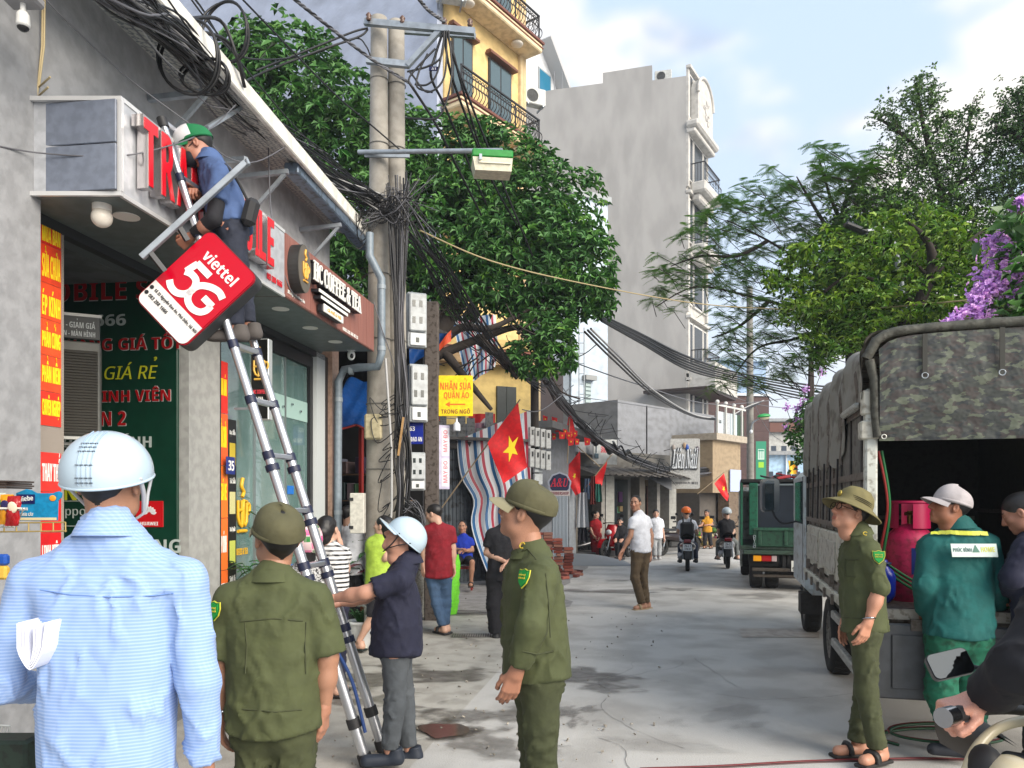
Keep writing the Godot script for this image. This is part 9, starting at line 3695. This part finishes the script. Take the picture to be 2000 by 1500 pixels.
func build_people()->void:
	var cloth:=func(c: Color)->StandardMaterial3D: return mat(c,0.85,"cloth",1.5,"nfold",2.4,0.0,true,0.55)
	var olive: StandardMaterial3D=cloth.call(C(0.29,0.315,0.19))
	var olive2: StandardMaterial3D=cloth.call(C(0.25,0.27,0.165))
	var capm: StandardMaterial3D=cloth.call(C(0.33,0.32,0.22))
	var navy: StandardMaterial3D=cloth.call(C(0.10,0.11,0.20))
	var bk: StandardMaterial3D=cloth.call(C(0.10,0.10,0.125))
	var white: StandardMaterial3D=cloth.call(C(0.86,0.87,0.90))
	var helm:=K(0.68,0.755,0.81,0.15)
	helm.clearcoat_enabled=true
	helm.clearcoat=0.6
	var tan:=C(0.66,0.485,0.395)
	var fair:=C(0.78,0.62,0.535)
	var sandal:=["sandal",K(0.11,0.10,0.10,0.6)]
	var stripe:=striped_cloth("blue_stripe",C(0.50,0.615,0.81),C(0.595,0.69,0.84),0.45,108.0)
	var o: Node3D
	var b: B

	# 1 man in the striped shirt,nearest
	o=person({n="man in blue striped shirt and white helmet, back turned, nearest at left",d=2.15,s=1.05,skin=tan,head=[183.0,-8.0,0.0],yaw=180.0,hair="short",hat=["helmet",helm],
		j={H=[215,943,0.03],N=[213,1034],SL=[66,1132],SR=[360,1130],EL=[0,1335,-0.02],WL=[72,1345,0.2],ER=[388,1330],WR=[400,1495,0.03],PL=[146,1560],PR=[276,1560],KL=[128,1850],KR=[305,1850],AL=[128,2050],AR=[305,2050]},
		top=[stripe,1.95,0.10,0.018,"shirt",1.2],leg=[bk,0.97,0.008],cell=0.011,crease=0.014,grip="L"})
	var hx: Transform3D=o.get_meta("hx")
	for k in 4:
		b=B.new()
		var pts:=PackedVector3Array()
		for i in 21:
			var a:=lerpf(-0.05,1.5,i/20.0)
			pts.append(hx*T(Basis(RT,-0.12),V(0,0.03,-0.012))*V(-0.018+k*0.012,sin(a)*0.1183,-cos(a)*0.1323*0.992))
		b.tube(pts,0.0032,4,true,0.25)
		put(b,"helmet_stripe",K(0.60,0.68,0.76,0.3),o)
	for a in [0.02,0.13,0.42,0.75,0.86,0.97]:
		b=B.new()
		var cx:=hx*T(Basis(RT,-0.12),V(0,0.03,-0.012))
		for k in 4:
			b.bar(cx*V(-0.021+k*0.012,sin(a)*0.1195,-cos(a)*0.1335),cx*V(-0.012+k*0.012,sin(a)*0.1195,-cos(a)*0.1335),0.0032,0.0022)
		put(b,"helmet_stripe",K(0.22,0.24,0.28,0.3),o)
	seam(o,[[78,1152],[140,1162],[215,1166],[290,1164],[350,1158]],K(0.40,0.52,0.74,0.8),0.0022)
	var pa:=thing("paper_roll","roll of white papers clasped under the striped shirt's left arm","papers",P(58,1265,2.05))
	for k in 4:
		var ring:=PackedVector2Array()
		for side in 2:
			for i in 17:
				var q:=(i/8.0-1.0)*(1.0 if side==0 else -1.0)
				var r:=0.034-k*0.007-side*0.0045
				ring.append(W(clampf(q*1.7,-1,1)*r+(0.03*pow(maxf(0.0,q-0.4),2.0) if k==0 else 0.0),-0.045+pow(absf(q),1.6)*(0.12-k*0.01)+k*0.006+side*0.003))
		b=B.new()
		b.prism(ring,0.26,A(P(58,1275,1.98)))
		put(b,"sheet",K(0.86,0.87,0.92,0.7),pa)
	# 2 officer seen from behind
	o=person({n="officer in olive short sleeves and cap, back turned, beside the striped shirt",d=2.95,s=1.02,skin=tan,head=[214.0,-20.0,0.0],yaw=184.0,hair="short",hat=["cap",capm,K(0.62,0.58,0.46,0.7)],
		j={H=[541,1052,0.02],N=[534,1126],SL=[452,1172],SR=[616,1172],EL=[430,1288],WL=[432,1392,0.03],ER=[640,1283],WR=[634,1378,0.02],PL=[500,1425],PR=[574,1425],KL=[492,1612],KR=[580,1612],AL=[494,1758],AR=[584,1758]},
		top=[olive,0.96,-0.01,0.030,"shirt",1.0],leg=[olive2,0.98,0.012],cell=0.012,TL=V(-0.3,0,-1),TR=V(0.2,0,-1)})
	seam(o,[[470,1214],[535,1208],[606,1214]],olive2)
	seam(o,[[472,1385],[540,1390],[602,1385]],olive2)
	seam(o,[[478,1215],[482,1260],[478,1330]],olive2,0.003)
	seam(o,[[598,1215],[596,1260],[598,1330]],olive2,0.003)
	shield(o,424,1192,0.075)
	b=B.new()
	b.ring(T(Basis(RT,PI/2),P(434,1386,2.97)),0.032,0.007,18,6)
	put(b,"wrist_watch",chrome(),o)
	# 3 man steadying the ladder
	o=person({n="man in navy polo and white peaked helmet steadying the ladder",d=4.75,s=1.08,skin=C(0.75,0.56,0.475),head=[-86.0,-36.0,0.0],yaw=-90.0,hair="short",hat=["helmet",helm,1],belly=0.03,
		j={H=[786,1053],N=[797,1094],SL=[782,1132,-0.17],SR=[775,1132,0.17],EL=[712,1158,-0.2],WL=[655,1168,-0.1],ER=[712,1166,0.16],WR=[660,1178,0.1],PL=[772,1272,-0.1],PR=[776,1272,0.1],KL=[772,1380,-0.11],KR=[790,1378,0.1],AL=[760,1466,-0.12],AR=[798,1462,0.1]},
		top=[navy,0.72,0.0,0.026,"polo_shirt",1.0],leg=[cloth.call(C(0.30,0.32,0.34)),0.95,0.004,"jeans"],toe=[-80.0,-85.0],foot=["shoe",K(0.13,0.16,0.21,0.6)],grip="LR"})
	# 4 officer in the middle
	o=person({n="officer in olive jacket and cap in the middle, looking up to the left",d=3.2,skin=C(0.67,0.485,0.39),head=[-110.0,-19.0,0.0],yaw=-115.0,hair="short",hat=["cap",capm,K(0.60,0.57,0.45,0.7)],
		j={H=[1026,1002],N=[1038,1080],SL=[1058,1126,-0.15],SR=[1020,1114,0.16],EL=[1038,1225,-0.24],WL=[1010,1308,-0.21],ER=[1014,1222,0.2],WR=[1003,1300,0.22],PL=[1056,1322,-0.09],PR=[1042,1322,0.1],KL=[1058,1512,-0.09],KR=[1046,1512,0.1],AL=[1064,1692,-0.08],AR=[1048,1692,0.1]},
		top=[olive,1.9,-0.01,0.029,"jacket",1.1],leg=[olive2,0.98,0.009],cell=0.012,TL=V(-1,0,0.2),toe=[-110.0,-115.0]})
	shield(o,1028,1131,0.078)
	seam(o,[[1020,1272],[1050,1278],[1090,1270]],olive2)
	seam(o,[[1066,1120],[1072,1180],[1076,1262]],olive2,0.003)
	seam(o,[[1008,1080],[1030,1072],[1052,1098]],olive2,0.003)
	var ep:=stick(o,1022,1070)
	b=B.new()
	b.ring(stick(o,1024,1068),0.012,0.003,12,5,0.5,5.2)
	put(b,"epaulette_badge",K(0.75,0.65,0.2,0.4),o)
	# 5 officer with the sun helmet
	o=person({n="bespectacled officer in olive uniform and pith helmet beside the covered truck",d=4.75,skin=C(0.73,0.53,0.43),head=[-80.0,-23.0,0.0],yaw=-85.0,hair="short",hat=["pith",cloth.call(C(0.45,0.42,0.27))],
		j={H=[1659,1001],N=[1676,1038],SL=[1700,1077,-0.13],SR=[1662,1075,0.15],EL=[1718,1150,-0.19],WL=[1697,1212,-0.2],ER=[1662,1150,0.19],WR=[1652,1208,0.2],PL=[1690,1236,-0.09],PR=[1688,1236,0.09],KL=[1692,1350,-0.08],KR=[1690,1348,0.1],AL=[1714,1464,-0.08],AR=[1672,1450,0.12]},
		top=[olive,1.08,-0.02,0.022,"shirt",1.0],leg=[olive2,0.97,0.009],toe=[-60.0,-80.0],foot=sandal,TL=V(-1,0,0.3)})
	shield(o,1716,1089,0.082)
	seam(o,[[1650,1092],[1668,1094],[1680,1092]],olive2)
	seam(o,[[1650,1092],[1650,1125],[1678,1127]],olive2,0.003)
	seam(o,[[1646,1206],[1680,1208],[1722,1206]],olive2)
	hx=o.get_meta("hx")
	b=B.new()
	for s in [-1.0,1.0]:
		b.ring(hx*A(V(s*0.033,0.004,0.100)),0.023,0.0025,16,5)
		b.rod(hx*V(s*0.057,0.006,0.098),hx*V(s*0.080,0.008,0.0),0.002,5)
	b.rod(hx*V(-0.01,0.006,0.104),hx*V(0.01,0.006,0.104),0.002,5)
	put(b,"spectacles",black(0.2),o)
	b=B.new()
	b.ring(stick(o,1689,1045),0.012,0.003,12,5,0.5,5.2)
	put(b,"epaulette_badge",K(0.75,0.65,0.2,0.4),o)
	b=B.new()
	b.ring(T(Basis(RT,PI/2-0.3),P(1697,1208,4.55)),0.033,0.005,18,6)
	put(b,"wrist_watch",chrome(),o)
	# 6 worker in green
	var gr: StandardMaterial3D=cloth.call(C(0.04,0.345,0.335))
	var gr2:=K(0.055,0.37,0.275,0.85,"rust",0.9,"nweave",4.0,0.0,true,0.25)
	o=person({n="worker in green coveralls and pale cap standing at the truck's tailgate",d=4.72,s=1.04,skin=C(0.58,0.38,0.28),head=[-98.0,-17.0,0.0],yaw=-150.0,hair="short",hat=["ballcap",cloth.call(C(0.68,0.655,0.66))],
		j={H=[1853,990],N=[1872,1027],SL=[1818,1066,0.03],SR=[1926,1064],EL=[1806,1142,-0.02],WL=[1806,1200,0.12],ER=[1948,1140],WR=[1942,1205,0.2],PL=[1842,1248],PR=[1902,1246],KL=[1838,1352,-0.02],KR=[1888,1352,0.06],AL=[1872,1450,-0.02],AR=[1904,1446,0.1]},
		top=[gr,1.9,-0.02,0.040,"jacket",1.0],leg=[gr2,0.97,0.032],toe=[-110.0,-120.0],foot=["shoe",K(0.12,0.13,0.16,0.7)],crease=0.016})
	b=B.new()
	var rf:=[]
	for i in 15:
		rf.append(stick(o,1818+i*7.7,1045-4.5*sin(i*0.22)))
	for i in 14:
		var u0: Vector3=rf[i].basis.y*0.013
		b.face([rf[i].origin+u0,rf[i+1].origin+u0,rf[i+1].origin-u0,rf[i].origin-u0],rf[i].basis.z)
	put(b,"reflective_band",K(0.80,0.82,0.30,0.4),o)
	var lb:=stick(o,1896,1077)*A(V(0,0,0.018))
	fput("back_label",K(0.68,0.74,0.72,0.5),o,lb,-0.135,0.135,-0.04,0.04,0.0,0.004)
	text(o,"label_lettering","PHÚC BÌNH",lb*A(V(-0.07,0.005,0.005)),0.11,0.028,0.002,K(0.10,0.30,0.30,0.5))
	text(o,"label_lettering","HOME",lb*A(V(0.08,0.005,0.005)),0.08,0.03,0.002,K(0.72,0.72,0.25,0.5))
	b=B.new()
	b.prism(PW([W(-0.02,-0.012),W(0.0,0.032),W(0.022,-0.012)]),0.002,lb*A(V(0.008,0,0.007)))
	put(b,"label_mark",K(0.03,0.35,0.28,0.5),o)
	# 7 man at the right edge,leaning into the truck
	person({n="man in dark jacket and work gloves at the right edge, head bent",d=4.6,skin=C(0.60,0.42,0.34),head=[-128.0,24.0,0.0],yaw=-90.0,hair="short",
		j={H=[1992,1002],N=[2018,1036],SL=[2002,1072,-0.1],SR=[2052,1068,0.1],EL=[1978,1128,-0.1],WL=[1968,1156,0.12],ER=[2070,1140,0.1],WR=[2010,1160,0.2],PL=[2020,1240,-0.05],PR=[2060,1240,0.1],KL=[2020,1360],KR=[2060,1360,0.1],AL=[2020,1470],AR=[2060,1465,0.1]},
		top=[navy,1.9,-0.02,0.035,"jacket",1.0],leg=[bk,0.97,0.01],grip="LR"})
	# 8 scooter rider in the foreground
	person({n="scooter rider in black sleeve and beige trousers cut off by the right edge",d=1.78,skin=C(0.80,0.60,0.52),head=[-160.0,0.0,0.0],yaw=-150.0,hair="short",
		j={H=[2330,900,-0.05],N=[2330,1010,-0.08],SL=[2110,1120,-0.1],SR=[2490,1120,-0.1],EL=[2002,1300,-0.13],WL=[1916,1366,0.0],ER=[2550,1330],WR=[2450,1400,0.2],PL=[2200,1610,-0.15],PR=[2400,1610,-0.15],KL=[2092,1480,0.22],KR=[2460,1500,0.3],AL=[2090,1900,0.1],AR=[2450,1900,0.1]},
		top=[bk,1.86,0.0,0.034,"sweater",1.0],leg=[cloth.call(C(0.72,0.67,0.52)),0.97,0.02],grip="LR",DL=V(-0.75,-0.12,0.25),TL=V(-0.3,-0.2,1),CL=V(0.1,-1,0.1),cell=0.011,base=0.0})
	# 9 worker on the ladder
	var polo: StandardMaterial3D=cloth.call(C(0.27,0.36,0.53))
	o=person({n="worker in blue polo, green and white cap and dark mask standing on the ladder",d=4.85,skin=C(0.66,0.46,0.38),head=[-74.0,22.0,0.0],yaw=-90.0,hair="short",hat=["trucker",cloth.call(C(0.03,0.42,0.24))],base=P(460,660,4.85).y,
		j={H=[381,287],N=[410,312],SL=[432,342,-0.14],SR=[414,336,0.16],EL=[418,428,-0.2],WL=[374,462,-0.14],ER=[402,398,0.12],WR=[388,384,0.02],PL=[454,452,-0.09],PR=[452,450,0.09],KL=[462,556,-0.1],KR=[472,552,0.1],AL=[458,640,-0.1],AR=[484,636,0.06]},
		top=[polo,0.62,0.0,0.022,"polo_shirt",1.0],leg=[cloth.call(C(0.13,0.15,0.21)),0.96,0.008],toe=[-85.0,-80.0],foot=["shoe",K(0.30,0.28,0.27,0.8)],grip="LR",crease=0.016})
	var pr:=[]
	for q in [[[432,342,-0.14],[418,428,-0.2],[378,458,-0.145]],[[414,336,0.16],[402,398,0.12],[392,387,0.035]]]:
		var e:=[P(q[0][0],q[0][1],4.85+q[0][2]),P(q[1][0],q[1][1],4.85+q[1][2]),P(q[2][0],q[2][1],4.85+q[2][2])]
		pr.append([0,e[0].lerp(e[1],0.4),e[1],0.052,0.047,0.01,0])
		pr.append([0,e[1],e[2],0.048,0.036,0.01,1])
	b=B.new()
	b.add(nets(pr,0.012),T())
	put(b,"arm_sleeves",bk,o)
	hx=o.get_meta("hx")
	b=B.new()
	b.blob(hx*A(V(0,-0.06,0.05)),V(0.064,0.06,0.07),20,12)
	for s in [-1.0,1.0]:
		b.tube(spline([hx*V(s*0.055,-0.03,0.07),hx*V(s*0.078,0.0,0.0)],3),0.003,4)
	put(b,"face_mask",K(0.06,0.07,0.11,0.8),o)
	var bag:=thing("shoulder_bag","small black shoulder bag hanging at the ladder worker's hip","bag",P(489,440,4.7))
	b=B.new()
	b.box(T(Basis(FW,-0.25)*Basis(UP,0.4),P(489,415,4.72)),V(0.09,0.17,0.09),0.03)
	put(b,"pouch",black(0.7),bag)
	b=B.new()
	b.tube(spline([P(484,392,4.72),P(462,350,4.68),P(440,322,4.72),P(425,318,4.85)],5),0.009,5)
	put(b,"strap",black(0.7),bag)
	var dr:=thing("cordless_drill","dark cordless tool held against the fascia by the ladder worker","power tool",P(375,385,4.85))
	b=B.new()
	b.box(T(Basis(FW,0.1),P(374,382,4.86)),V(0.10,0.05,0.05),0.015)
	b.box(T(Basis(FW,0.2),P(382,397,4.86)),V(0.035,0.09,0.035),0.01)
	put(b,"body",black(0.5),dr)

	# further along the street
	var jeans: StandardMaterial3D=cloth.call(C(0.24,0.34,0.46))
	var stand:=func(label: String,d: float,jj: Dictionary,yaw: float,head: Array,skin: Color,hair: String,top: Array,leg: Array,foot: Array,extra:={})->Node3D:
		var S:={n=label,d=d,j=jj,yaw=yaw,head=head,skin=skin,hair=hair,top=top,leg=leg,foot=foot,toe=[yaw,yaw]}
		S.merge(extra,true)
		return person(S)
	stand.call("balding man in white T-shirt and brown trousers crossing the road, looking back",11.5,{H=[1241,983],N=[1248,1002],SL=[1236,1017,-0.08],SR=[1263,1015,0.08],EL=[1231,1047,-0.1],WL=[1217,1074,-0.12],ER=[1272,1046,0.08],WR=[1270,1080,0.05],PL=[1243,1078,-0.04],PR=[1260,1078,0.05],KL=[1240,1128,-0.05],KR=[1256,1128,0.05],AL=[1254,1180,-0.05],AR=[1262,1178,0.06]},-60.0,[-28.0,0.0,0.0],tan,"balding",[white,0.55,0.0,0.02,"t_shirt"],[cloth.call(C(0.34,0.28,0.20)),0.97,0.014],["sandal",K(0.6,0.52,0.4,0.7)])
	stand.call("person in loose black clothes with hands clasped behind the back",9.1,{H=[990,1008,0.05],N=[985,1030],SL=[960,1043],SR=[1010,1043],EL=[951,1080,0.0],WL=[984,1096,-0.17],ER=[1019,1080,0.0],WR=[992,1098,-0.19],PL=[966,1128],PR=[1000,1128],KL=[965,1180],KR=[1000,1180],AL=[970,1238],AR=[994,1234,0.1]},178.0,[195.0,6.0,0.0],fair,"short",[bk,0.72,0.03,0.03,"t_shirt"],[bk,0.97,0.036],["shoe",black()],{s=1.04})
	stand.call("young man in dark red shirt and jeans beside the square post",9.3,{H=[847,1004],N=[853,1024],SL=[834,1036],SR=[880,1036],EL=[829,1070],WL=[827,1102,-0.02],ER=[885,1070],WR=[886,1104],PL=[842,1124],PR=[872,1124],KL=[852,1178,-0.02],KR=[872,1176,0.05],AL=[865,1224,-0.02],AR=[870,1222,0.08]},-140.0,[-112.0,12.0,0.0],fair,"short",[cloth.call(C(0.50,0.045,0.115)),0.75,0.02,0.022,"shirt",1.0],[jeans,0.97,0.006,"jeans"],["sandal",black()])
	stand.call("girl in lime T-shirt with long dark hair between pole and navy polo",8.2,{H=[748,1028],N=[744,1048],SL=[726,1060],SR=[760,1058],EL=[722,1092,0.05],WL=[732,1118,0.12],ER=[754,1090,-0.12],WR=[736,1102,0.0],PL=[730,1150],PR=[752,1150],KL=[726,1205,-0.02],KR=[750,1208,0.1],AL=[700,1254],AR=[750,1254,0.15]},-120.0,[-110.0,-10.0,0.0],fair,"tail",[cloth.call(C(0.66,0.78,0.28)),0.6,0.04,0.03,"t_shirt"],[bk,0.45,0.012,"shorts"],["sandal",K(0.09,0.13,0.12,0.6)],{s=0.92})
	var bw:=striped_cloth("black_stripe",C(0.84,0.84,0.84),C(0.07,0.07,0.09),0.42,27.0)
	stand.call("woman in black and white striped top shading her eyes before the shop",6.3,{H=[640,1034,0.02],N=[647,1066],SL=[626,1085],SR=[672,1080],EL=[622,1132,0.02],WL=[630,1172,0.1],ER=[676,1112,0.14],WR=[664,1062,0.16],PL=[634,1180],PR=[664,1180],KL=[636,1270],KR=[662,1268],AL=[640,1342],AR=[662,1338,0.05]},172.0,[170.0,-15.0,0.0],fair,"bun",[bw,0.5,0.02,0.016,"striped_top"],[navy,0.97,0.01],sandal,{s=0.92,DR=V(-0.2,1,0.1)})
	var pat:=K(0.80,0.80,0.80,0.85,"blot",5.0,"",1,0.0,true)
	stand.call("woman in pink and green checked headscarf and patterned top behind the officer",5.4,{H=[598,1056,0.02],N=[600,1098],SL=[568,1124],SR=[632,1112],EL=[562,1180],WL=[572,1222,0.1],ER=[640,1165],WR=[636,1215,0.1],PL=[582,1228],PR=[622,1228],KL=[584,1330],KR=[622,1330],AL=[588,1402],AR=[622,1402]},185.0,[195.0,-12.0,0.0],fair,"long",[pat,0.95,0.04,0.02,"patterned_top"],[bk,0.97,0.01],sandal,{s=0.95,hat=["scarf",K(0.92,0.85,0.86,0.8,"plaid",7.0,"",1,0.0,true)]})
	stand.call("seated man in bright blue T-shirt before the metal gate",14.0,{H=[903,1029],N=[905,1046],SL=[891,1056],SR=[919,1056],EL=[888,1075,-0.05],WL=[901,1073,-0.25],ER=[922,1075,-0.05],WR=[906,1076,-0.27],PL=[898,1092],PR=[914,1092],KL=[890,1098,-0.42],KR=[922,1098,-0.42],AL=[893,1136,-0.40],AR=[920,1136,-0.38]},0.0,[-4.0,0.0,0.0],tan,"balding",[cloth.call(C(0.03,0.19,0.66)),0.6,0.0,0.022,"t_shirt"],[bk,0.5,0.012,"shorts"],sandal)
	stand.call("woman in long red tunic and trousers before the clothes shop",22.0,{H=[1164,1005],N=[1164,1015],SL=[1156,1021],SR=[1171,1021],EL=[1154,1034,-0.05],WL=[1158,1044,-0.1],ER=[1173,1036],WR=[1170,1047,-0.05],PL=[1159,1046],PR=[1168,1046],KL=[1160,1065],KR=[1168,1065],AL=[1161,1083],AR=[1169,1083]},40.0,[55.0,0.0,0.0],fair,"bun",[cloth.call(C(0.62,0.03,0.10)),0.7,0.12,0.014,"tunic"],[cloth.call(C(0.55,0.03,0.09)),0.97,0.035],sandal,{s=0.95})
	stand.call("person in black sitting on the red scooter",21.4,{H=[1211,1019],N=[1213,1028],SL=[1206,1034],SR=[1221,1034],EL=[1203,1046,-0.1],WL=[1203,1053,-0.35],ER=[1223,1046,-0.1],WR=[1216,1054,-0.35],PL=[1210,1060],PR=[1219,1060],KL=[1205,1062,-0.4],KR=[1215,1064,-0.4],AL=[1206,1086,-0.35],AR=[1216,1088,-0.35]},-30.0,[-20.0,0.0,0.0],fair,"short",[bk,1.9,0.0,0.025,"jacket"],[bk,0.97,0.012],["shoe",black()])
	stand.call("woman in white T-shirt and pale trousers walking towards the camera",21.0,{H=[1281,1003],N=[1282,1012],SL=[1274,1018],SR=[1291,1018],EL=[1271,1034],WL=[1271,1047],ER=[1294,1034],WR=[1297,1048],PL=[1277,1048],PR=[1287,1048],KL=[1278,1068,-0.1],KR=[1287,1068,0.1],AL=[1279,1086,-0.1],AR=[1287,1086,0.1]},0.0,[-5.0,0.0,0.0],fair,"bun",[white,0.8,0.04,0.035,"t_shirt"],[cloth.call(C(0.66,0.67,0.68)),0.97,0.02],["shoe",K(0.7,0.7,0.7,0.7)],{s=0.97})
	var oh:=K(0.90,0.42,0.05,0.25)
	stand.call("rider in white shirt, orange helmet and black backpack on the scooter",18.2,{H=[1340,1001],N=[1341,1013],SL=[1330,1021],SR=[1354,1021],EL=[1325,1036,0.08],WL=[1324,1040,0.38],ER=[1361,1036,0.08],WR=[1362,1040,0.38],PL=[1335,1058],PR=[1348,1058],KL=[1329,1066,0.42],KR=[1358,1066,0.42],AL=[1328,1092,0.3],AR=[1359,1092,0.3]},178.0,[178.0,0.0,0.0],fair,"short",[white,0.75,0.0,0.025,"t_shirt"],[cloth.call(C(0.13,0.17,0.26)),0.97,0.01],["shoe",black()],{hat=["helmet",oh]})
	var bp:=thing("backpack","black backpack worn by the rider in the orange helmet","backpack",P(1342,1055,18.0))
	b=B.new()
	b.box(A(P(1342,1037,18.02)),V(0.31,0.42,0.16),0.06)
	put(b,"pack",black(0.8),bp)
	for s in [-1.0,1.0]:
		b=B.new()
		b.tube(spline([P(1342+s*7,1024,17.98),P(1342+s*8,1014,18.05),P(1342+s*8,1012,18.25)],4),0.02,5)
		put(b,"strap",black(0.8),bp)
	stand.call("rider in black T-shirt and silver helmet on the dark motorbike",18.8,{H=[1419,1002],N=[1419,1014],SL=[1408,1021],SR=[1430,1021],EL=[1403,1036,0.08],WL=[1404,1046,0.36],ER=[1433,1038],WR=[1424,1050,-0.12],PL=[1412,1052],PR=[1426,1052],KL=[1403,1060,0.42],KR=[1438,1060,0.36],AL=[1402,1086,0.3],AR=[1440,1086,0.28]},184.0,[184.0,0.0,0.0],fair,"short",[bk,0.7,0.0,0.02,"t_shirt"],[cloth.call(C(0.40,0.42,0.42)),0.97,0.01],sandal,{hat=["helmet",K(0.62,0.66,0.68,0.2)]})
	stand.call("man in mustard yellow shirt gesturing by the flower stall",26.0,{H=[1380,1002],N=[1381,1010],SL=[1375,1015],SR=[1388,1015],EL=[1370,1026,-0.1],WL=[1363,1029,-0.25],ER=[1391,1025],WR=[1381,1025,-0.2],PL=[1377,1039],PR=[1386,1039],KL=[1377,1053],KR=[1387,1053],AL=[1377,1066],AR=[1389,1066]},-30.0,[-35.0,0.0,0.0],tan,"short",[cloth.call(C(0.76,0.54,0.12)),0.5,0.0,0.02,"shirt"],[bk,0.97,0.012],sandal)
	stand.call("person in white shirt half hidden by the white cabinet at the pole",9.4,{H=[682,1006],N=[684,1024],SL=[672,1036],SR=[704,1036],EL=[668,1068],WL=[672,1092,0.1],ER=[708,1068],WR=[704,1095,0.1],PL=[678,1110],PR=[700,1110],KL=[678,1160],KR=[700,1160],AL=[678,1218],AR=[700,1218]},150.0,[150.0,0.0,0.0],fair,"short",[white,0.9,0.06,0.03,"shirt"],[bk,0.97,0.012],sandal)
	var st:=thing("plastic_stool","low plastic stool under the seated man in blue","stool",V(P(906,1100,14.0).x,0,-14.0))
	b=B.new()
	b.box(A(st.position+V(0,0.40,0)),V(0.32,0.03,0.32),0.01)
	put(b,"seat",K(0.5,0.12,0.1,0.5),st)
	for q in [[-1,-1],[1,-1],[1,1],[-1,1]]:
		b=B.new()
		b.bar(st.position+V(q[0]*0.15,0.0,q[1]*0.15),st.position+V(q[0]*0.12,0.385,q[1]*0.12),0.035,0.035)
		put(b,"leg",K(0.5,0.12,0.1,0.5),st)
